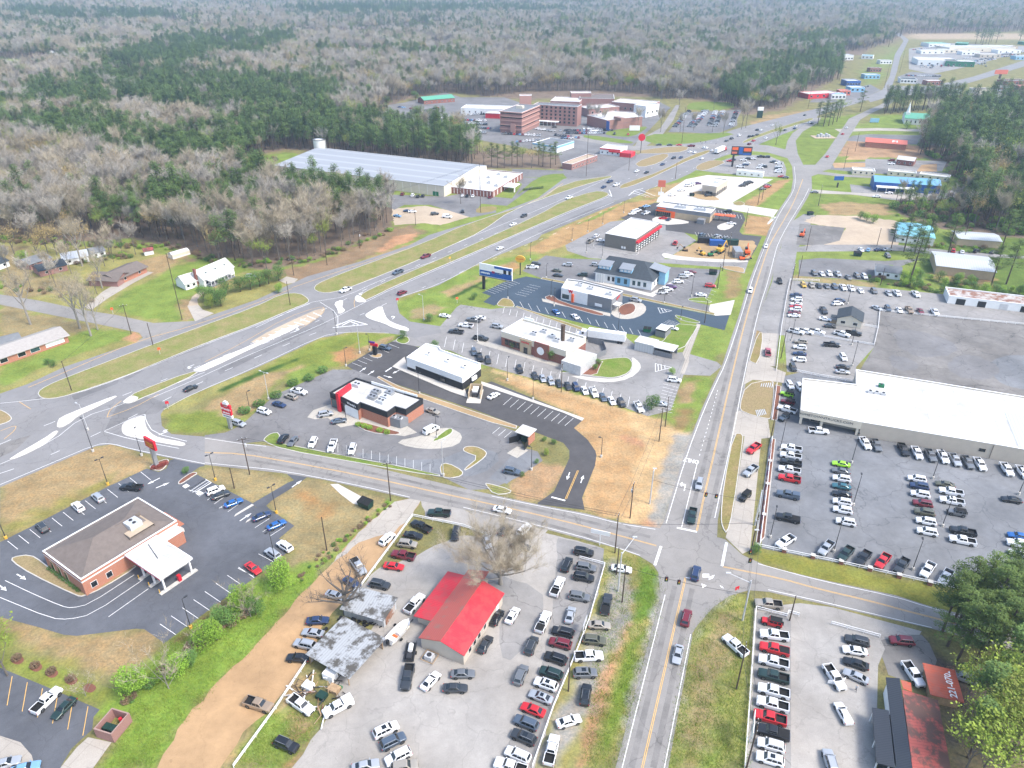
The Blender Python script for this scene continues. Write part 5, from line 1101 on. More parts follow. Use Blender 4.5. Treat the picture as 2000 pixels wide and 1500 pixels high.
# 3 tin sheds and scrap
b = frame('tin_shed','open shed with weathered silver tin roof beside the scrap heap',(602,1276),(679,1320),10.2,2.9,'shed')
for u in range(0,20): 
 if u * .95 < b.L + .5:
  mb = MB(); slab(mb,[(u * .95 - .4,-.4,2.75),(u * .95 + .53,-.4,2.75),(u * .95 + .53,b.W + .4,3.1),(u * .95 - .4,b.W + .4,3.1)],.05); mb.build('tin_sheet','tin_roof',b.root,loc=(0,0,.012 * (u % 2)))
for x in (0,b.L * .5,b.L - .15):
 for y in (0,b.W - .15): MB().box(x,x + .15,y,y + .15,0,2.68).build('post','timber',b.root)
MB().box(.2,b.L - .1,b.W - .1,b.W,0,2.7).build('back_wall','rusty_white_roof',b.root); MB().box(0,.1,.2,b.W,0,2.6).build('side_wall','rusty_white_roof',b.root)
b = frame('tin_shed','long tin-roofed shed half hidden behind the big bare tree',(668,1187),(748,1210),6.0,2.8,'shed')
for u in range(0,24):
 if u * .95 < b.L + .5:
  mb = MB(); slab(mb,[(u * .95 - .4,-.4,2.6),(u * .95 + .53,-.4,2.6),(u * .95 + .53,b.W + .4,2.95),(u * .95 - .4,b.W + .4,2.95)],.05); mb.build('tin_sheet','tin_roof',b.root,loc=(0,0,.012 * (u % 2)))
MB().box(.1,b.L - .1,.3,b.W - .1,0,2.55).build('wall','grey_panel_roof',b.root); MB().box(b.L - .08,b.L,1,b.W - 1,0,2.1).build('door','rusty_white_roof',b.root)
rr = random.Random(3); sp_ = empty('scrap_heap',G(622,1350),R(-25),'heap of timber, frames and junk beside the tin shed','scrap heap')
for k in range(60):
 x,y,l,a = rr.uniform(-4.5,5),rr.uniform(-4.5,3),rr.uniform(.6,3.2),rr.uniform(0,6.3)
 z = rr.uniform(.1,.9); mb = MB().bar((x,y,z),(x + l * math.cos(a),y + l * math.sin(a),z + rr.uniform(-.1,.4)),rr.uniform(.06,.25),.06)
 mb.build('junk_piece',rr.choice(['timber','grey_metal','dark_metal','white_metal','rusty_white_roof','rubber','bark_brown']),sp_)
for x,y,w_,d_,z,m_ in ((-3.2,-1,2,1.6,1,'white_metal'),(-1,2.6,2.4,1.7,1.6,'white_metal'),(1.6,.6,2.2,1.6,.9,'timber'),(.6,-1.6,1.8,1.6,.9,'dark_green_paint'),(2.6,1.6,1.2,1,.5,'green_paint')):
 MB().box(x,x + w_,y,y + d_,.05,z).build('junk_box',m_,sp_)
ty = empty('tyre_heap',G(706,1222),0,'dark heap of old tyres under the big bare tree','tyre heap')
tm = MB().lathe([(.2,0),(.36,0),(.4,.1),(.36,.2),(.2,.2)],10).mesh('old_tyre','rubber')
for k in range(70):
 o = mesh_obj('tyre',tm,ty,(rr.gauss(0,3.2),rr.gauss(0,1.9),rr.uniform(0,.9))); o.rotation_euler = (rr.uniform(-1,1),rr.uniform(-1,1),0)

# 4 dark-roofed shop, near right
b = frame('repair_shop','low shop with charcoal metal roof and rust-stained red rear roof',(1746,1500),(1777,1500),10.0,4.4); b2 = b
def pslab(bb,name,m,P_,t=.15): mb = MB(); slab(mb,[Vector(loc(bb,x,y,z)) for x,y,z in P_],t); return mb.build(name,m,bb.root)
pslab(b,'roof_slope','charcoal_metal_roof',[(1758,1560,3.9),(1790,1560,4.9),(1757,1325,4.9),(1730,1323,3.9)]); pslab(b,'rusty_roof','rusty_red_roof',[(1790,1560,4.85),(1868,1560,3.2),(1832,1368,3.2),(1762,1347,4.85)])
pslab(b,'porch_roof','charcoal_metal_roof',[(1712,1490,3.0),(1748,1500,3.75),(1736,1388,3.75),(1703,1382,3.0)]); pslab(b,'orange_roof_patch','orange_tin_roof',[(1764,1345,4.4),(1781,1352,3.9),(1779,1334,3.9),(1759,1328,4.4)],.05)
def pwall(bb,name,m,P_,z):
 p = ccw([Vector((*loc(bb,x,y,z)[:2],0)) for x,y in P_]); MB().prism([(v.x,v.y) for v in p],0,z).build(name,m,bb.root)
pwall(b,'wall','white_wall',[(1734,1330),(1757,1333),(1788,1550),(1762,1550)],3.6); pwall(b,'rear_wall','beige_wall',[(1766,1355),(1828,1374),(1862,1550),(1790,1550)],3.0)
pwall(b,'porch_room','dark_metal',[(1712,1395),(1738,1396),(1748,1490),(1722,1480)],2.8)
for x,y in ((1706,1390),(1712,1440),(1716,1482),(1740,1488)):
 q = loc(b,x,y,2.9); MB().box(q[0] - .1,q[0] + .1,q[1] - .1,q[1] + .1,0,2.9).build('porch_post','white_metal',b.root)
for k in range(4):
 q0,q1 = loc(b,1712,1486,.4 + k * .6),loc(b,1742,1492,.4 + k * .6); MB().bar(q0,q1,.08).build('cage_rail','galvanised',b.root)
# 5 orange tin roof with phone number
b = frame('orange_shed','small shed with orange tin roof painted with a phone number',(1820,1355),(1880,1368),(1860,1309),2.7,'shed')
mb = MB(); slab(mb,[(-.3,-.3,2.7),(b.L + .3,-.3,2.5),(b.L + .3,b.W + .3,2.5),(-.3,b.W + .3,2.7)]); mb.build('roof','orange_tin_roof',b.root)
MB().box(.2,b.L - .2,.2,b.W - .2,0,2.3).build('wall','timber',b.root)
lettering('221-0702',1.75,'paint_white',b.root,(b.L - 1.35,b.W / 2,2.63),(0,R(2),R(90)),'roof_number',.03)

# 6 red and black fast-food restaurant
RP = [(644,767),(662,774),(699,792),(704,787),(756,806),(772,795),(793,801),(826,779),(695,738)]
b = frame('fast_food_restaurant','white-roofed restaurant with black fascia, red blade wall and brick sides',(644,767),(756,807),(826,779),5.2)
poly = [loc(b,x,y,5.2)[:2] for x,y in RP]
shell(b,'brick_orange','white_roof',[(0,3.3,'brick_orange'),(3.3,5.2,'black_brick','fascia')],.5,poly,'black_metal')
def along(bb,p,q,z0,z1,m,name,t=.12,off=.02,parent=None):
 """panel fixed on the wall line p-q (photo points at height z)"""
 a,c = Vector(loc(bb,*p)),Vector(loc(bb,*q)); a.z = c.z = 0; d = (c - a).normalized(); n = Vector((d.y,-d.x,0)) * (off + t / 2)
 return MB().bar(a + n + Vector((0,0,(z0 + z1) / 2)),c + n + Vector((0,0,(z0 + z1) / 2)),t,z1 - z0).build(name,m,parent or bb.root)
along(b,(672,779,5.2),(698,791,5.2),.0,3.25,'white_wall','white_panel',.1,.05); along(b,(646,768,5.2),(657,772,5.2),.3,3.2,'glass_blue','window',.1,.05); along(b,(664,775,5.2),(673,779,5.2),.3,3.2,'glass_dark','window',.1,.05)
q0,q1 = Vector(loc(b,661,775,5.2)),Vector(loc(b,685,757,5.2)); q0.z = q1.z = 0
MB().bar(q0 + Vector((0,0,5.6)),q1 + Vector((0,0,5.6)),.7,2.2).build('red_blade_wall','red_paint',b.root); MB().box(q0.x - .5,q0.x + .6,q0.y - .6,q0.y + .4,0,6.7).build('red_pylon','red_paint',b.root)
dd = (Vector(loc(b,698,791,5.2)) - Vector(loc(b,664,775,5.2))); ang = math.atan2(dd.y,dd.x); mid = Vector(loc(b,686,785.5,5.2))
nrm = Vector((math.sin(ang),-math.cos(ang),0)); lettering("Wendy's",1.1,'paint_white',b.root,(mid.x + nrm.x * .1,mid.y + nrm.y * .1,4.3),(R(90),0,ang),'sign_lettering',.02)
for i,(x,y) in enumerate(((697,752),(734,766),(744,784),(727,776),(752,776),(760,768))):
 q = loc(b,x,y,5.2); hvac(b,q[0] - 1.2,q[1] - .9,4.7,2.6,2,1.1,'grey_metal' if i % 2 else 'galvanised',2 if i < 4 else 1)
q0,q1 = Vector(loc(b,726,749,5.2)),Vector(loc(b,815,776,5.2)); MB().bar((q0.x,q0.y,5.5),(q1.x,q1.y,5.5),.25,.9).build('screen_wall','white_wall',b.root)
cb = MB(); p = [Vector((*loc(b,x,y,3)[:2],0)) for x,y in ((759,815),(781,821),(797,815),(776,808))]; cb.prism([(v.x,v.y) for v in ccw(p)],0,3.0); cb.build('cold_store','grey_wall',b.root)
for x,y in ((770,815),(782,818)): q = loc(b,x,y,3); hvac(b,q[0] - .6,q[1] - .5,3.0,1.2,1,.5,'galvanised',1)

# 7 new white building
RP = [(794,698),(903,738),(939,710),(861,683),(858,677),(832,671)]
b = frame('unfinished_restaurant','new long building with white roof and black brick lower wall',(794,698),(903,738),(939,710),4.9)
poly = [loc(b,x,y,4.9)[:2] for x,y in RP]; shell(b,'white_wall','white_roof',[(0,2.8,'black_brick'),(2.8,4.9,'white_wall','upper_wall')],.4,poly)
panel(b,'f',.05,b.L * .16,1.4,2.9,'white_wall','wall_panel',.1); panel(b,'f',b.L * .62,b.L * .70,1.0,2.6,'glass_dark','service_window',.3); panel(b,'f',b.L * .61,b.L * .71,2.6,2.8,'black_metal','awning',.6)
panel(b,'r',b.W * .4,b.W * .62,1.6,2.9,'white_metal','cabinet',.5)
for u in (.15,.5,.8): q = (b.L * u,b.W * .5,4.5); hvac(b,q[0],q[1],4.5,1.6,1.4,.7,'white_metal',1)
mb = MB(); slab(mb,[Vector(loc(b,x,y,.2)) for x,y in ((766,716),(790,697),(795,712),(908,760),(913,776),(880,765))],.15); mb.build('footing_slab','bright_concrete',b.root)
e = frame('bin_enclosure','plywood bin enclosure on a new pale slab beside the unfinished restaurant',(914,768),(938,769),(940,750),2.2,'enclosure')
MB().box(-.3,e.L + .3,-2.5,e.W,0,.1).build('slab','bright_concrete',e.root)
for x0_,x1_,y0_,y1_ in ((0,.2,0,e.W),(e.L - .2,e.L,0,e.W),(.2,e.L - .2,e.W - .2,e.W)): MB().box(x0_,x1_,y0_,y1_,.1,2.2).build('plywood_wall','tan_wall',e.root)
MB().box(1,e.L - 1,1,e.W - 1,.1,1.4).build('bin','dark_metal',e.root); MB().box(1.1,e.L - 1.1,2,e.W - 1.2,1.4,1.9).build('refuse','white_metal',e.root)

# covered brick bin store by the curved drive
b = frame('bin_store','flat white-roofed brick bin store at the bend of the black driveway',(1009,843),(1032,851),(1050,841),3.6,'shelter')
mb = MB(); slab(mb,[(-.4,-.4,3.6),(b.L + .4,-.4,3.6),(b.L + .4,b.W + .4,3.7),(-.4,b.W + .4,3.7)],.2); mb.build('roof','white_roof',b.root)
MB().box(b.L - .3,b.L,0,b.W,0,2.6).build('brick_wall','brick_orange',b.root); MB().box(0,b.L - .3,b.W - .3,b.W,0,2.6).build('brick_wall','brick_orange',b.root); MB().box(0,.3,0,b.W - .3,0,2.6).build('brick_wall','black_brick',b.root)
for x in (.1,b.L - .2): MB().box(x,x + .12,.1,.22,0,3.4).build('post','black_metal',b.root)
MB().bar((0,0,1.1),(-1.3,-2,1.1),.1,2).build('gate','black_metal',b.root); MB().bar((b.L,0,1.1),(b.L + .3,-2.5,1.1),.1,2).build('gate','black_metal',b.root); MB().box(.8,b.L - .9,1,b.W - 1,0,1.6).build('bin','dark_green_paint',b.root)

# 8 brick restaurant
b = frame('brick_restaurant','brick and cream restaurant with white roof and tall smoke chimney',(979,647),(1106,686),(1140,657),5.7)
L,W = b.L,b.W; shell(b,'brick_red','white_roof',[(0,3.4,'brick_red'),(3.4,5.7,'cream_wall','upper_wall')],.6)
MB().lathe([(.75,0),(.75,5.6),(.85,5.6),(.85,6)],12,(L * .78,W * .55,5.1)).build('chimney','bark_brown',b.root)
panel(b,'f',L * .31,L * .48,0,5.3,'tan_wall','entrance_bay',.5); panel(b,'f',L * .37,L * .43,0,2.4,'glass_dark','door',.56,.51)
panel(b,'f',L * .53,L * .75,0,5.9,'brick_red','brick_bay',.5)
for u in (.08,.14,.20,.26): win(b,'f',L * u - .6,1.5,.8,3,fr='black_metal')
dm = MB().tube((L * .63,-.52,2.9),(L * .63,-.6,2.9),1.5,n=28); dm.build('round_panel','white_metal',b.root); strokes(b.root,L * .335,L * .455,-.53,4.3,.8,'red_paint',8)
for x,y,n_ in ((.35,.35,2),(.42,.62,2),(.58,.5,1),(.7,.35,2),(.85,.6,2)): hvac(b,L * x,W * y,5.1,2.2,1.6,1,'galvanised',n_)
MB().box(1,5,W + .02,W + .4,4.2,6.6).build('parapet_sign','white_wall',b.root)
q = loc(b,1104,700,3.6); e0 = loc(b,1131,697,3.6); MB().box(L + .31,L + 8,-3.6,W * .55,0,3.5).build('kitchen_wing','galvanised',b.root); MB().box(L + .3,L + 8.05,-3.65,W * .55 + .05,3.5,3.7).build('wing_roof','white_roof',b.root)
for p_,q_,n_ in (((1152,705),(1184,693),8),((1184,693),(1178,676),8),((1178,676),(1148,668),8)):
 a_,c_ = Vector(loc(b,*p_)),Vector(loc(b,*q_))
 for k in range(n_): MB().bar(a_.lerp(c_,k / n_) + Vector((0,0,1.05)),a_.lerp(c_,(k + .94) / n_) + Vector((0,0,1.05)),.08,2.1).build('fence_panel','grey_wall',b.root)
# its store shed
b = frame('bin_store','long grey bin store with white roof behind the brick restaurant',(1240,667),(1315,685),(1325,674),3.4,'shelter')
MB().box(0,b.L * .5,0,b.W,0,3.2).build('wall','grey_panel_roof',b.root); MB().box(-.2,b.L * .5,-.2,b.W + .2,3.2,3.5).build('roof','white_roof',b.root)
MB().box(b.L * .5 + .1,b.L + .2,-.2,b.W + .2,2.9,3.1).build('roof','white_roof',b.root)
for k in range(8): MB().box(b.L * .52 + k * (b.L * .47 / 8),b.L * .52 + (k + .92) * (b.L * .47 / 8),.1,.2,0,1.9).build('gate_panel','grey_wall',b.root)
MB().box(b.L * .51,b.L,b.W - .2,b.W,0,2.88).build('back_wall','grey_wall',b.root); MB().box(b.L * .56,b.L * .9,1,b.W - 1,0,1.5).build('bin','dark_metal',b.root)
b = frame('bin_store','small square grey bin store with pale roof beside the blue-black lot',(1281,642),(1300,647),(1309,637),3.0,'shelter')
shell(b,'grey_wall','white_roof',[(0,2.3,'grey_wall'),(2.3,3,'dark_metal','vent_band')],.1)

# 9 wing restaurant
RP = [(1097,562),(1195,585),(1217,569),(1160,555),(1133,548),(1108,545)]
b = frame('wing_restaurant','square grey and white restaurant with red letter sign on its corner',(1097,562),(1195,585),(1217,569),5.1)
L,W = b.L,b.W; shell(b,'grey_wall','white_roof',[(0,5.1,'grey_wall')],.5,[loc(b,x,y,5.1)[:2] for x,y in RP],'white_metal')
panel(b,'f',-.1,L * .53,0,5.15,'white_wall','white_facade',.15); panel(b,'f',L * .02,L * .16,.6,2.6,'glass_blue','window',.2,.155); panel(b,'f',L * .22,L * .26,0,3.6,'orange_paint','orange_column',.8,.16); panel(b,'f',L * .68,L * .82,.7,1.9,'white_metal','wall_banner',.1)
lettering('W',1.9,'red_paint',b.root,(L * .19,-.2,4.3),(R(90),0,0),'sign_lettering',.1,ext=.08); [MB().box(L + .304,L + .34,W * .5 + k * .8 - 1.2,W * .5 + k * .8 - .6,3.5 + k * .15,4.3 + k * .15).build('sign_letter','red_paint',b.root) for k in range(4)]
for x,y,n_ in ((.15,.6,2),(.4,.5,2),(.8,.4,1)): hvac(b,L * x,W * y,4.6,2.6,2,1,'galvanised',n_)
MB().box(L + .31,L + 3,.5,4,2.6,2.8).build('pickup_canopy','white_metal',b.root); MB().box(L + 2.8,L + 2.95,.6,.75,0,2.6).build('post','black_metal',b.root)

# 10 clinic
b = frame('clinic','white and blue clinic with dark shingle roof and three dormers',(1163,531),(1274,550),(1315,523),4.2)
L,W = b.L,b.W; shell(b,'white_wall','grey_roof',[(0,4.2,'white_wall')],.3,coping=None); rz_ = 4.6
yr = W / 2; o = .7; zt = 4.25
for f,m_ in (([(-o,-o,zt),(L + o,-o,zt),(L - W * .35,yr,zt + rz_),(W * .12,yr,zt + rz_)],0),([(L + o,W + o,zt),(-o,W + o,zt),(W * .12,yr,zt + rz_),(L - W * .35,yr,zt + rz_)],0),([(L + o,-o,zt),(L + o,W + o,zt),(L - W * .35,yr,zt + rz_)],0),([(-o,W + o,zt),(-o,-o,zt),(W * .12,yr,zt + rz_)],0)):
 mb = MB(); mb.quad(*f); mb.build('roof_slope','dark_shingle',b.root)
MB().box(-o,L + o,-o,-o + .02,zt - .25,zt - .01).build('gutter','white_metal',b.root)
panel(b,'f',L * .36,L * .62,0,4.0,'blue_wall','blue_bay',.25)
wins(b,'f',[L * k for k in (.22,.30)],1.3,1,3.2); wins(b,'f',[L * k for k in (.66,.75,.85)],1.5,1,3.2,glass='glass_blue')
for k in (.4,.52): panel(b,'f',L * k,L * k + 1.4,1,3.2,'glass_blue','window',.3,.255)
wins(b,'r',[W * k for k in (.15,.35,.75)],1.4,1,3.0)
for k in range(4): MB().box(L * (.03 + .045 * k),L * (.03 + .045 * k) + .3,-1.2,-.9,0,4.0).build('porch_column','white_wall',b.root)
for k in (.12,.5):
 xd = L * k - 2.5; z_ = zt + 1.2; d = MB().box(xd,xd + 5.5,1.6,4.6,z_,z_ + 1.5).build('dormer','blue_wall',b.root)
 for j in range(3): MB().box(xd + .4 + j * 1.7,xd + 1.6 + j * 1.7,1.54,1.595,z_ + .3,z_ + 1.2).build('pane','white_metal',d)
 mb = MB(); slab(mb,[(xd - .3,1.2,z_ + 1.6),(xd + 5.8,1.2,z_ + 1.6),(xd + 5.8,6.6,z_ + 2.6),(xd - .3,6.6,z_ + 2.6)]); mb.build('dormer_roof','grey_metal',d)
MB().box(L + .31,L + 3.2,W * .42,W * .72,0,5.6).build('side_wing','blue_wall',b.root); mb = MB(); slab(mb,[(L - 4,W * .38,7.2),(L + 3.6,W * .38,5.9),(L + 3.6,W * .76,5.9),(L - 4,W * .76,7.2)]); mb.build('wing_roof','grey_metal',b.root)

# 11 garage
b = frame('tyre_garage','tall white-roofed garage with grey block walls and red-trimmed bays',(1182,456),(1242,467),(1303,437),6.7)
L,W = b.L,b.W; shell(b,'taupe_block','white_roof',None,.2); panel(b,'r',.2,W - .2,4.4,5.4,'red_paint','red_canopy',1.2)
for k in range(9):
 u = 1.2 + k * (W - 2.4) / 9; o = panel(b,'r',u,u + (W - 2.4) / 9 - .6,0,3.8,'white_metal','bay_door',.1)
 for j in range(3): MB().box(L + .102,L + .115,u + .2,u + (W - 2.4) / 9 - .8,.5 + j * 1.2,1.2 + j * 1.2).build('door_pane','glass_blue',o)
 MB().box(L + .9,L + 1.15,u - .4,u - .15,0,4.4).build('post','dark_metal',b.root)
for k in (.56,.64): panel(b,'f',L * k,L * k + .9,.8,1.8,'white_metal','utility_box',.3)

# 12 orange-fronted restaurant
b = frame('orange_front_restaurant','long restaurant with orange front corner, grey band and tan brick',(1282,403),(1388,417),(1394,406),5.4)
L,W = b.L,max(b.W,11); b.W = W; shell(b,'tan_wall','white_roof',[(0,3.3,'tan_wall'),(3.3,5.4,'grey_wall','grey_band')],.5)
panel(b,'f',-.1,L * .36,2.9,3.6,'orange_paint','orange_band',.3); panel(b,'f',L * .29,L * .36,0,2.9,'orange_paint','orange_pier',.3); panel(b,'f',L * .02,L * .18,4.2,5,'orange_paint','sign_panel',.2)
for k in range(7): win(b,'f',L * .01 + k * L * .038,L * .034,.2,2.8,fr='dark_metal')
for x in (.32,.68): hvac(b,L * x,W * .35,4.9,6,2.6,1.3,'galvanised',3)
MB().box(L * .8,L * .93,-4,-.02,0,2.4).build('bin_yard','grey_wall',b.root)
for px_,py_,i in ((1404,422,0),(1425,424,1)):
 c = empty('menu_canopy',G(px_,py_ + 8),b.rz,('nearer' if i else 'farther') + ' orange drive-through canopy by the orange-fronted restaurant','canopy','orange drive-through canopies')
 MB().box(-2.6,2.6,-1.8,1.8,2.9,3.2).build('canopy_top','orange_paint',c); MB().box(-.15,.15,-.15,.15,0,2.9).build('post','dark_metal',c)

# 13 coffee building, 14 mobile office
b = frame('coffee_shop','beige square building with stone base on the pale concrete lot',(1372,361),(1400,365),(1432,352),6.0)
shell(b,'beige_wall','white_roof',[(0,2.2,'taupe_block'),(2.2,6,'beige_wall','upper_wall')],.4); panel(b,'f',b.L * .3,b.L * .75,0,2.6,'glass_dark','window_bay',.3); wins(b,'r',[b.W * k for k in (.1,.3,.5,.7)],2.2,.6,2.6,fr='dark_metal'); hvac(b,b.L * .4,b.W * .5,5.6,3,2,.8,'white_metal',2)
b = frame('mobile_office','long white portable office at the small sales lot',(1439,333),(1491,338),5.0,3.2,'portable office')
shell(b,'white_metal','white_roof',None,.05); wins(b,'f',[b.L * k for k in (.1,.3,.55,.8)],1.2,1,2)
def simple(name,label,A,B,C,h,wall,roof,kind='flat',rise=1.8,axis='x',nwin=0,rwin=0,cat='building',group=None,wm='glass_dark',door=None,over=.4,w_h=(1,2.2),ww=1.3):
 b = frame(name,label,A,B,C,h,cat,group)
 if kind == 'flat': shell(b,wall,roof)
 else:
  ring([(0,0),(b.L,0),(b.L,b.W),(0,b.W)],.25,0,h).build('wall',wall,b.root)
  if kind == 'gable': gable(b,roof,rise,axis,over,wall=wall)
  elif kind == 'hip': hip(b,roof,rise,-over,b.L + over,-over,b.W + over,h)
 for k in range(nwin): win(b,'f',b.L * (k + .5) / nwin - ww / 2,ww,*w_h,glass=wm)
 for k in range(rwin): win(b,'r',b.W * (k + .5) / rwin - ww / 2,ww,*w_h,glass=wm)
 return b
# 15 hospital
b = frame('hospital_tower','five-storey brown hospital tower with pink bands at each floor',(977,217),(1019,220),(1042,205),17.3)
L,W = b.L,b.W; bands = []
for k in range(5): bands += [(k * 3.4,k * 3.4 + 1.9,'brick_brown','storey_wall'),(k * 3.4 + 1.9,k * 3.4 + 3.4,'glass_dark' if k > 0 and k != 2 else 'brick_brown','window_band')]
bands += [(17.0,17.3,'brick_brown','parapet')]; shell(b,'','grey_roof',bands,.3)
mat('pink_concrete',(.42,.24,.2),.85)
for k in range(1,6): ring([(-.5,-.5),(L + .5,-.5),(L + .5,W + .5),(-.5,W + .5)],.49,k * 3.4 - .55,k * 3.4 + .35 if k < 5 else 17.28).build('floor_band','pink_concrete',b.root)
MB().box(L * .5,L * .72,-1.2,-.52,0,8).build('stair_pier','pink_concrete',b.root); hvac(b,L * .3,W * .5,17,6,4,2,'cream_wall',1)
b = frame('hospital_block','long brown hospital block with rows of small square windows',(1042,204),(1128,209),14.0,16.5); shell(b,'brick_brown','grey_roof')
for fl in range(5):
 for k in range(9): win(b,'f',b.L * (.08 + .103 * k),1.7,2.0 + fl * 3.0,3.7 + fl * 3.0,fr='dark_metal')
MB().box(0,b.L * .6,-5,-.1,3.2,3.7).build('walkway_roof','white_metal',b.root)
for k in range(7): MB().box(k * b.L * .09,k * b.L * .09 + .3,-4.9,-4.6,0,3.2).build('walkway_post','white_metal',b.root)
simple('stair_tower','pink stair tower rising between the hospital blocks',(1015,187),(1038,187),9,23,'pink_concrete','white_roof',nwin=1)
b = frame('hospital_wing','low many-sided brown hospital wing with white roof and blue banner',(1147,225),(1186,235),22,8.5)
shell(b,'brick_brown','white_roof',None,.5,[loc(b,x,y,8.5)[:2] for x,y in ((1147,225),(1186,235),(1218,231),(1255,228),(1240,219),(1198,216))]); q = Vector(loc(b,1187,235,8.5)); MB().box(q.x - .5,q.x + 3.6,q.y - .9,q.y - .5,.5,8).build('blue_banner','blue_paint',b.root); MB().box(b.L * .9,b.L * 1.25,9,13,8,10.5).build('plant_room','brick_brown',b.root)
for lab,A,B,D,h,wl_,n_ in (('white-roofed hospital wing behind the long brown block',(1075,197),(1132,199),30,8,'brick_brown',6),('pale hospital wing with flat white roof farthest right',(1195,199),(1272,205),26,9,'brick_brown',7),('grey-roofed hospital wing in the middle of the complex',(1132,192),(1200,193),30,9,'brick_brown',0),('white end block of the hospital beside the trees',(1262,208),(1288,203),14,10,'white_wall',3),('small penthouse block on the far hospital wings',(1116,182),(1155,182),14,12,'brick_brown',0),('low pale clinic wing between hospital blocks',(1150,213),(1210,208),18,7.5,'brick_brown',4)):
 simple('hospital_wing',lab,A,B,D,h,wl_,'white_roof' if 'grey' not in lab else 'brown_shingle',nwin=n_,w_h=(3,5),ww=2)
simple('medical_office','long low white-roofed office left of the hospital tower',(900,211),(992,214),22,5,'white_wall','white_roof',nwin=8,w_h=(1,2.6)); simple('entrance_canopy','red-edged white canopy beside the hospital tower',(948,221),(976,222),10,4.5,'red_paint','white_roof','hip',1)
# 16 across the highway
b = simple('blue_trim_store','low store with dark roof and blue trim behind the roadside pines',(1040,279),(1088,286),(1110,274),5,'white_wall','grey_roof',nwin=5); panel(b,'r',.2,b.W - .2,3.6,4.9,'blue_wall','blue_fascia',.3); panel(b,'f',.2,b.L - .2,3.9,4.9,'blue_wall','blue_fascia',.3)
b = simple('strip_mall','narrow strip of shops with tan roof and columned front',(1098,318),(1117,321),(1166,303),4,'brick_brown','tan_gravel',rwin=9)
b = simple('red_awning_restaurant','small restaurant with red roof edge across the highway',(1172,289),(1212,293),16,4.5,'white_wall','white_roof',nwin=4); panel(b,'f',b.L * .45,b.L,2.4,3.4,'red_paint','awning',1); MB().box(b.L + .31,b.L + 9,-2,8,0,3).build('red_wing','red_paint',b.root); panel(b,'f',0,b.L,3.6,4.4,'red_paint','roof_edge',.3)
b = frame('warehouse','very long grey-roofed warehouse with white end wall',(536,323),(867,363.5),(935,322),6.6); ring([(0,0),(b.L,0),(b.L,b.W),(0,b.W)],.3,0,6.6).build('wall','cream_wall',b.root); gable(b,'warehouse_roof',2.6,'x',.3,.75,wall='white_wall')
for k in range(22): MB().box(b.L * k / 22,b.L * k / 22 + .12,-.12,-.01,0,6.3).build('wall_rib','white_wall',b.root)
panel(b,'f',b.L - 8,b.L - 4,0,2.6,'green_paint','loading_door')
b = simple('warehouse_office','brick office wing with white flat roof at the warehouse end',(878,365),(962,374),(1005,336),3.9,'brick_red','white_roof')
for k in range(13): panel(b,'f',b.L * (k + .3) / 13,b.L * (k + .45) / 13,.2,3.4,'white_wall','pilaster',.12)
for k in range(9): panel(b,'r',b.W * (k + .3) / 9,b.W * (k + .45) / 9,.2,3.4,'white_wall','pilaster',.12)
for x,y in ((.2,.3),(.4,.6),(.6,.35),(.75,.7),(.5,.8),(.85,.25)): hvac(b,b.L * x,b.W * y,3.5,2.4,1.8,1,'galvanised',1)
MB().box(b.L + .3,b.L + 8,b.W * .3,b.W * .5,3,3.4).build('entrance_canopy','white_metal',b.root); MB().box(b.L + 7.4,b.L + 7.7,b.W * .32,b.W * .35,0,3).build('post','white_metal',b.root)
t = G(627,299.5); wt = empty('water_tank',t,0,'round cream water tank behind the warehouse','water tank'); MB().lathe([(4.7,0),(4.7,10.2),(4.5,10.2),(.1,10.8)],28).build('tank_wall','white_wall',wt); MB().lathe([(4.8,9.9),(4.8,10.4),(4.71,10.4)],28).build('rim','grey_metal',wt)

# 18 truck showroom
RP = [(1564,801),(1684,825),(1960,871),(2300,932),(2300,850),(2000,775),(1672,722),(1672,751),(1568,739)]
b = frame('truck_showroom','huge white-roofed truck showroom with beige walls and lettered fascia',(1564,801),(2300,932),(2300,850),4.9)
poly = [loc(b,x,y,4.9)[:2] for x,y in RP]; cut = Vector(loc(b,1684,825,4.9)).x; L = b.L
shell(b,'beige_wall','white_roof',[(2.5,4.9,'beige_wall','fascia')],.35,poly)
low = [(3.2,poly[0][1] + 3)] + [(cut,poly[1][1] + 3),(cut,poly[1][1] + .02)] + [(p[0],p[1] + (.02 if i < 2 else 0)) for i,p in enumerate(poly[2:])]
low[-1] = (poly[-1][0] + 1,poly[-1][1]); ring(low,.3,0,2.5).build('wall','beige_wall',b.root)
ya = lambda x: poly[0][1] + (poly[1][1] - poly[0][1]) * x / cut
for x in (.3,cut * .36,cut - 1): MB().box(x,x + .7,ya(x) + .15,ya(x) + .85,0,2.5).build('column','cream_wall',b.root)
for k in range(6): MB().box(3.6 + k * (cut - 4) / 6,3.4 + (k + 1) * (cut - 4) / 6,poly[0][1] + 2.8,poly[0][1] + 2.9,.2,2.45).build('shop_window','glass_dark',b.root)
d_ = Vector((*poly[1],0)) - Vector((*poly[0],0)); a_ = math.atan2(d_.y,d_.x); m_ = Vector((*poly[0],0)) + d_ * .42 + Vector((d_.y,-d_.x,0)).normalized() * .06
n_ = Vector((d_.y,-d_.x,0)).normalized() * .03; MB().bar(Vector((*poly[0],3.66)) + n_,Vector((*poly[1],3.66)) + n_,.05,2.36).build('sign_board','cream_wall',b.root)
lettering('HOMETOWNTRUCKS.COM',1.0,'dark_metal',b.root,(m_.x,m_.y - .03,3.75),(R(90),0,a_),'sign_lettering',.0,(1.25,1,1),.03)
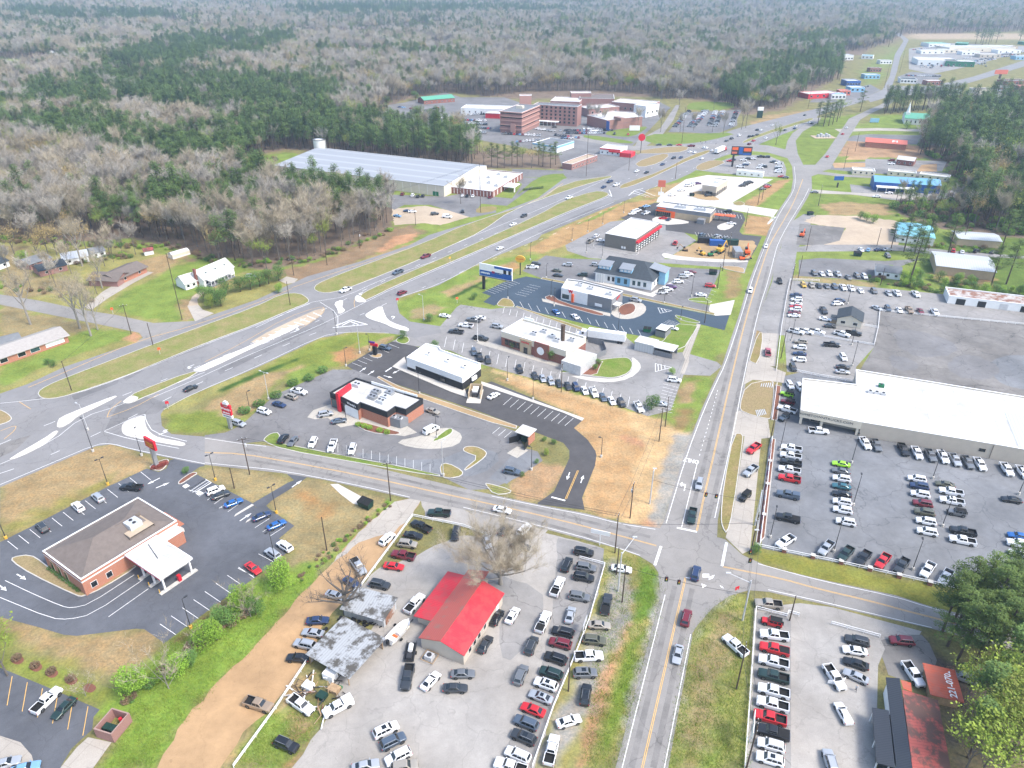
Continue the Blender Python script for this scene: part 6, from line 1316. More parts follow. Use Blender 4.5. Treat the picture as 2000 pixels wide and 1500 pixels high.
for k in range(8):
 x = cut + 8 + k * 13
 if x < L: MB().box(x,x + .18,-.1,-.005,.2,4.7).build('downpipe','taupe_block',b.root)
 if k not in (0,) and x + 5 < L: MB().box(x - 3,x - 1.4,-.06,.0,1.9,2.9).build('window','glass_dark',b.root)
q = loc(b,1695,766,4.9)
for k in range(3): hvac(b,q[0] + k * 1.9,q[1],4.5,1.4,1.1,.8,'galvanised',1)
q = loc(b,1716,755,4.9); hvac(b,q[0],q[1],4.5,1.6,1.4,1,'green_paint',1)
p = [Vector(loc(b,x,y,4.9)) for x,y in ((1962,803),(2300,850),(2300,925),(1990,872))]; mb = MB(); mb.quad(*[(v.x,v.y,4.62) for v in ccw([Vector((v.x,v.y,0)) for v in p])]); mb.build('grey_roof_section','grey_panel_roof',b.root)

# 19-29 right side
b = simple('small_sales_office','small pale cabin with slate-grey gabled roof in the used-car lot',(1636,621),(1684,629),(1690,612),2.9,'cream_wall','dark_shingle','gable',1.9,'y',nwin=2,cat='cabin',w_h=(.9,2.1),ww=1.7)
MB().box(-2.4,-.01,1,3.5,2.3,2.5).build('porch_roof','dark_shingle',b.root); MB().box(-2.4,0,.8,3.6,0,.3).build('porch_deck','timber',b.root)
b = simple('white_store_shed','long white shed with rust-streaked roof and dark open bays',(1854,578),(2060,602),(2062,585),3.3,'white_wall','rusty_white_roof',cat='shed')
for u0,u1,m_ in ((.08,.17,'black_metal'),(.29,.37,'black_metal'),(.5,.58,'galvanised'),(.7,.78,'black_metal')): panel(b,'f',b.L * u0,b.L * u1,0,2.5,m_,'bay_opening',.05)
simple('pale_shed','long pale metal shed behind the roadside pines',(1830,519),(1945,532),(1932,503),4,'tan_wall','grey_panel_roof','gable',1.2,cat='shed'); simple('green_trim_house','small white house with grey roof beside the tall pine',(1712,529),(1760,535),9,3,'white_wall','grey_roof','gable',1.6,nwin=3,cat='house')
simple('aqua_roof_store','square store with light blue hip roof behind three pines',(1754,458),(1826,466),(1830,443),4,'white_wall','aqua_metal_roof','hip',3.2,nwin=3); simple('pale_shed','low grey-roofed shed at the edge of the right-hand woods',(1872,466),(1956,472),(1962,458),3.5,'tan_wall','grey_panel_roof','gable',1,cat='shed')
b = simple('blue_roof_shop','long shop with sky-blue roof and bright blue front',(1709,355),(1838,363),14,5.2,'blue_paint','blue_metal_roof','gable',2.2,nwin=7); MB().box(1,b.L * .6,-5,-.3,2.8,3.2).build('front_canopy','white_metal',b.root)
for k in range(5): MB().box(1.2 + k * b.L * .14,1.5 + k * b.L * .14,-4.8,-4.5,0,2.8).build('canopy_post','white_metal',b.root)
b = simple('church','white church with green roof and slim white steeple',(1768,231),(1820,234),(1832,226),5,'white_wall','green_metal_roof','gable',3,nwin=6,ww=1.2,w_h=(1.2,3.6),cat='church')
st_ = MB().box(.5,4,b.W * .3,b.W * .3 + 3.5,0,9).build('steeple_base','white_wall',b.root); MB().lathe([(1.6,0),(.05,9)],8,(2.2,b.W * .3 + 1.7,9)).build('steeple','white_metal',b.root)
simple('green_roof_hall','small hall with green roof near the church',(1858,220),(1884,223),12,3.5,'white_wall','green_metal_roof','gable',2.2)
b = simple('coral_roof_shop','shop with coral red roof lettered P1 beside the church lawn',(1691,277),(1771,283),16,4,'brick_orange','coral_roof','gable',1.8); lettering('P1',4.5,'paint_white',b.root,(b.L * .72,b.W * .22,5.1),(R(13),0,0),'roof_lettering',.15)
simple('brick_bungalow','small brick bungalow with bright white roof behind the blue shop',(1752,311),(1785,315),10,3.6,'brick_red','white_roof','gable',1.6,nwin=3,cat='house')
for lab,A,B,D in (('left-hand white storage row beside the clay courts',(1666,332),(1710,335),9),('white storage row between blue shop and trees',(1796,340),(1855,347),8),('pale storage building at the wood edge',(1735,334),(1790,339),7)):
 simple('storage_row',lab,A,B,D,3,'cream_wall','white_roof',nwin=4,cat='storage building')
# 30 left houses
mat('ranch_roof',(.33,.31,.29),.85,var=.1,scale=1)
b = simple('ranch_house','long brick ranch house with pale roof beside the frontage road',(-22,707),(131,655),11,2.9,'brick_orange','ranch_roof','gable',1.7,nwin=0,cat='house',over=.7)
for u,w_,g_ in ((.34,2.6,'glass_dark'),(.5,3.2,'glass_blue'),(.7,6.5,'white_metal'),(.12,2.5,'glass_dark')): win(b,'f',b.L * u,w_,.8,2.4,glass=g_)
simple('ranch_house','dark back roof behind the brick ranch house',(-25,682),(42,664),8,2.8,'brick_orange','grey_roof','gable',1.4,cat='house')
b = simple('farmhouse','white farmhouse with white metal roof, dormers and porch',(397,547),(456,521),9,3.4,'white_wall','white_roof','gable',3.4,nwin=5,cat='house')
for k in (.2,.5,.8):
 d = MB().box(b.L * k - .6,b.L * k + .6,1.6,3.6,4.4,6).build('dormer','white_wall',b.root); MB().box(b.L * k - .35,b.L * k + .35,1.55,1.595,4.9,5.7).build('pane','glass_blue',d)
mb = MB(); slab(mb,[(1,-3.2,2.7),(b.L - 3,-3.2,2.7),(b.L - 3,-.3,3.3),(1,-.3,3.3)]); mb.build('porch_roof','white_roof',b.root); MB().box(1,b.L - 3,-3.1,-.1,0,.6).build('porch_deck','grey_wall',b.root)
for k in range(8): MB().box(1.1 + k * (b.L - 4.4) / 7,1.3 + k * (b.L - 4.4) / 7,-3.1,-2.9,.6,2.65).build('porch_column','white_wall',b.root)
MB().box(-.9,-.1,3,4.2,0,8).build('chimney','brick_red',b.root)
simple('farmhouse','lower left wing of the white farmhouse',(361,555),(394,545),8,2.9,'white_wall','white_roof','gable',2.6,nwin=3,cat='house')
simple('carport_house','brick house with brown roof at the end of the long driveway',(229,546),(285,521),11,2.7,'brick_orange','brown_shingle','gable',1.7,nwin=2,cat='house',over=.8); simple('carport_house','brown-roofed house wing behind the budding trees',(172,547),(228,549),10,2.7,'brick_brown','brown_shingle','gable',1.8,cat='house',over=.6)
for lab,A,B,D,m_ in (('low house with near-black roof behind the roadside trees',(76,530),(130,517),9,'dark_shingle'),('low house with slate roof left of the black-roofed house',(58,517),(100,503),10,'grey_roof'),('pale-roofed house beside the fenced pool',(122,508),(172,500),11,'grey_panel_roof'),('house with dark green roof at the left picture edge',(-20,522),(16,509),9,'dark_shingle'),('small grey house in front of the leafless wood',(180,495),(205,489),7,'grey_roof')):
 simple('neighbour_house',lab,A,B,D,2.8,'brick_brown' if 'black' in lab else 'white_wall',m_,'gable',1.6,nwin=2,cat='house')
q = frame('quonset_shed','white rounded shed on the farmhouse lawn',(338,505),(372,495),4.5,.6,'shed'); mb = MB(); n = 10
for i in range(n):
 a0,a1 = math.pi * i / n,math.pi * (i + 1) / n; f = lambda a: (q.W / 2 - math.cos(a) * q.W / 2,.4 + math.sin(a) * 2.6)
 mb.quad((0,f(a0)[0],f(a0)[1]),(q.L,f(a0)[0],f(a0)[1]),(q.L,f(a1)[0],f(a1)[1]),(0,f(a1)[0],f(a1)[1]))
mb.build('arched_roof','white_metal',q.root); MB().box(0.02,q.L - .02,.05,q.W - .05,0,2.2).build('end_wall','cream_wall',q.root)
simple('garden_shed','little white shed with red-brown roof by the wood edge',(281,491),(299,488),3.5,2.3,'white_wall','rusty_red_roof','gable',.8,cat='shed')
# 31 far buildings
simple('green_roof_clinic','low building with pale green roof near the far woods',(828,196),(888,191),16,4,'brick_red','green_metal_roof','gable',2.4,nwin=6)
simple('red_roof_farmhouse','distant white house with red roof in a green field',(60,125),(97,124),14,4,'white_wall','red_metal_roof','gable',3,cat='house'); simple('white_barn','distant pale barn above the red-roofed house',(96,104),(106,104),12,5,'white_wall','grey_panel_roof','gable',3,cat='barn')
rr = random.Random(11)
for k in range(26):
 x = 612 + k * 9.6 + rr.uniform(-3,3); y = 76 - k * .6 + rr.uniform(-4,5)
 simple('suburban_house','distant suburban house with grey-brown roof among bare trees',(x,y),(x + rr.uniform(6,9),y + .2),14,5,'cream_wall',rr.choice(['brown_shingle','grey_roof']),'gable',4.5,cat='house',group='houses in the far subdivision')
for k in range(12):
 x = 1086 + k * 7.6; simple('apartment_block','distant pale apartment block on the wooded horizon',(x,60 + rr.uniform(-3,4)),(x + 5,60),14,8,'white_wall','grey_panel_roof','gable',3,group='apartment blocks on the horizon')
for lab,A,B,D,h,wl_,rf in (('white dealership hall nearest the highway fork',(1794,117),(1872,119),45,7,'white_wall','white_roof'),('long flat store behind the far dealership',(1855,93),(1985,92),40,7,'cream_wall','grey_panel_roof'),('green-fronted dealership building with pale roof',(1848,119),(1905,121),25,7,'green_paint','white_roof'),('green-roofed building above the dealership lots',(1815,85),(1857,85),30,6,'white_wall','green_metal_roof'),('far green gabled building',(1866,84),(1890,85),30,7,'green_paint','green_metal_roof'),('black-topped white store at the fork',(1760,154),(1792,155),18,5,'white_wall','dark_shingle'),('blue shop on the far roadside',(1655,158),(1682,158),18,6,'blue_paint','grey_panel_roof'),('white and blue shop beside the far blue shop',(1662,171),(1690,171),14,5,'blue_wall','white_roof'),('red-banded fuel station across the far highway',(1580,184),(1640,181),18,5,'red_paint','white_roof'),('coral building at the far roadside',(1641,177),(1662,177),10,5,'coral_roof','coral_roof'),('grey-roofed house on the far left roadside',(1640,108),(1668,108),20,7,'white_wall','grey_panel_roof'),('white cabins behind the far road',(1683,108),(1706,109),15,5,'white_wall','aqua_metal_roof'),('pale roofed house deep in the far trees',(1686,66),(1706,66),25,6,'cream_wall','grey_roof'),('large white store right of the pine row',(1940,190),(1975,194),25,5,'white_wall','white_roof'),('white shed at the right picture edge',(1982,195),(2030,196),20,5,'white_wall','white_roof'),('red-brown restaurant at the right picture edge',(1965,158),(2010,158),18,5,'brick_red','brown_shingle'),('lone white roof on the far right hills',(1856,10),(1872,10),40,10,'white_wall','white_roof')):
 simple('far_building',lab,A,B,D,h,wl_,rf,nwin=5 if D > 17 else 3,ww=2.5,w_h=(1.5,3.5))

rr = random.Random(23)
for k,(px,py,l_,d_,wl_,rf) in enumerate(((1800,101,40,18,'white_wall','white_roof'),(1836,99,34,18,'cream_wall','grey_panel_roof'),(1880,103,30,16,'white_wall','white_roof'),(1915,108,34,16,'beige_wall','white_roof'),(1950,100,40,20,'white_wall','grey_panel_roof'),(1985,112,30,14,'blue_wall','white_roof'),(1812,160,20,12,'brick_red','white_roof'),(1905,176,26,12,'cream_wall','brown_shingle'),(1850,178,18,10,'white_wall','grey_roof'),(1990,170,30,14,'brick_red','coral_roof'),(1720,120,18,12,'white_wall','grey_roof'),(1700,135,16,10,'brick_red','brown_shingle'),(1690,148,20,12,'blue_wall','grey_panel_roof'),(1625,186,16,10,'white_wall','blue_metal_roof'),(1935,92,50,20,'tan_wall','white_roof'),(2000,84,40,18,'green_paint','green_metal_roof'))):
 a = G(px,py); b_ = P(a.x + l_,a.y); simple('roadside_store',ORD[k % 13] + ' small far store from the left in the ' + ('upper' if py < 115 else 'lower' if py > 140 else 'middle') + ' strip at the top right',(px,py - 2),(b_[0],b_[1] - 2),d_,5,wl_,rf,nwin=4,ww=2.5,w_h=(1.2,3.2),group='small far stores at the highway fork')
for k,(px,py) in enumerate(WH):
 a = G(px,py); b_ = P(a.x + 22,a.y); simple('woodland_house',ORD[k % 13] + (' ' if k < 13 else ' last ') + 'pale-roofed house from the left, half hidden in the far woods',(px,py - 2),(b_[0],b_[1] - 2),14,6 + float(hill(a.x,a.y)),'white_wall','grey_panel_roof','gable',4,cat='house',group='houses half hidden in the far woods')
# ---------------- poles, wires, signs, fences ----------------
def utility(px,py,hgt,label,arm=0,lean=0,tr=0,armaz=0,group='timber utility poles',r=.16):
 p = G(px,py); o = empty('utility_pole',p,R(armaz),label,'utility pole',group)
 MB().tube((0,0,0),(lean,0,hgt),r,r * .65,8).build('pole','wood_pole',o)
 for k in range(arm): MB().box(lean - 1.3,lean + 1.3,-.06,.06,hgt - .5 - k * 1.1,hgt - .38 - k * 1.1).build('crossarm','wood_pole',o)
 if arm:
  for x in (-1.2,0,1.2): MB().lathe([(.06,0),(.09,.1),(.05,.25)],6,(lean + x,0,hgt - .38 if x else hgt)).build('insulator','galvanised',o)
 if tr: MB().lathe([(.28,0),(.3,.1),(.3,.85),(.2,.95)],10,(lean + .5,.25,hgt - 3)).build('transformer','galvanised',o)
 return p + Vector((0,0,hgt))
U = {}
for key,px,py,h_,lab,arm,tr in [
 ('a',356,624.6,27.5,'tall dark utility pole at the corner of the farmhouse lawn',0,0),('b',639,518,25.5,'tall utility pole in front of the leafless wood',0,0),('c',938.7,415,27.5,'tall utility pole before the warehouse office',0,0),
 ('c2',1145,344,30,'tallest utility pole beside the strip mall',0,0),('c3',1331.6,279,27,'tall pole on the lawn before the hospital east lot',0,0),('d',256.4,652,12,'short utility pole on the clay corner of the side street',1,0),('e',299,674,9,'thin pole in the verge opposite the side street',0,0),
 ('f',140,763,11,'utility pole on the left tip of the frontage verge',0,0),('g',567,596,10.5,'utility pole at the end of the first frontage verge',0,0),('h',574,538,8,'lamp-topped pole by the farmhouse drive',1,0),('i',703,485,9,'pole with transformer before the wood',1,1),('i2',812,440,9,'pole beside the tan gravel yard',0,0),
 ('j',488,927,12,'timber pole on the bank verge beside the cross street',1,1),('k',763,978,12.2,'timber pole where the clay track meets the street',1,0),('l',638.5,1075,10.2,'timber pole with small lamp at the green ditch',0,0),('m',458,954,6.8,'short dark post on the bank lawn',0,0),
 ('n',1201,1080,11.5,'pole with crossarm at the upper corner of the gravel lot',1,0),('n2',1204,1122,8,'dark pole beside the white car on the verge',0,0),('o',1215,1176,11,'tall dark pole with a small box on the avenue verge',0,0),('p',1110,1350,8.5,'dark pole inside the east fence line of the gravel lot',0,0),
 ('q',1230.5,1012,10.8,'pole with crossarm on the straw plot by the street',1,1),('r',1287,862,11.5,'leaning pole at the edge of the straw plot',0,0),('s',1299,833,10.5,'pole on the green verge above the straw plot',1,0),('t',1096,766,10.5,'pole rising from the green strip behind the brick restaurant',1,1),
 ('u',1376,631,9.6,'pole beside the sidewalk near the blue-black lot',0,0),('v',1401,563,11,'pole at the avenue corner of the clinic lot',1,0),('w',1411,529,12.5,'pole behind the clinic verge by the avenue',1,0),('x',1422,500,11.5,'pole beside the construction yard',1,0),('y',1456,442,10,'pole on the tan lawn above the orange-fronted restaurant',1,0),('z',1480,400,11,'left of the twin poles on the clay slope',0,0),('z2',1488,391,10.5,'right of the twin poles on the clay slope',1,0),
 ('aa',1438,1346,12,'thick dark pole on the verge beside the near right pickups',1,0),('ab',1458,1500,12,'pole rising from the bottom edge beside the near right pickups',1,0),('ac',1542,1212,7.2,'leaning post on the small grass tip of the near right lot',0,0),('ad',1467,1075,11,'pole with crossarm at the truck lot corner',1,1),('ae',1505,857,9.5,'pole at the far end of the brick planter',0,0),('af',1525,700,11,'pole with lamp on the used-car frontage',1,0),('ag',1543,567,12,'pole at the corner post of the white rail',1,1),('ah',1558,547,11.5,'pole standing just behind the rail corner',0,0),('ai',1575,489,12.5,'pole beside the orange digger',1,0),('aj',1598,402,12,'pole at the corner of the brown field',1,0),('ak',1712.5,480,9,'pole with lamps at the edge of the pale dirt lot',1,0),('al',1719.5,557,8,'leaning dark pole by the green trim house',0,0),
 ('am',1648,330,14,'pole among the storage rows',0,0),('an',1670,296,14,'pole before the coral-roofed shop',1,0),('ao',1391,258,16,'pole at the near side of the hospital east lot',0,0),('ap',1578,212,22,'tall pole by the far fuel station',0,0),('aq',1727,172,28,'tallest far pole at the highway fork',0,0),('ar',1757,142,28,'tall far pole beside the dealership',0,0),('as',1319,349,11,'pole on the tan median verge of the highway',0,0),('at',1228,333,13,'pole on the verge by the red-roofed restaurant',0,0),('au',1880,475,12,'pole in the shrubs behind the pale shed',0,0)]:
 U[key] = utility(px,py,h_,lab,arm,0,tr,70 if px > 1000 else 20)
# sagging cables, each run one object
def wire(keys,label,off=(0,),drop=.3,sag=.012):
 mb = MB()
 for a,b in zip(keys,keys[1:]):
  A = U[a] if isinstance(a,str) else a; B = U[b] if isinstance(b,str) else b; L = (B - A).length; nr = Vector((-(B - A).y,(B - A).x,0)).normalized()
  for o_ in off:
   pr = None
   for k in range(9):
    t = k / 8; q = A.lerp(B,t) + nr * o_ - Vector((0,0,drop + 4 * sag * L * t * (1 - t)))
    if pr is not None: mb.bar(pr,q,.05)
    pr = q
 o = mb.build('overhead_cable','dark_metal'); tag(o,label,'cable',kind='stuff')
wire(['d','f'],'sagging cable crossing the brick house lawn'); wire(['a','b','c','c2','c3'],'high power line running along the highway frontage',(-.6,.6),sag=.006); wire(['aa','ad','af','ag','ai','aj'],'power line along the east side of the avenue',(-.7,.7)); wire(['j','k','n'],'cable strung along the south side of the cross street',(0,.8))
wire(['n','q','s','u','w','x','y','z2'],'power line along the west side of the avenue',(-.7,.7)); wire(['ab','aa'],'cable over the near right verge',(-.7,.7)); wire(['h','i','i2'],'cable skirting the leafless wood'); wire(['n','ad'],'span cable over the junction',(0,),2.5)
def lamp(px,py,hgt,label,m='dark_metal',heads=1,az=0,group='lot lamp posts',yellow=False,arm=1.0):
 o = empty('lamp_post',G(px,py),R(az),label,'lamp post',group); r = .1
 MB().tube((0,0,0),(0,0,hgt),.11,.06,8).build('pole',m,o); MB().lathe([(.35,0),(.35,.75),(.3,.8)],10).build('base','yellow_paint' if yellow else 'kerb_concrete',o)
 for k in range(heads):
  sg = 1 if k == 0 else -1
  MB().bar((0,0,hgt - .05),(sg * arm,0,hgt),.08).build('arm',m,o); h_ = MB().box(sg * arm - .35,sg * arm + .35,-.2,.2,hgt,hgt + .16).build('lamp_head',m,o); MB().box(sg * arm - .28,sg * arm + .28,-.15,.15,hgt - .02,hgt - .001).build('lens','lamp_lens',h_)
for px,py,h_,lab,m,hd,az,yl in [
 (12,1052,8.5,'bank lamp post farthest left with yellow base','dark_metal',2,50,1),(211,947,8.5,'bank lamp post with yellow base behind the left bays','dark_metal',2,50,1),(421,938,8.5,'bank lamp post with yellow base on the street lawn','dark_metal',2,50,1),(540,1002,8.5,'bank lamp post with yellow base by the exit lane','dark_metal',2,50,1),(538,1096,9,'lamp post above the bright green tree','dark_metal',2,50,0),(373,1227,8.5,'bank lamp post with yellow base by the ditch bays','dark_metal',1,50,1),
 (182,882,11,'curved highway lamp on the verge left of the bank','dark_metal',1,140,0),(277,890,9,'thin timber-coloured lamp by the bank sign','dark_metal',1,90,0),(172,840,9,'highway lamp with curved arm on the long white median','galvanised',1,150,0),(525,780,10,'pale double lamp among the roadside shrubs','galvanised',2,150,0),(488,800,6.5,'short dark lamp beside the roadside shrubs','dark_metal',1,40,0),
 (657.5,653,9,'dark highway lamp opposite the small white island','dark_metal',1,120,0),(703,690,11,'pale lamp on the rough slope above the black lot','galvanised',1,150,0),(722,685,6.5,'short dark lamp beside the red-topped sign','dark_metal',1,150,0),(676,715,7,'lamp at the corner of the black lot','dark_metal',1,20,0),(828,625,10.5,'pale lamp on the green corner by the shrubs','galvanised',1,150,0),
 (819,769,8,'dark lamp in the straw strip beside the red-fronted restaurant','dark_metal',2,150,0),(991,743,8.5,'dark lamp on the straw slope behind the new building','dark_metal',1,60,0),(1041,780,7,'dark lamp beside the new pale sidewalk','dark_metal',1,60,0),(933,668,9.5,'white lamp at the restaurant corner','white_metal',2,60,0),(1174,893,6.6,'curved dark lamp beside the black driveway','dark_metal',1,160,0),(1038,918,7.6,'lamp beside the yellow shrub','dark_metal',1,150,0),(866,929,11,'pale lamp on the kerbed tip of the lot','galvanised',1,60,0),(853,855,7.5,'dark lamp on the small green island','dark_metal',2,150,0),(677,826,6,'lamp before the red-fronted restaurant','dark_metal',1,90,0),
 (1082,598,7.5,'lamp above the blue car in the blue-black lot','dark_metal',1,60,0),(1207,649,7.5,'dark lamp at the truck end of the blue-black lot','dark_metal',1,60,0),(992,583,6.5,'lamp on the small grass tip','dark_metal',1,60,0),(1076,580,7,'lamp at the mulched restaurant corner','dark_metal',1,60,0),(1067,543,6.5,'lamp between the clinic and blue-black lots','dark_metal',1,60,0),(1350,579,8.5,'dark lamp at the clinic lot tip','dark_metal',1,60,0),(1297,592,5,'short lamp on the clinic kerb','dark_metal',1,60,0),(1329,625,5.5,'short lamp above the blue-black lot exit','dark_metal',1,60,0),(1036,508,8.5,'lamp behind the orange oval sign','dark_metal',1,60,0),(1117,470,6,'dark lamp on the straw bank nearest the garage','dark_metal',1,60,0),(1148,453,6,'second lamp along the straw bank','dark_metal',1,60,0),(1177,438,6,'third lamp along the straw bank','dark_metal',1,60,0),(1218,416,6.5,'farthest lamp along the straw bank','dark_metal',1,60,0),(1145,494,7,'lamp before the garage driveway','dark_metal',1,60,0),(1176,503,7,'lamp behind the clinic ridge','dark_metal',1,60,0),
 (1666,987,9.5,'dark lamp between the second and third truck rows','dark_metal',1,70,0),(1663,904,9.5,'dark lamp by the lime green car','dark_metal',1,70,0),(1821,935,9,'dark lamp before the showroom wall','dark_metal',1,70,0),(1840,1028,8.5,'dark lamp between the third and fourth truck rows','dark_metal',1,70,0),(1628,1078,8.5,'flat-headed lamp between pickups on the front rail','dark_metal',1,70,0),(1782,1113,8.8,'flat-headed lamp beside the charcoal pickup','dark_metal',1,70,0),(1989,966,8,'dark lamp at the right edge of the truck lot','dark_metal',1,70,0),(1664,715,9,'dark lamp beyond the showroom roof','dark_metal',1,70,0),(1663,674,7.5,'dark lamp beside the white rail corner','dark_metal',1,70,0),(1655,594,8,'lamp behind the slate-roofed cabin','dark_metal',1,70,0),(1545,665,8,'lamp at the small green patch','dark_metal',1,70,0),(1504,1050,9,'lamp at the near end of the brick planter','dark_metal',1,70,0),(1523,880,10,'lamp at the far end of the first pickup row','dark_metal',1,70,0),
 (1264,975,0.1,'','',0,0,0)]:
 if h_ > 1: lamp(px,py,h_,lab,m,hd,az,yellow=bool(yl),arm=1.6 if m == 'galvanised' else .8)
def mast(px,py,px2,py2,hgt,label,arm_to,z2):
 o = empty('signal_mast',G(px,py),0,label,'signal mast','junction signal masts'); MB().tube((0,0,0),(0,0,hgt),.2,.14,10).build('mast','galvanised',o); e = G(*arm_to,z2) - G(px,py)
 MB().tube((0,0,hgt - .6),e,.09,.05,6).build('lamp_arm','galvanised',o); MB().box(e.x - .5,e.x + .5,e.y - .2,e.y + .2,e.z - .05,e.z + .1).build('lamp_head','galvanised',o)
mast(1450,1212,0,0,11.5,'tall galvanised signal mast on the near right corner',(1423,1119),11.8); mast(1207,1155,0,0,11.5,'tall galvanised signal mast on the near left corner',(1240,1049),11.5); mast(1269,984,0,0,10.5,'galvanised signal mast on the straw corner',(1279,915),10.6); mast(1474,1026,0,0,11,'galvanised signal mast at the truck lot corner',(1478,1035),9)
U.update(m1=G(1450,1212) + Vector((0,0,8)),m2=G(1207,1155) + Vector((0,0,8)),m3=G(1269,984) + Vector((0,0,8)),m4=G(1474,1026) + Vector((0,0,8)))
wire(['m2','m1'],'signal span cable on the near side of the junction',sag=.03); wire(['m3','m4'],'signal span cable on the far side of the junction',sag=.03); wire(['m4','m1'],'signal span cable on the right side of the junction',sag=.03)
for px,py,lab in ((1301.5,1131,'left black signal head hung over the near side'),(1326,1137,'right black signal head hung over the near side'),(1379,966,'left black signal head hung over the far side'),(1399,969,'right black signal head hung over the far side'),(1466,1078,'upper black signal head by the right corner'),(1465,1095,'lower black signal head by the right corner')):
 p = G(px,py,6.4); o = empty('traffic_signal',p,0,lab,'traffic signal','black traffic signals over the junction'); MB().box(-.35,.35,-.12,.12,-.6,.6).build('backplate','black_metal',o)
 for k in range(3): MB().tube((0,-.12,.38 - k * .38),(0,-.2,.38 - k * .38),.14,n=10).build('lens',('tail_red','yellow_paint','green_paint')[k],o)
 MB().tube((0,0,.6),(0,0,1.3),.03).build('hanger','dark_metal',o)
def pipe_fence(s,label,m='white_metal',hgt=1.0,step=3.0,rails=2,r=.06):
 p = resample(WP(s),step); o = empty('pipe_fence',p[0],0,label,'fence','rail fences'); c = p[0]; pm = MB().tube((0,0,0),(0,0,hgt),r * 1.1,n=6).mesh('post',m)
 for q in p: mesh_obj('post',pm,o,q - c)
 for k in range(rails):
  z = hgt * (1 - k * .5); mb = MB(); line = WP(s)
  for a,b in zip(line,line[1:]): mb.bar(a - c + Vector((0,0,z)),b - c + Vector((0,0,z)),r * 2)
  mb.build('rail',m,o)
pipe_fence('1454,1500 1476,1190 1537,1206 1539,1198 1560,1204','white pipe rail along the near right pickups'); pipe_fence('1623,1220 1718,1246','short white rail above the loose cars'); pipe_fence('1040,1500 1080,1385 1120,1290 1150,1215 1181,1105 1132,1092','white pipe rail on the east side of the gravel lot'); pipe_fence('960,1050 905,1030 806,1010 770,1060 707,1145','white and rust rail around the far corner of the gravel lot'); pipe_fence('457,1500 540,1385 603,1290','white pipe rail beside the clay track')
pipe_fence('1482,1069 1625,1098 1840,1146 1990,1178','white pipe rail along the front of the truck lot'); pipe_fence('1484,1066 1497,960 1508,857','white pipe rail with banners beside the brick planter',r=.07); pipe_fence('1508,820 1517,752','white rail beside the small planter'); pipe_fence('1516,725 1526,640 1537,575 1543,548 1600,550','white rail along the used-car frontage'); pipe_fence('1552,726 1600,736 1668,747','white rail behind the truck showroom'); pipe_fence('1570,652 1707,675 1715,640 1718,608 2000,635','rusty white rail around the cracked lot',hgt=.8); pipe_fence('1685,637 1715,642','short rail beside the slate-roofed cabin')
for k in range(22):
 f = k / 22; a = G(1484 + f * 23,1066 - f * 209); b_ = G(1484 + (f + .9 / 22) * 23,1066 - (f + .9 / 22) * 209); o = MB().bar(a + Vector((-.15,0,.62)),b_ + Vector((-.15,0,.62)),.04,.7).build('fence_banner',('blue_wall','white_metal','purple_paint')[k % 3] if k % 4 else 'brick_red')
 tag(o,'printed cloth banner hung on the rail beside the brick planter','banner','banners hung on the planter rail')
for k,(px,py) in enumerate(((1491,1010),(1498,950),(1503,905),(1480,1070),(1531,1078),(1587,1090),(1642,1101),(1698,1114),(1755,1128),(1815,1142))):
 o = empty('brick_pier',G(px,py),R(70),ORD[k] + ' low brick pier along the truck lot rail from the planter end','pier','brick piers along the truck lot rail')
 MB().box(-.45,.45,-.45,.45,0,1).build('pier','brick_red',o); MB().box(-.52,.52,-.52,.52,1.0,1.1).build('cap','kerb_concrete',o)
# ---- signs ----
def sign(name,px,py,base,w_,hh,label,panels,m='dark_metal',az=0,posts=(0,),pr=.18,t=.4,cat='sign',texts=()):
 """panels: (z0, z1, x0, x1, material) ; texts: (string, size, material, x, z)"""
 o = empty(name,G(px,py),R(az),label,cat)
 for x in posts: MB().box(x - pr,x + pr,-pr,pr,0,base).build('post',m,o)
 for z0,z1,x0,x1,mm in panels: MB().box(x0,x1,-t / 2,t / 2,z0,z1).build('sign_panel',mm,o)
 for s_,sz,mm,x,z in texts:
  lettering(s_,sz,mm,o,(x,-t / 2 - .01,z),(R(90),0,0),'sign_lettering',.02); lettering(s_,sz,mm,o,(-x,t / 2 + .01,z),(R(90),0,R(180)),'sign_lettering',.02)
 return o
_s = sign('bank_sign',307,912,6.4,0,0,'red bank pylon sign with yellow lettering panel',[(6.4,9.4,-2.4,2.4,'red_paint'),(6.7,8.5,-2.1,2.1,'orange_paint')],'grey_metal',-35,pr=.5,t=.6,texts=())
for z_,s_ in ((8.0,3),(7.2,4)): strokes(_s,-1.7,1.7,-.32,z_,.6,'yellow_paint',5,s_); strokes(_s,-1.7,1.7,.32,z_,.6,'yellow_paint',5,s_)
_s = sign('restaurant_sign',451,837,4.0,0,0,'red and white restaurant pylon sign on the verge',[(4.0,5.1,-1.8,1.8,'white_metal'),(5.1,8.6,-1.8,1.8,'red_paint')],'grey_metal',-25,pr=.45,t=.6,texts=(("Wendy's",1.05,'paint_white',0,7.0),))
strokes(_s,-1.4,1.4,-.32,5.7,.5,'paint_white',8,5); strokes(_s,-1.4,1.4,-.32,4.55,.5,'dark_metal',7,6); MB().tube((0,-.3,8.7),(0,.3,8.7),1.0,n=20).build('round_top','white_metal',_s)
sign('small_pylon',733,693,3.6,0,0,'black pylon with red and purple top in the new lot',[(3.6,4.6,-1.6,1.4,'red_paint'),(4.6,5.2,-2.0,.2,'purple_paint')],'black_metal',-20,pr=.6)
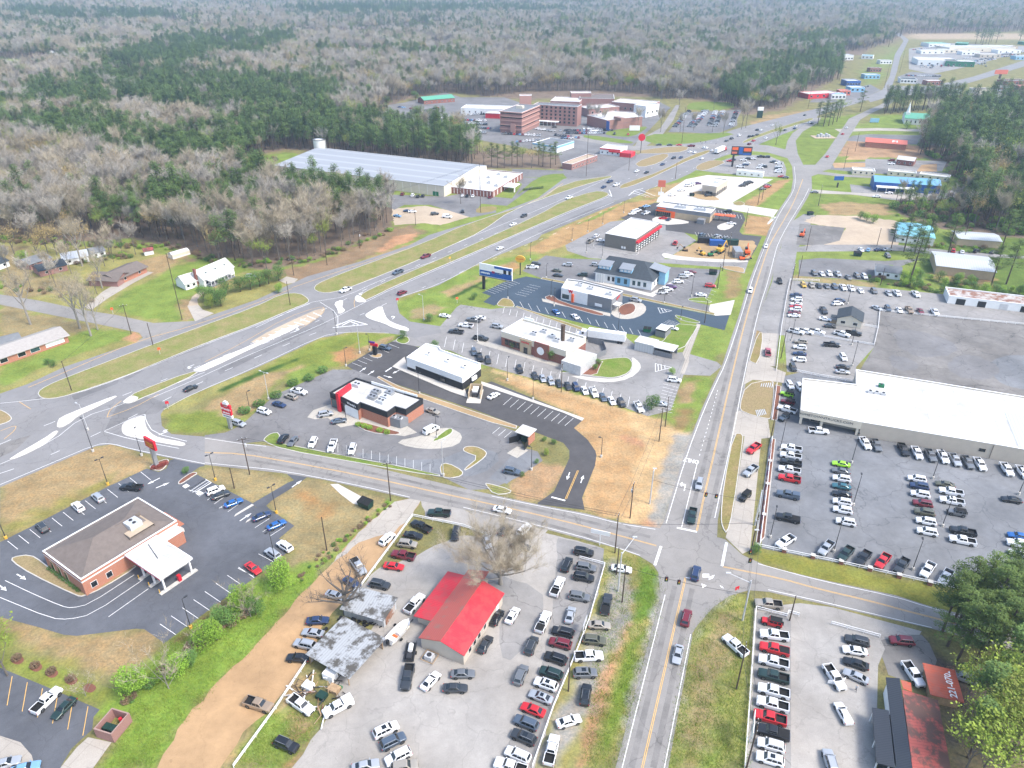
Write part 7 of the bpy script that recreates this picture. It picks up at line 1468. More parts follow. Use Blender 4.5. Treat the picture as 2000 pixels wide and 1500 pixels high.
o = sign('orange_oval_sign',1016,537,6.0,0,0,'yellow-orange oval pole sign beside the highway lot',[],'black_metal',-15,pr=.2); mb = MB().tube((0,-.35,7.6),(0,.35,7.6),1.7,n=24); ov = mb.build('oval_panel','yellow_paint',o); ov.scale = (1.35,1,.95); ov.location = (0,0,.4)
strokes(o,-1.6,1.6,-.37,7.65,.5,'red_paint',8,7)
o = sign('billboard',941.5,569,6.2,0,0,'wide dark blue and white billboard on a single black column',[(5.8,6.1,-8,8,'dark_metal'),(6.1,11.6,-8,8,'white_metal')],'black_metal',-28,pr=.5,t=.5)
o.location.x += 6; mb = MB(); 
for x0_,x1_,z0_,z1_,m_ in ((-7.8,7.8,6.3,8.7,'blue_paint'),(-.6,7.8,10.4,11.4,'blue_paint'),(3.8,5.2,8.7,10.4,'black_metal'),(6.2,7.4,8.7,10.4,'black_metal'),(.2,3.4,8.0,10,'white_metal'),(-1.8,-.4,8,9,'red_paint')): MB().box(x0_,x1_,-.285,-.255,z0_,z1_).build('print_patch',m_,o)
strokes(o,-7.2,-2.6,-.3,7.6,.9,'paint_white',9,8)
for ch in o.children:
 if ch.name.startswith('post'): ch.location.x -= 6
o = sign('billboard',1430,326,8,0,0,'dark billboard with orange and blue print at the small sales lot',[(8,14,-7,7,'dark_metal')],'black_metal',-8,pr=.6,t=.6); o.location.x += 5
for x0_,x1_,z0_,z1_,m_ in ((-6.5,-2.5,11.5,13.5,'orange_paint'),(-1.8,.8,8.6,13.6,'blue_paint'),(1.4,6.4,10.8,13,'orange_paint'),(1,6.6,8.3,9.6,'blue_paint'),(-6.5,-3,9,10.4,'coral_roof')): MB().box(x0_,x1_,-.34,-.31,z0_,z1_).build('print_patch',m_,o)
for ch in o.children:
 if ch.name.startswith('post'): ch.location.x -= 5
sign('chicken_sign',1290,386,6,0,0,'pink-white pole sign with two panels beside the concrete lot',[(1.5,3.5,-1.6,1.6,'white_metal'),(6.5,10.5,-2.2,2.2,'coral_roof')],'white_metal',-10,pr=.25); sign('round_sign',1251,299,10,0,0,'round red sign on a tall black pole',[],'black_metal',0); 
_o = empty('round_sign_disc',G(1251,299) + Vector((0,0,11.5)),0,'round red sign face on the tall black pole','sign'); MB().tube((0,-.4,0),(0,.4,0),2.6,n=20).build('red_disc','red_paint',_o)
sign('tower_sign',1483,230,1,0,0,'dark green pylon sign by the highway bend',[(0,6.5,-2.4,2.4,'dark_green_paint'),(6.5,9.5,-2.6,2.6,'white_metal')],t=2); sign('blue_shop_sign',1635,366,3,0,0,'blue sign on a black post before the blue shop',[(4.5,7,-3,3,'blue_paint')],'black_metal',pr=.4); sign('red_billboard',1950,160,9,0,0,'pale red billboard at the far right highway',[(9,14,-8,8,'coral_roof')],'bark_brown',pr=1)
sign('lawn_sign',1239,256,.5,0,0,'white sign on the hospital lawn',[(.5,4.5,-4.5,4.5,'white_metal')],t=.8,posts=(-3,3))
sign('church_sign',1707,240,.5,0,0,'small blue and white church sign',[(.5,4,-4,4,'blue_wall')],t=.6,posts=(-3,3)); sign('roof_board',1171,1065,3.4,0,0,'peeling white board sign on a post by the street',[(3.4,4.6,-2.3,2.3,'white_metal')],'white_metal',-18,pr=.09,t=.15); sign('lot_board',1141,1237,3.2,0,0,'grey-backed board sign at the east rail of the gravel lot',[(2.2,3.8,-1.6,1.6,'galvanised')],'wood_pole',70,pr=.1,t=.12); sign('lot_board',1463,1450,4,0,0,'white flat board sign over the near right pickups',[(4,6.0,-2.4,2.4,'white_metal')],'galvanised',70,pr=.12,t=.12)
for px,py,lab,m_,n_ in ((329,798,'red stop sign at the highway mouth of the street','red_paint','s'),(777,594,'red stop sign beside the green corner','red_paint','s'),(1437,1163,'red stop sign on the near right kerb','red_paint','s'),(221,613,'orange marker on the farmhouse lawn corner','orange_paint','s'),(313,692,'orange sign in the frontage verge','orange_paint','s'),(893,592,'small orange sign by the highway','orange_paint','s'),(879,512,'yellow sign in the median','yellow_paint','s')):
 sign('road_sign',px,py,2.1,0,0,lab,[(1.7,2.7,-.5,.5,m_)],'galvanised',20,pr=.05,t=.05)
# ---- bins, cabinets, pads ----
def dumpster(px,py,label,m='dark_green_paint',az=0,s=1.0,grp='steel rubbish skips'):
 o = empty('dumpster',G(px,py),R(az),label,'dumpster',grp); o.scale = (s,s,s)
 mb = MB(); a = [(-1.3,-.8,.15),(1.3,-.8,.15),(1.3,.8,.15),(-1.3,.8,.15)]; b_ = [(-1.5,-1,1.5),(1.5,-1,1.5),(1.5,.8,1.8),(-1.5,.8,1.8)]; mb.v = a + b_; mb.f = [(0,3,2,1),(4,5,6,7),(0,1,5,4),(1,2,6,5),(2,3,7,6),(3,0,4,7)]; mb.m = [0] * 6; mb.build('bin',m,o)
 for x in (-.75,.75): mb = MB(); slab(mb,[(x - .7,-1.05,1.56),(x + .7,-1.05,1.56),(x + .7,.85,1.87),(x - .7,.85,1.87)],.05); mb.build('lid','rubber',o)
 for x in (-1.5,1.42): MB().box(x,x + .08,-.5,.3,.9,1.1).build('fork_pocket',m,o)
dumpster(715,990,'dark green dumpster at the end of the pale pad',az=-30,s=1.25); dumpster(1264,648,'green dumpster at the corner of the blue-black lot','green_paint',-20); dumpster(1392,536,'dark dumpster behind the clinic',az=-15,s=1.2); dumpster(1674,500,'dark green dumpster in the upper lot',az=-10,s=1.2); dumpster(1582,420,'dark green dumpster on the brown verge',az=20,s=1.1); dumpster(1351,383,'dark dumpster beside the coffee building',az=0)
sheet('concrete_pad','645,946 660,945 715,975 700,986 690,984 666,966',.03,'bright_concrete')
# brick bin pen in the near left corner
e = frame('bin_pen','brown block bin pen with dark bins in the near left corner lot',(182,1424),(217,1435),(250,1392),2.4,'enclosure')
for x0_,x1_,y0_,y1_ in ((0,.25,0,e.W),(e.L - .25,e.L,0,e.W),(.25,e.L - .25,e.W - .25,e.W),(.25,e.L - .25,0,.25)): MB().box(x0_,x1_,y0_,y1_,0,2.4).build('block_wall','brick_brown',e.root)
for k in range(2): MB().box(.6 + k * (e.L - 1.2) / 2,.5 + (k + 1) * (e.L - 1.2) / 2,1,e.W * .5,0,1.6).build('bin','dark_green_paint',e.root)
for x in (e.L * .6,e.L * .8): MB().tube((x,e.W * .8,0),(x,e.W * .8,1.5),.3,n=10).build('red_drum','red_paint',e.root)
# semi trucks
def semi(px,py,az,label,cabm='paint_w',L=15.0):
 o = empty('semi_truck',G(px,py,1),R(az),label,'semi truck'); o.location.z = .05
 MB().box(-L / 2,L / 2 - 3,-1.28,1.28,1.15,4.0).build('trailer','white_metal',o); MB().box(-L / 2 + .3,L / 2 - 3,-.5,.5,.9,1.15).build('chassis','dark_metal',o)
 cb = MB(); cb.box(L / 2 - 2.6,L / 2 - .4,-1.2,1.2,.7,3.2); cb.build('cab',cabm,o); MB().box(L / 2 - .4,L / 2 + 1.3,-1.0,1.0,.6,1.9).build('bonnet',cabm,o); MB().box(L / 2 - .42,L / 2 - .36,-1,1,2.05,3.0).build('windshield','glass_dark',o)
 for sg in (1,-1): MB().box(L / 2 - 1.5,L / 2 - .7,sg * 1.205 - .01,sg * 1.205 + .01,2,2.9).build('side_window','glass_dark',o)
 for x in (-L / 2 + 1.2,-L / 2 + 2.4,L / 2 - 2.2,L / 2 + .5):
  for sg in (1,-1): MB().tube((x,sg * .95,.5),(x,sg * 1.25,.5),.5,n=14).build('wheel','rubber',o)
semi(1177,660,162,'white semi truck unloading behind the brick restaurant',L=17); semi(1407,295,53,'white semi trailer with red cab at the far junction','red_paint',17)
# boat, trailer rig
o = empty('boat',G(779,1236,.8),R(58),'white open boat with orange life vests on a trailer','boat'); o.location.z = .1
mb = MB(); st = [(-3.2,1.1,.5),(-2,1.25,.4),(1,1.25,.4),(2.6,.9,.5),(3.6,.15,.9)]; k = 0
for x,hw,zk in st: mb.v += [(x,-hw,1.5),(x,-hw * .7,zk),(x,hw * .7,zk),(x,hw,1.5)]
for i in range(4):
 for j in range(3): mb.f.append((i * 4 + j,i * 4 + j + 1,i * 4 + 5 + j,i * 4 + 4 + j)); mb.m.append(0)
mb.f.append((0,3,2,1)); mb.m.append(0); mb.build('hull','white_metal',o); MB().box(-3.1,2.4,-1.0,1.0,.8,.9).build('deck','cream_wall',o)
for x0_,x1_,y0_,y1_,z,m_ in ((-2.8,-1.8,-.9,.9,1.35,'white_metal'),(-.8,.4,-.9,-.1,1.7,'white_metal'),(.9,2,-.6,.6,1.3,'white_metal'),(-1.6,-1,-.6,.5,1.1,'orange_paint')): MB().box(x0_,x1_,y0_,y1_,.9,z).build('seat',m_,o)
MB().box(-3.7,-3.2,-.25,.25,.7,1.9).build('outboard_motor','black_metal',o); MB().bar((-3,0,.35),(4.6,0,.35),.15).build('trailer_frame','dark_metal',o)
for sg in (1,-1): MB().tube((-.8,sg * 1.2,.33),(-.8,sg * 1.42,.33),.33,n=12).build('wheel','rubber',o)
o = empty('equipment_trailer',G(802,1277),R(88),'black trailer with white tank behind the charcoal pickup','trailer'); MB().box(-2.3,2.3,-1,1,.5,.65).build('deck','black_metal',o); MB().tube((-.2,0,1.15),(1.4,0,1.15),.5,n=14).build('tank','white_metal',o); MB().box(-2,-.8,-.5,.5,.65,1.3).build('pump','dark_metal',o)
for sg in (1,-1):
 MB().tube((0,sg * 1.02,.35),(0,sg * 1.25,.35),.35,n=12).build('wheel','rubber',o)
 for z in (.9,1.3): MB().bar((-2.3,sg * 1,z),(2.3,sg * 1,z),.06).build('side_rail','dark_metal',o)
# building site
def digger(px,py,label,m,az,s=1.0):
 o = empty('excavator',G(px,py),R(az),label,'excavator'); o.scale = (s,) * 3
 for sg in (1,-1): MB().box(-1.7,1.7,sg * .9 - .25,sg * .9 + .25,0,.8).build('track','rubber',o)
 MB().box(-1.8,.9,-1.1,1.1,.9,1.9).build('engine_housing',m,o); MB().box(0,1.2,-.1,1.1,1.9,2.9).build('operator_cab','glass_dark',o)
 MB().bar((.9,-.4,1.6),(3.6,-.4,3.8),.35).build('boom',m,o); MB().bar((3.6,-.4,3.8),(4.8,-.4,1.6),.28).build('stick',m,o); MB().box(4.4,5.3,-.9,.1,.9,1.7).build('bucket','dark_metal',o)
digger(1406,493,'yellow excavator on the building site','yellow_paint',50,1.3); digger(1371,498,'small yellow digger before the sand heap','yellow_paint',120,.8); digger(1388,500,'green machine on the building site','green_paint',10,.8); digger(1459,496,'orange lift at the avenue end of the site','orange_paint',80,1.1); digger(1450,508,'low orange machine by the site kerb','orange_paint',0,.8); digger(1338,490,'brown digger at the left of the site','timber',160,.8); digger(1566,462,'orange and black digger beside the avenue','orange_paint',60,.9)
for px,py,l_,m_,lab in ((1376,474,7,'black_metal','black container nearest the garage'),(1401,479,8,'blue_paint','dark blue pipe stack on the site'),(1425,478,8,'dark_green_paint','dark green container row on the site'),(1439,499,6,'grey_metal','grey container with flat top on the site')):
 o = empty('container',G(px,py),R(-5),lab,'container'); MB().box(-l_ / 2,l_ / 2,-1.4,1.4,0,2.8).build('container_body',m_,o)
 for k in range(int(l_)): MB().box(-l_ / 2 + k + .1,-l_ / 2 + k + .3,-1.45,-1.405,.1,2.7).build('rib',m_,o)
 if m_ == 'grey_metal': o.scale = (.6,3,1.2)
# playground-like yard of machinery in the loop
o = empty('well_equipment',G(1608,268),0,'grey pump equipment on a tan pad inside the road loop','equipment'); MB().box(-9,9,-6,6,0,.3).build('pad','tan_gravel',o)
for k in range(5): MB().box(-5 + k * 2.2,-3.6 + k * 2.2,-2,2,.3,2 + k % 2).build('pump_unit','galvanised',o)
# person on the near right lot
def person(px,py,label,cols,az=0,walk=.35):
 o = empty('person',G(px,py),R(az),label,'person'); o.location.z = .03
 V = [(0,0,.95),(0,0,1.2),(0,0,1.42),(0,0,1.55),(.0,.01,1.66),(.10,.02,.9),(.11,walk * .5,.5),(.11,walk * .55,.08),(.11,walk * .55 + .16,.04),(-.10,-.02,.9),(-.11,-walk * .4,.5),(-.11,-walk * .9,.1),(-.11,-walk * .9 + .16,.05),(.19,0,1.4),(.25,-.12,1.12),(.25,.02,.9),(-.19,0,1.4),(-.25,.12,1.12),(-.25,.26,.92)]
 E_ = [(0,1),(1,2),(2,3),(3,4),(0,5),(5,6),(6,7),(7,8),(0,9),(9,10),(10,11),(11,12),(2,13),(13,14),(14,15),(2,16),(16,17),(17,18)]
 rad = [.14,.13,.15,.06,.10,.09,.065,.05,.045,.09,.065,.05,.045,.07,.05,.04,.07,.05,.04]
 me = bpy.data.meshes.new('person_body'); me.from_pydata(V,E_,[]); b_ = mesh_obj('body',me,o); sk = b_.modifiers.new('skin','SKIN'); me.skin_vertices.new() if not me.skin_vertices else None
 for i,v in enumerate(me.skin_vertices[0].data): v.radius = (rad[i],rad[i])
 me.skin_vertices[0].data[0].use_root = True; b_.modifiers.new('sub','SUBSURF').levels = 1
 m = bpy.data.materials.new('clothes'); nt,bs = nodes_of(m); tc = nt.nodes.new('ShaderNodeTexCoord'); sp = nt.nodes.new('ShaderNodeSeparateXYZ'); nt.links.new(tc.outputs['Object'],sp.inputs[0]); r = nt.nodes.new('ShaderNodeValToRGB'); r.color_ramp.interpolation = 'CONSTANT'
 mr = nt.nodes.new('ShaderNodeMath'); mr.operation = 'DIVIDE'; mr.inputs[1].default_value = 2; nt.links.new(sp.outputs[2],mr.inputs[0]); nt.links.new(mr.outputs[0],r.inputs[0])
 e = r.color_ramp.elements; e[0].position = 0; e[0].color = (.02,.02,.02,1); e[1].position = .06; e[1].color = (*cols[0],1); q = e.new(.47); q.color = (*cols[1],1); q = e.new(.755); q.color = (.5,.3,.2,1); q = e.new(.86); q.color = (.05,.03,.02,1)
 nt.links.new(r.outputs[0],bs.inputs['Base Color']); me.materials.append(m)
person(1671,1350,'person in pale top and dark trousers walking across the near right lot',((.03,.04,.07),(.4,.42,.45)),200)
for px,py,az,w_ in ((1368,279,0,'farthest left'),(1371,281,90,'second from the left'),(1378,279,40,'nearest the road sign'),(1398,283,10,'alone at the road edge'),(1440,268,0,'among the waiting cars'),(1460,270,60,'on the narrow median')): person(px,py,'distant person in dark clothes on the far junction verge, ' + w_,((.03,.03,.05),(.05,.05,.06)),az)
# hospital and dealership cars: far more than can be listed, placed as instances of one small car
def field(name,label,posn,templates,kind='stuff',zoff=.06):
 """posn: (x, y, z, rz, scale)"""
 A = np.array(posn,float); nT = len(templates); objs = []
 for t_i,tm_ in enumerate(templates):
  B_ = A[t_i::nT]
  if not len(B_): continue
  me = bpy.data.meshes.new(name); me.vertices.add(len(B_)); me.vertices.foreach_set('co',B_[:,:3].astype(np.float32).ravel())
  at = me.attributes.new('rz','FLOAT','POINT'); at.data.foreach_set('value',B_[:,3].astype(np.float32)); at = me.attributes.new('sz','FLOAT','POINT'); at.data.foreach_set('value',B_[:,4].astype(np.float32)); objs.append((me,tm_))
 ng = bpy.data.node_groups.new(name,'GeometryNodeTree'); ng.interface.new_socket('Geometry',in_out='OUTPUT',socket_type='NodeSocketGeometry'); ng.interface.new_socket('Geometry',in_out='INPUT',socket_type='NodeSocketGeometry')
 N = ng.nodes; Lk = ng.links; out = N.new('NodeGroupOutput'); j = N.new('GeometryNodeJoinGeometry'); Lk.new(j.outputs[0],out.inputs[0])
 # one point cloud holding all points; attribute 'which' picks the template
 big = bpy.data.meshes.new(name); n = len(A); big.vertices.add(n); big.vertices.foreach_set('co',A[:,:3].astype(np.float32).ravel())
 for nm,v in (('rz',A[:,3]),('sz',A[:,4])): at = big.attributes.new(nm,'FLOAT','POINT'); at.data.foreach_set('value',v.astype(np.float32))
 at = big.attributes.new('which','INT','POINT'); at.data.foreach_set('value',(np.arange(n) % nT).astype(np.int32))
 gi = N.new('NodeGroupInput')
 for t_i,tm_ in enumerate(templates):
  to = bpy.data.objects.new(name + '_shape',tm_); oi = N.new('GeometryNodeObjectInfo'); oi.inputs['Object'].default_value = to; oi.inputs['As Instance'].default_value = True
  iop = N.new('GeometryNodeInstanceOnPoints'); Lk.new(gi.outputs[0],iop.inputs['Points']); Lk.new(oi.outputs['Geometry'],iop.inputs['Instance'])
  an = N.new('GeometryNodeInputNamedAttribute'); an.data_type = 'INT'; an.inputs[0].default_value = 'which'; cp = N.new('FunctionNodeCompare'); cp.data_type = 'INT'; cp.operation = 'EQUAL'; Lk.new(an.outputs[0],cp.inputs[2]); cp.inputs[3].default_value = t_i; Lk.new(cp.outputs[0],iop.inputs['Selection'])
  ar = N.new('GeometryNodeInputNamedAttribute'); ar.data_type = 'FLOAT'; ar.inputs[0].default_value = 'rz'; cx = N.new('ShaderNodeCombineXYZ'); Lk.new(ar.outputs[0],cx.inputs[2]); Lk.new(cx.outputs[0],iop.inputs['Rotation'])
  as_ = N.new('GeometryNodeInputNamedAttribute'); as_.data_type = 'FLOAT'; as_.inputs[0].default_value = 'sz'; Lk.new(as_.outputs[0],iop.inputs['Scale']); Lk.new(iop.outputs[0],j.inputs[0])
 o = mesh_obj(name,big,kind=kind); md = o.modifiers.new('scatter','NODES'); md.node_group = ng; tag(o,label); return o
fleet = []
for c,n_ in (('w',4),('s',3),('k',2),('g',2),('d',2),('r',1),('n',1),('h',1),('m',1)):
 for i in range(n_):
  me = TPL['su'[i % 2]][1].copy(); me.materials[0] = M['paint_' + c]; fleet.append(me)
rr = random.Random(5); pos = []
def carrow(x0,y0,x1,y1,n,az,skip=.12):
 for k in range(n):
  if rr.random() < skip: continue
  p = G(x0 + (x1 - x0) * k / max(1,n - 1),y0 + (y1 - y0) * k / max(1,n - 1)); pos.append((p.x,p.y,.06,R(az + 180 * rr.randint(0,1) + rr.uniform(-3,3)),1))
for a in ((850,232,948,237,24,80),(855,238,950,244,24,80),(858,247,958,252,24,80),(905,258,948,260,10,80),(1055,243,1110,256,3,10),(982,262,1060,266,15,85),(1095,256,1175,256,20,80),(1098,261,1180,261,20,80),(1085,265,1130,270,10,80),(1140,252,1200,256,14,85),(1180,262,1240,264,10,80,.5),(1100,271,1115,271,4,10),(1050,253,1080,257,6,10),(815,222,860,210,8,60),(780,210,850,218,10,20,.6),(900,226,975,222,16,85),(1010,278,1060,274,9,85),(1045,283,1090,290,6,20,.5),
          (1318,248,1346,218,16,-10),(1346,248,1374,218,18,-10,.1),(1354,248,1380,218,18,-10,.1),(1384,248,1398,217,18,-10,.1),(1396,247,1412,217,18,-10,.1),(1428,246,1438,219,14,-10)): carrow(*a)
for k in range(40): carrow(1830 + rr.uniform(-40,0),126 + rr.uniform(-4,8),1900 + rr.uniform(-30,30),122 + rr.uniform(-3,8),5,80,.3)
for k in range(50): x = rr.uniform(1880,2100); y = 128 - (x - 1880) * .14 + rr.uniform(-16,-2); carrow(x,y,x + 14,y - .8,5,80,.2)
for k in range(14): x = rr.uniform(1905,2080); y = 181 - (x - 1905) * .08 + rr.uniform(-7,5); carrow(x,y,x + 12,y - .6,4,80,.2)
for a in ((1770,148,1835,150,16,80),(1590,190,1650,188,12,70),(1660,178,1695,170,8,60),(1780,98,1830,92,14,80)): carrow(*a)
field('distant_parked_cars','crowded rows of small parked cars in the hospital and far dealership lots',pos,fleet)
# ---------------- trees and plants ----------------
def leafy(rng,lobes,n,size,flat=.6):
 """leaf-sized faces spread through lobes (cx, cy, cz, rx, ry, rz)"""
 mb = MB(); vol = [l[3] * l[4] * l[5] for l in lobes]; tot = sum(vol)
 for l,v in zip(lobes,vol):
  for _ in range(max(4,int(n * v / tot))):
   while True:
    d = Vector((rng.uniform(-1,1),rng.uniform(-1,1),rng.uniform(-1,1)))
    if .25 < d.length < 1: break
   d = d.normalized() * d.length ** .45
   c = Vector((l[0] + d.x * l[3],l[1] + d.y * l[4],l[2] + d.z * l[5])); s = size * rng.uniform(.6,1.4)
   a = Vector((rng.uniform(-1,1),rng.uniform(-1,1),rng.uniform(-flat,flat))).normalized(); b_ = a.cross(Vector((rng.uniform(-.5,.5),rng.uniform(-.5,.5),1))).normalized()
   mb.quad(c - a * s,c + b_ * s * .7,c + a * s,c - b_ * s * .6)
 return mb
def trunk_tree(rng,H,spread,lv=2,nl=7,r0=.28,lean=.03,up=.9,start=.3,seg=6,fine=1):
 """tapered trunk with limbs; returns branch mesh and list of twig ends"""
 mb = MB(); ends = []
 def limb(a,d,L,r,lvl):
  p = a; n = 3 if lvl < 2 else 2; rr_ = r
  for k in range(n):
   d = (d + Vector((rng.uniform(-.16,.16),rng.uniform(-.16,.16),rng.uniform(-.02,.14)))).normalized(); q = p + d * (L / n); r2 = r * (1 - (k + 1) / n * .65)
   mb.tube(p,q,rr_,r2,5 if lvl == 0 else (4 if lvl == 1 else 3),cap=False)
   if lvl < lv and k > 0 or lvl == 1 and lv > 1:
    for _ in range(2 if lvl else 1):
     sd_ = Vector((rng.uniform(-1,1),rng.uniform(-1,1),rng.uniform(0,.9))).normalized(); limb(q,(d * .6 + sd_ * .75).normalized(),L * .55,r2 * .6,lvl + 1)
   p = q; rr_ = r2
  ends.append((p,d))
 top = Vector((rng.uniform(-lean,lean) * H,rng.uniform(-lean,lean) * H,H * (start + .25))); mb.tube((0,0,-.2),top,r0,r0 * .6,seg,cap=False)
 for k in range(nl):
  t = start + (1 - start) * .55 * k / nl; a = Vector((0,0,0)).lerp(top,min(1,t / (start + .25))); az = k * 2.4 + rng.uniform(-.5,.5)
  if k == nl - 1: d = Vector((0,0,1)); a = top
  else: d = Vector((math.cos(az) * spread,math.sin(az) * spread,up))
  limb(a,d.normalized(),H * (1 - t) * rng.uniform(.62,.85),r0 * .42,0)
 return mb,ends
def twigs(rng,ends,per,ln,wd):
 mb = MB()
 for p,d in ends:
  for _ in range(per):
   q = p - d * rng.uniform(0,ln * 1.2); e = (d * .7 + Vector((rng.uniform(-1,1),rng.uniform(-1,1),rng.uniform(-.3,1)))).normalized() * ln * rng.uniform(.5,1.1); s = e.cross(Vector((rng.uniform(-1,1),rng.uniform(-1,1),.3))).normalized() * wd
   mb.quad(q - s,q + s,q + e)
 return mb
TR = {}
def two(k,stem,crown,sm_,cm): TR.setdefault(k,[]).append((stem.mesh('trunk',sm_),crown.mesh('crown',cm)))
for v in range(4):      # leafless hardwood, 17 m
 rng = random.Random(40 + v); s,e = trunk_tree(rng,17,.5,2,8,.2,up=1.25); two('bare',s,twigs(rng,e,15,2.3,.042),'bark_grey','bare_twigs' if v % 2 else 'brown_twigs')
for v in range(3):      # budding
 rng = random.Random(60 + v); s,e = trunk_tree(rng,15,.6,2,6,.24); c = twigs(rng,e,3,2.2,.06); l = leafy(rng,[(p.x,p.y,p.z,1.7,1.7,1.4) for p,d in e[::3]],420,.26); n0 = len(c.v); c.v += l.v; c.f += [tuple(i + n0 for i in f) for f in l.f]; c.m += [0] * len(l.f); two('bud',s,c,'bark_grey',('bud_leaves','yellow_leaves','gold_buds')[v])
for v in range(4):      # tall pine, 21 m, crown in the upper half
 rng = random.Random(80 + v); H = 21; mb = MB(); mb.tube((0,0,-.2),(rng.uniform(-.4,.4),rng.uniform(-.4,.4),H * .97),.3,.06,6,cap=False); lb = []
 for k in range(22):
  z = H * (.42 + .55 * k / 22); L = (3.2 if v % 2 else 4.0) * (1.05 - (z / H - .42) * 1.35) * rng.uniform(.55,1.1); a = rng.uniform(0,6.28); e = Vector((math.cos(a) * L,math.sin(a) * L,z + L * .25)); mb.tube((0,0,z),e,.07,.03,3,cap=False); lb.append((e.x,e.y,e.z + .2,1.55,1.55,.85)); lb.append((e.x * .5,e.y * .5,e.z,1.4,1.4,.8))
 lb.append((0,0,H * .97,1.1,1.1,1.2)); two('pine',mb,leafy(rng,lb,1500,.27,.35),'bark_brown','pine_needles' if v < 3 else 'dark_needles')
for v in range(3):      # nearer pines, finer clumps
 rng = random.Random(180 + v); H = 20; mb = MB(); mb.tube((0,0,-.2),(rng.uniform(-.5,.5),rng.uniform(-.5,.5),H * .97),.28,.06,7,cap=False); lb = []
 for k in range(30):
  z = H * (.36 + .6 * k / 30); L = 4.4 * (1.1 - (z / H - .36) * 1.3) * rng.uniform(.4,1.1); a = rng.uniform(0,6.28); e = Vector((math.cos(a) * L,math.sin(a) * L,z + L * .2)); mb.tube((0,0,z),e,.07,.02,3,cap=False)
  for f in (.55,.8,1): lb.append((e.x * f + rng.uniform(-.4,.4),e.y * f + rng.uniform(-.4,.4),z + (e.z - z) * f + .2,.95,.95,.42))
 lb.append((0,0,H * .97,.9,.9,1.0)); two('near_pine',mb,leafy(rng,lb,5200,.13,.5),'bark_brown','near_needles')
for v,(mt,bk) in enumerate((('fresh_leaves','bark_grey'),('mid_leaves','bark_brown'),('yellow_leaves','bark_grey'))):   # broad leafy tree, 8 m
 rng = random.Random(100 + v); s,e = trunk_tree(rng,8,.8,1,6,.2,start=.15); lb = [(rng.uniform(-2,2),rng.uniform(-2,2),rng.uniform(2,6.4),rng.uniform(1.1,1.9),rng.uniform(1.1,1.9),rng.uniform(1,1.6)) for _ in range(13)] + [(0,0,4.2,2.4,2.4,3)]; two('leafy%d' % v,s,leafy(rng,lb,2600,.16),bk,mt)
for v,mt in enumerate(('mid_leaves','shrub_brown','fresh_leaves','flower_yellow','red_leaves','dark_needles')):   # shrub, 1 m
 rng = random.Random(120 + v); s = MB(); [s.tube((0,0,0),(math.cos(a) * .4,math.sin(a) * .4,.7),.03,.01,3,cap=False) for a in range(6)]; two('shrub%d' % v,s,leafy(rng,[(0,0,.5,.75,.75,.55),(.3,.2,.7,.4,.4,.35),(-.3,-.2,.55,.5,.5,.35)],420,.085),'bark_brown',mt)
# hero trees
rng = random.Random(19); s,e = trunk_tree(rng,16,1.1,3,22,.55,up=.75,start=.1,seg=10); two('wide_bare',s,twigs(rng,e,34,2.5,.013),'bark_pale','brown_twigs')
rng = random.Random(9); s,e = trunk_tree(rng,13,1.15,2,9,.75,up=.8,start=.2,seg=10); two('gnarled',s,twigs(rng,e,6,1.7,.03),'bark_grey','bark_grey')
rng = random.Random(12); s,e = trunk_tree(rng,20,.55,3,9,.45,up=.9,start=.35,seg=8); two('tall_bare',s,twigs(rng,e,5,1.8,.03),'bark_pale','brown_twigs')
rng = random.Random(13); s,e = trunk_tree(rng,11,.9,2,9,.12,up=.9,start=.05); two('thicket',s,twigs(rng,e,6,1.6,.03),'bark_pale','brown_twigs')
def merged(t,name):
 st,cr = t; me = bpy.data.meshes.new(name); V = [tuple(v.co) for v in st.vertices]; n0 = len(V); F = [tuple(p.vertices) for p in st.polygons] + [tuple(i + n0 for i in p.vertices) for p in cr.polygons]; V += [tuple(v.co) for v in cr.vertices]
 me.from_pydata(V,[],F); me.materials.append(st.materials[0]); me.materials.append(cr.materials[0]); me.polygons.foreach_set('material_index',[0] * len(st.polygons) + [1] * len(cr.polygons)); me.update(); return me
def tree(kind,x,y,z,s,label,name,cat='tree',group=None,var=0,rz=None,sx=1.0):
 st,cr = TR[kind][var % len(TR[kind])]; o = empty(name,(x,y,z),random.uniform(0,6.28) if rz is None else rz,label,cat,group); o.scale = (s * sx,s * sx,s)
 for nm,me in (('trunk',st),('crown',cr)): c = bpy.data.objects.new(nm,me); col.objects.link(c); c.parent = o
 return o
def T(kind,px,py,s,label,name='tree',cat='tree',group=None,var=0,sx=1.0,rz=None): p = G(px,py); return tree(kind,p.x,p.y,0,s,label,name,cat,group,var,rz,sx)
T('wide_bare',978,1141,.9,'wide leafless tree spreading over cars by the cross street','bare_tree',sx=1.05); T('gnarled',677,1198,1.0,'gnarled pollarded bare tree between the two tin sheds','bare_tree')
T('tall_bare',178,656,1.0,'nearest tall budding tree on the brick house lawn','tall_tree',rz=1); T('tall_bare',157,642,1.0,'tall budding tree just behind the nearest lawn tree','tall_tree',rz=3); T('tall_bare',191,644,.7,'slim bare tree right of the tall lawn trees','tall_tree',rz=4); T('tall_bare',60,634,1.0,'tall pale-trunked tree beside the side street','tall_tree',rz=2); T('tall_bare',200,563,.75,'bare tree before the carport house','tall_tree',rz=5); T('tall_bare',161,520,1.0,'bare tree rising above the dark-roofed houses','tall_tree',rz=.3)
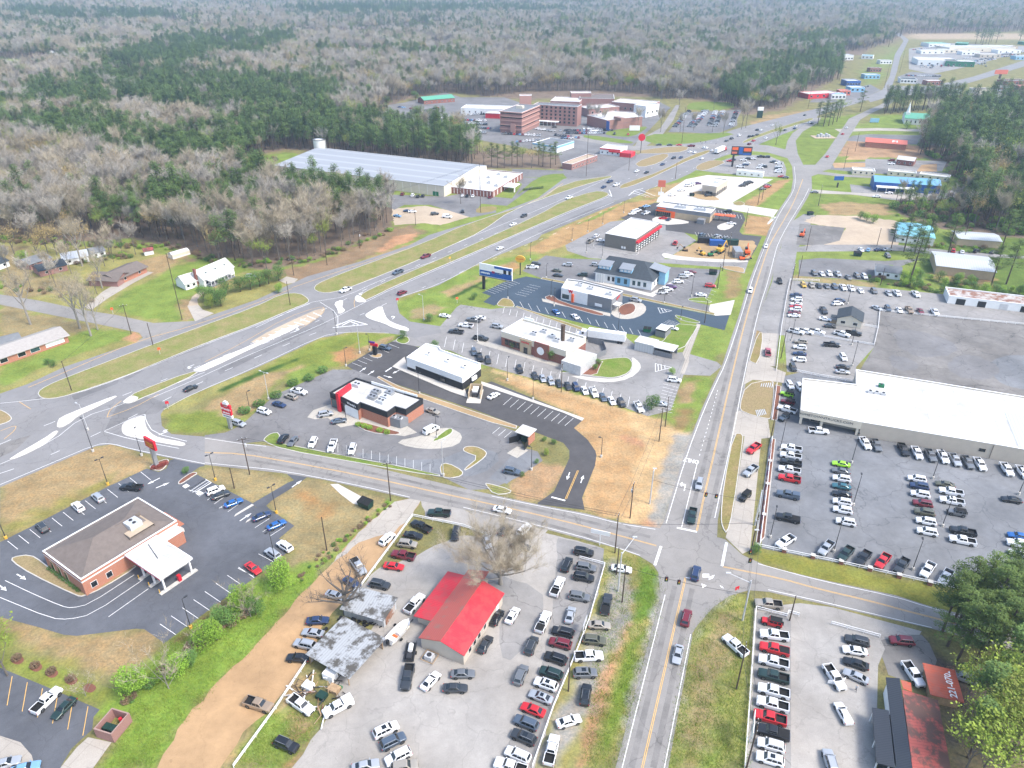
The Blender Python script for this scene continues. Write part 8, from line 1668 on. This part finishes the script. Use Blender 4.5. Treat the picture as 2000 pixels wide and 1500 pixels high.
for i,(px,py,s,v,lab) in enumerate(((548,1148,.78,0,'round bright green tree at the far end of the ditch'),(478,1190,.72,0,'bright green tree by the bank ditch bays'),(402,1262,.7,0,'bright green tree in the middle of the ditch'),(262,1352,.75,0,'bright green tree nearest the block bin pen'),(440,1222,.55,1,'darker green bush tree between the ditch trees'),(350,1320,.6,0,'low green tree under the pale thicket'),(500,1200,.5,1,'low green growth behind the bright ditch trees'),(375,1300,.45,1,'low dark growth by the thicket'),(425,1250,.5,0,'small bright tree in the ditch row'))): T('leafy%d' % v,px,py,s * 1.3,lab,'leafy_tree',sx=1.0)
T('thicket',330,1345,1.0,'pale leafless thicket in the ditch','thicket'); T('thicket',490,1205,.75,'small pale thicket by the bright green trees','thicket'); T('thicket',168,1360,.5,'small bare tree in its mulch ring by the corner lot','bare_tree')
T('bud',15,1320,.78,'yellow-green budding tree at the left edge','budding_tree',var=1,sx=1.15); T('bud',-12,1300,.75,'yellow-green budding tree cut by the left edge','budding_tree',var=0,sx=1.1)
for k,(px,py) in enumerate(((34,1288),(70,1302),(101,1314),(139,1328),(175,1343))):
 sheet('mulch_ring','%d,%d %d,%d %d,%d %d,%d' % (px - 17,py + 2,px - 2,py - 11,px + 17,py - 1,px + 2,py + 13),.02,'mulch',2)
 if k < 4: T('shrub1',px,py,1.3,ORD[k] + ' brown shrub from the left in the mulch rings','shrub','shrub','shrubs in mulch rings')
for i,(px,py) in enumerate(((400,590),(420,592),(440,575),(470,570),(490,566),(508,560),(525,555),(545,548),(412,602),(432,598))): T('leafy%d' % (2 if i in (8,) else 1),px,py,1.0 if i != 8 else .8,ORD[i] + ' dense green tree in the row below the farmhouse','evergreen_tree','tree','green trees below the farmhouse')
T('leafy0',545,572,.62,'light green tree at the right end of the farmhouse row','evergreen_tree')
for i,(px,py) in enumerate(((478,806),(506,793),(540,776),(573,752),(604,742),(630,727))): T('shrub0',px,py,2.0,ORD[i] + ' big dark shrub from the near end beside the restaurant lot','shrub','shrub','shrubs along the restaurant lot',sx=1.3)
for i,(px,py) in enumerate(((700,832),(712,835),(722,838),(742,843),(756,847),(520,800 + 0))): 
 if i < 5: T('shrub2',px,py,1.3,ORD[i] + ' bright low shrub in the bed beside the brick wall','shrub','shrub','bright shrubs beside the brick wall')
for px,py,s,kd,lab in ((787,661,.45,'leafy1','small round tree at the new lot entrance'),(848,684,.5,'leafy1','round tree behind the white new building'),(840,628,.5,'leafy1','round dark tree on the green corner'),(926,585,.42,'leafy1','dark round tree before the billboard'),(1272,800,.7,'leafy1','round dark tree at the lower lot corner'),(1313,731,.35,'leafy0','small light tree at the avenue side of the lot'),(1139,718,.32,'leafy1','first clipped tree in the mulch bed'),(1163,722,.32,'leafy1','second clipped tree in the mulch bed'),(1169,712,.3,'leafy1','farthest clipped tree in the mulch bed'),(1080,705,.6,'leafy1','tall green shrub against the brick restaurant'),(1096,706,.55,'leafy1','second tall green shrub against the brick restaurant'),(1003,680,.4,'leafy1','green hedge under the restaurant windows'),(1067,889,.28,'leafy2','yellow flowering shrub beside the black driveway'),(1063,862,.22,'leafy1','left clipped shrub behind the bin store'),(1082,868,.24,'leafy1','right clipped shrub behind the bin store'),(1048,905,.2,'leafy1','dark shrub beneath the driveway lamp'),(1020,931,.2,'leafy1','dark shrub beside the charcoal SUV'),(364,925,.3,'leafy1','clipped round shrub in the mulch bed'),(105,716,.35,'leafy1','hedge clump by the brick house path'),(95,712,.35,'leafy1','second hedge clump by the brick house path'),(1475,1080,.35,'leafy1','dark shrub at the truck lot corner'),(45,515,.9,'leafy0','bright green tree left of the dark-roofed houses'),(900,398,.8,'bare','bare tree in front of the warehouse office'),(1515,283,.9,'bud','budding tree on the lawn by the far junction'),(1771,252,.9,'leafy0','bright green tree before the church'),(1692,432,.7,'leafy0','bright green shrubs behind the pale dirt lot'),(1705,436,.7,'leafy0','green shrub clump behind the pale dirt lot'),(1680,428,.6,'leafy1','dark shrub left of the green clumps'),(812,196,1.3,'leafy1','bright tree beside the green-roofed clinic')):
 T(kd,px,py,s,lab,'small_tree' if 'tree' in lab else 'shrub','tree' if 'tree' in lab else 'shrub',sx=1.1)
for k in range(7): T('shrub4',300 + k * 4.2,916 - k * 1.5,1.0,'red-leaved low shrub in the bank sign bed','shrub','shrub','red shrubs in the bank sign bed')
for k in range(9): T('shrub0',100 + k * 7,1112 + k * 5.2,1.0,'dark low shrub along the front wall of the bank','shrub','shrub','shrubs along the bank wall')
for k in range(8): T('shrub5',1024 + k * 5,372 - k * .6,1.4,'dark clipped shrub in the row on the grass bank','shrub','shrub','clipped shrubs on the grass bank')
rng = random.Random(21)
for k in range(34):     # shrubs in the middle of ditches and verges
 px = 1730 + rng.uniform(0,280); py = 545 + (px - 1730) * .13 + rng.uniform(-12,12); T('leafy%d' % (k % 2),px,py,rng.uniform(.35,.75),'green bush in the belt behind the long rusty shed','bush','bush','bushes in the belt behind the rusty shed')
PN = 'group of tall pines'
for i,(px,py,s) in enumerate(((1840,1235,.95),(1862,1215,1.0),(1880,1225,.9),(1900,1205,1.0),(1918,1240,1.05),(1940,1215,.95),(1960,1250,1.0),(1985,1225,1.05),(1870,1290,.9),(1900,1305,.95),(1935,1300,1.0),(1975,1310,1.0),(2005,1290,1.0),(1955,1170,.9),(1995,1180,1.0),(1850,1262,.9),(1888,1262,.85),(1925,1270,.9))): T('near_pine',px,py,s * .9,'tall pine in the dark clump right of the near junction street','pine_tree','tree','pines in the near right clump',i,1.25)
for i,(px,py,s) in enumerate(((1905,1420,.8),(1945,1400,.9),(1985,1430,.95),(1925,1470,.9),(1965,1480,1.0),(2010,1470,1.0),(1890,1480,.7),(1940,1530,1.0),(2000,1540,1.0),(1900,1540,.9),(1870,1450,.45),(1880,1380,.6),(1960,1350,.8),(1920,1345,.7),(1895,1350,.55),(1900,1450,.7),(1935,1440,.8),(1880,1515,.8),(1975,1390,.8))): T('bud' if i % 6 else 'pine',px,py,s,'budding tree behind the rust-roofed shop' if i % 6 else 'green pine behind the rust-roofed shop','budding_tree' if i % 6 else 'pine_tree','tree','trees in the near right corner',i % 2 + (0 if i % 3 else 0),1.1)
for i,(px,py,s) in enumerate(((1765,492,.85),(1785,500,.8),(1805,492,.8),(1775,555,1.1),(1850,500,.9),(1935,560,.85),(1965,555,.9),(1955,490,.9),(1740,486,.6))): T('near_pine',px,py,s * 1.15,ORD[i] + ' lone pine from the left among the sheds','pine_tree','tree','pines among the sheds',i + 1,1.25)
for i,px in enumerate((945,960,985,1000,1010,1038,1052,1060,1075,1085,1020,972)): T('near_pine' if i % 5 else 'bud',px,322 + (i % 3) * 3,.82,ORD[i] + ' tree in the roadside row before the blue-trimmed store','pine_tree','tree','pines before the blue-trimmed store',i,1.2)
for i,(px,py) in enumerate(((1597,243),(1608,247),(1618,246),(1626,243),(1634,238),(1680,218),(1610,240),(1640,230))): T('near_pine' if i != 7 else 'bud',px,py,1.0,ORD[i] + ' pine of the group between the far roads','pine_tree','tree','pines between the far roads',i,1.3)
for i,(px,py,s) in enumerate(((1290,258,1),(1328,258,.8),(1354,255,.8),(1412,262,.95),(1448,253,1.2),(1456,250,1.2),(1394,215,1),(1326,214,1),(1245,250,.9),(1165,245,.9),(1180,248,.8),(1150,240,.9))): T('bare',px,py,s,ORD[i] + ' bare tree around the hospital lots','bare_tree','tree','bare trees around the hospital lots',i)
for i,(px,py,s,kd) in enumerate(((82,512,.9,'bud'),(95,500,.9,'bud'),(112,498,.9,'bud'),(135,496,.85,'bud'),(150,490,.9,'bare'),(170,494,.9,'bud'),(205,520,.8,'bare'),(222,512,.6,'bare'),(140,535,.8,'bare'),(60,560,.7,'bare'),(98,545,.7,'bare'),(20,540,.8,'bare'),(190,575,.6,'bud'),(240,500,.6,'bare'),(30,500,.9,'bud'),(70,490,1.0,'bare'),(215,498,.8,'bare'),(265,497,.8,'bare'),(0,505,.9,'bare'),(110,560,.7,'bare'))): T(kd,px,py,s,(ORD + ['fourteenth','fifteenth','sixteenth','seventeenth','eighteenth','nineteenth','twentieth'])[i] + (' gold-budded' if kd == 'bud' else ' bare') + ' yard tree among the dark-roofed houses at the left','yard_tree','tree','yard trees among the left houses',2 if kd == 'bud' else i)
for i,(px,py) in enumerate(((1905,86),(1915,84),(1925,85),(1935,83),(1945,85),(1990,84),(2000,82),(1742,84),(1735,92),(1930,88),(1918,88))): T('pine',px,py,1.25,ORD[i] + ' dark pine in the row above the far dealerships','pine_tree','tree','pines above the far dealerships',i,1.4)
# woods
W_OUT = pts('-900,500 0,468 60,478 150,470 250,462 330,480 400,490 440,517 520,527 620,505 700,472 765,446 770,405 745,402 700,402 640,397 560,378 500,354 470,336 478,318 500,308 560,292 640,300 700,309 800,318 880,322 925,328 940,300 900,272 860,262 800,262 738,248 735,225 758,205 790,195 880,182 960,190 1040,180 1130,178 1270,184 1290,196 1340,193 1400,196 1455,218 1530,212 1572,186 1575,172 1640,160 1640,108 1690,100 1742,80 1765,68 2000,62 3500,60 3500,-38 -2500,-38')
W_R = pts('1792,300 1800,262 1832,236 1842,228 1900,222 2600,200 2600,470 1980,462 1880,440 1790,425 1740,408 1752,392 1880,388 1905,376 1850,340 1860,320')
W_R2 = pts('1716,212 1760,214 1850,206 2000,200 2000,206 1850,216 1760,222 1722,226'); CLR = [pts(s) for s in ('-300,150 -300,115 0,118 115,118 125,136 60,150 0,150','555,82 560,70 700,66 860,54 870,64 700,82','1080,68 1085,54 1185,54 1185,66','800,205 800,188 900,186 900,200','1640,112 1640,100 1715,100 1715,115','1678,70 1678,62 1712,62 1712,70')]
PINE = [pts(s) for s in ('200,160 230,130 330,95 480,80 570,80 585,100 500,130 420,140 380,158 270,172','0,262 80,180 250,170 400,168 560,178 667,190 667,252 560,240 430,252 330,245 240,238 150,240 0,225','-20,275 100,262 240,268 330,292 440,305 560,300 500,350 380,360 280,340 180,320 60,300','600,245 760,258 850,268 940,290 960,330 700,312 480,310 400,290 480,255','1380,205 1450,160 1560,120 1660,110 1660,170 1580,190 1450,218','600,112 800,120 950,130 940,140 760,130 600,124','1080,130 1200,128 1300,150 1200,150 1090,142','-50,45 300,40 420,60 300,62 0,60','560,30 900,22 1200,34 900,40 600,42','1792,300 1842,228 2600,200 2600,330 1900,330','1700,225 1716,205 2000,195 2000,212','440,330 500,350 640,394 745,400 765,440 700,430 620,440 560,420 480,380','1500,100 1700,70 1760,66 1700,92 1560,112')]
def woods():
 rng = np.random.RandomState(3); out = []
 def band(y0,y1,step,scl):
  ys = np.arange(y0,y1,step); n = 0
  for y in ys:
   hw = (y * 1.0 + 60) * .86; xs = np.arange(-hw,hw,step); X = xs + rng.uniform(-.48,.48,len(xs)) * step; Y = y + rng.uniform(-.48,.48,len(xs)) * step; out.append(np.stack([X,Y,np.full(len(X),scl)],1))
 band(250,900,6.0,1.0); band(900,1700,8.0,1.12); band(1700,2900,12.5,1.5); band(2900,4600,21,2.2)
 A = np.concatenate(out); d = A[:,1] * _ct + CAM_H * _st; px = 1000 + CAM_F * A[:,0] / d; py = 750 - CAM_F * (A[:,1] * _st - CAM_H * _ct) / d
 ok = (px > -160) & (px < 2160) & (inpoly(px,py,W_OUT) | inpoly(px,py,W_R) | inpoly(px,py,W_R2))
 for c in CLR: ok &= ~inpoly(px,py,c)
 for x,y in WH: ok &= ~((np.abs(px - x - 3) < 20) & (py > y - 5) & (py < y + 7 + (y > 200) * 10))
 ok &= ~((np.sin(A[:,0] / 71 + 1.3 * np.sin(A[:,1] / 57)) * np.sin(A[:,1] / 93 + .8 * np.sin(A[:,0] / 41)) > .9) & (A[:,1] > 620))
 A = A[ok]; px = px[ok]; py = py[ok]; n = len(A)
 nz = np.sin(A[:,0] / 37 + 2 * np.sin(A[:,1] / 61)) + np.sin(A[:,1] / 29 + 1.5 * np.sin(A[:,0] / 53)) + .8 * np.sin(A[:,0] / 150 + A[:,1] / 210)
 pp = np.where(nz > 1.2,.65,.09) + np.where(A[:,1] > 1500,.16,0); inp = np.zeros(n,bool)
 for p in PINE: inp |= inpoly(px,py,p)
 pp = np.where(inp,.94,pp); u = rng.rand(n); kind = np.where(u < pp,1,np.where(rng.rand(n) < np.where(nz < -1.1,.45,.17),2,0))
 kind = np.where(inpoly(px,py,W_R) & (py > 330),np.where(u < .72,1,np.where(u < .85,2,0)),kind)
 z = hill(A[:,0],A[:,1]) - .1; sz = A[:,2] * np.clip(rng.normal(.93,.2,n),.5,1.45) * np.where(inpoly(px,py,W_R) & (py > 372) & (px < 1880),.6,1) * np.where(A[:,1] > 1700,.8,1); rz = rng.uniform(0,6.28,n)
 near = A[:,1] + np.abs(A[:,0]) * .25 + np.where((px < -15) | (px > 2015),900,0)
 names = {0: ('bare','bare_tree','leafless grey hardwood standing in the woods beyond the frontage road','leafless hardwoods in the woods','leafless_woods'),1: ('pine','pine_tree','tall dark green pine standing in the woods beyond the frontage road','pines in the woods','pine_woods'),2: ('bud','budding_tree','budding yellow-green tree standing in the woods beyond the lots','budding trees in the woods','budding_woods')}
 for k,(tk,nm,lab,grp,stn) in names.items():
  idx = np.where(kind == k)[0]; idx = idx[np.argsort(near[idx])]; lim = {0: 280,1: 215,2: 120}[k]
  for i in idx[:lim]:
   right = px[i] > 1500; tree(tk,A[i,0],A[i,1],z[i],sz[i],lab if not right else lab.replace('beyond the frontage road','at the right edge').replace('beyond the lots','at the right edge'),nm,'tree',grp if not right else grp + ' at the right edge',int(i),rz[i])
  rest = idx[lim:]; field(stn,{'bare': 'grey mass of leafless hardwood trees reaching to the horizon','pine': 'dark green stands of pine trees reaching to the horizon','bud': 'scattered yellow-green budding trees through the far woods'}[tk],[(A[i,0],A[i,1],z[i],rz[i],sz[i]) for i in rest],[merged(t,stn + '_tree') for t in TR[tk]])
  print(tk,len(idx))
woods()
# undergrowth along wood edges and the ditch
rng = random.Random(31); pos = []
for a,b_,n_ in (((0,470),(330,484),120),((60,520),(250,500),60),((0,560),(200,590),20),((330,484),(450,520),30),((450,520),(620,508),40),((620,508),(768,448),40),((480,312),(930,330),60),((1700,545),(2000,600),60),((240,1380),(500,1180),60),((1850,1310),(2000,1350),30),((1740,425),(1900,450),30),((560,1150),(760,985),50),((1800,480),(2000,500),30)):
 for k in range(n_):
  t = rng.random(); p = G(a[0] + (b_[0] - a[0]) * t + rng.uniform(-8,8),a[1] + (b_[1] - a[1]) * t + rng.uniform(-7,5)); pos.append((p.x,p.y,0,rng.uniform(0,6),rng.uniform(.7,2.0) if a[0] != 560 else rng.uniform(.4,.9)))
for k in range(900):
 x,y = rng.uniform(1740,2050),rng.uniform(235,460)
 if inpoly(np.array([x]),np.array([y]),W_R)[0]: p = G(x,y); pos.append((p.x,p.y,0,rng.uniform(0,6),rng.uniform(1.5,4.5)))
field('undergrowth','low green and brown undergrowth along ditches and wood edges',pos,[merged(TR['shrub%d' % i][0],'undergrowth_tuft') for i in (0,1,2,1)])
# grass tufts on the nearer verges
gt = MB(); rng = random.Random(2)
for k in range(14):
 a = rng.uniform(0,6.28); x,y = rng.uniform(-.5,.5),rng.uniform(-.5,.5); gt.quad((x,y,0),(x + .05 * math.cos(a),y + .05 * math.sin(a),0),(x + rng.uniform(-.12,.12),y + rng.uniform(-.12,.12),rng.uniform(.1,.3)))
pos = []
GREENS = [pts(s) for s in ('320,1257 500,1130 570,1120 620,1110 615,1135 500,1262 425,1335 362,1410 307,1482 300,1500 195,1500 230,1440 250,1390','1301,1500 1345,1240 1400,1175 1460,1155 1475,1190 1460,1500','1180,1090 1250,1090 1290,1125 1296,1180 1209,1500 1140,1500','455,1500 520,1400 600,1380 640,1400 600,1450 560,1500')]
for g_ in GREENS:
 x0_,x1_,y0_,y1_ = min(p[0] for p in g_),max(p[0] for p in g_),min(p[1] for p in g_),max(p[1] for p in g_)
 for k in range(int((x1_ - x0_) * (y1_ - y0_) / 26)):
  x,y = rng.uniform(x0_,x1_),rng.uniform(y0_,y1_)
  if inpoly(np.array([x]),np.array([y]),g_)[0]: p = G(x,y); pos.append((p.x,p.y,0,rng.uniform(0,6),rng.uniform(.8,1.8)))
field('grass_tufts','uneven tufts of spring grass on the nearer verges and ditch banks',pos,[gt.mesh('tuft','fresh_leaves'),gt.mesh('tuft','bud_leaves'),gt.mesh('tuft','yellow_leaves')])
# ---------------- air ----------------
HAZE = 0.00014
hz = MB().box(GB[0] - 50,GB[1] + 50,GB[2] - 50,GB[3] + 50,-31,max(142,GB[4] + 25)).mesh('haze','glass_dark'); hz.materials.clear()
m = bpy.data.materials.new('haze_air'); m.use_nodes = True; nt = m.node_tree; nt.nodes.remove(nt.nodes['Principled BSDF']); pv = nt.nodes.new('ShaderNodeVolumePrincipled'); pv.inputs['Color'].default_value = (.55,.76,1,1); pv.inputs['Density'].default_value = HAZE; pv.inputs['Anisotropy'].default_value = .2
nt.links.new(pv.outputs[0],nt.nodes['Material Output'].inputs['Volume']); hz.materials.append(m); ho = mesh_obj('haze',hz,kind='stuff',label='thin pale blue air that fades the far woods')
print('ground bounds',GB)
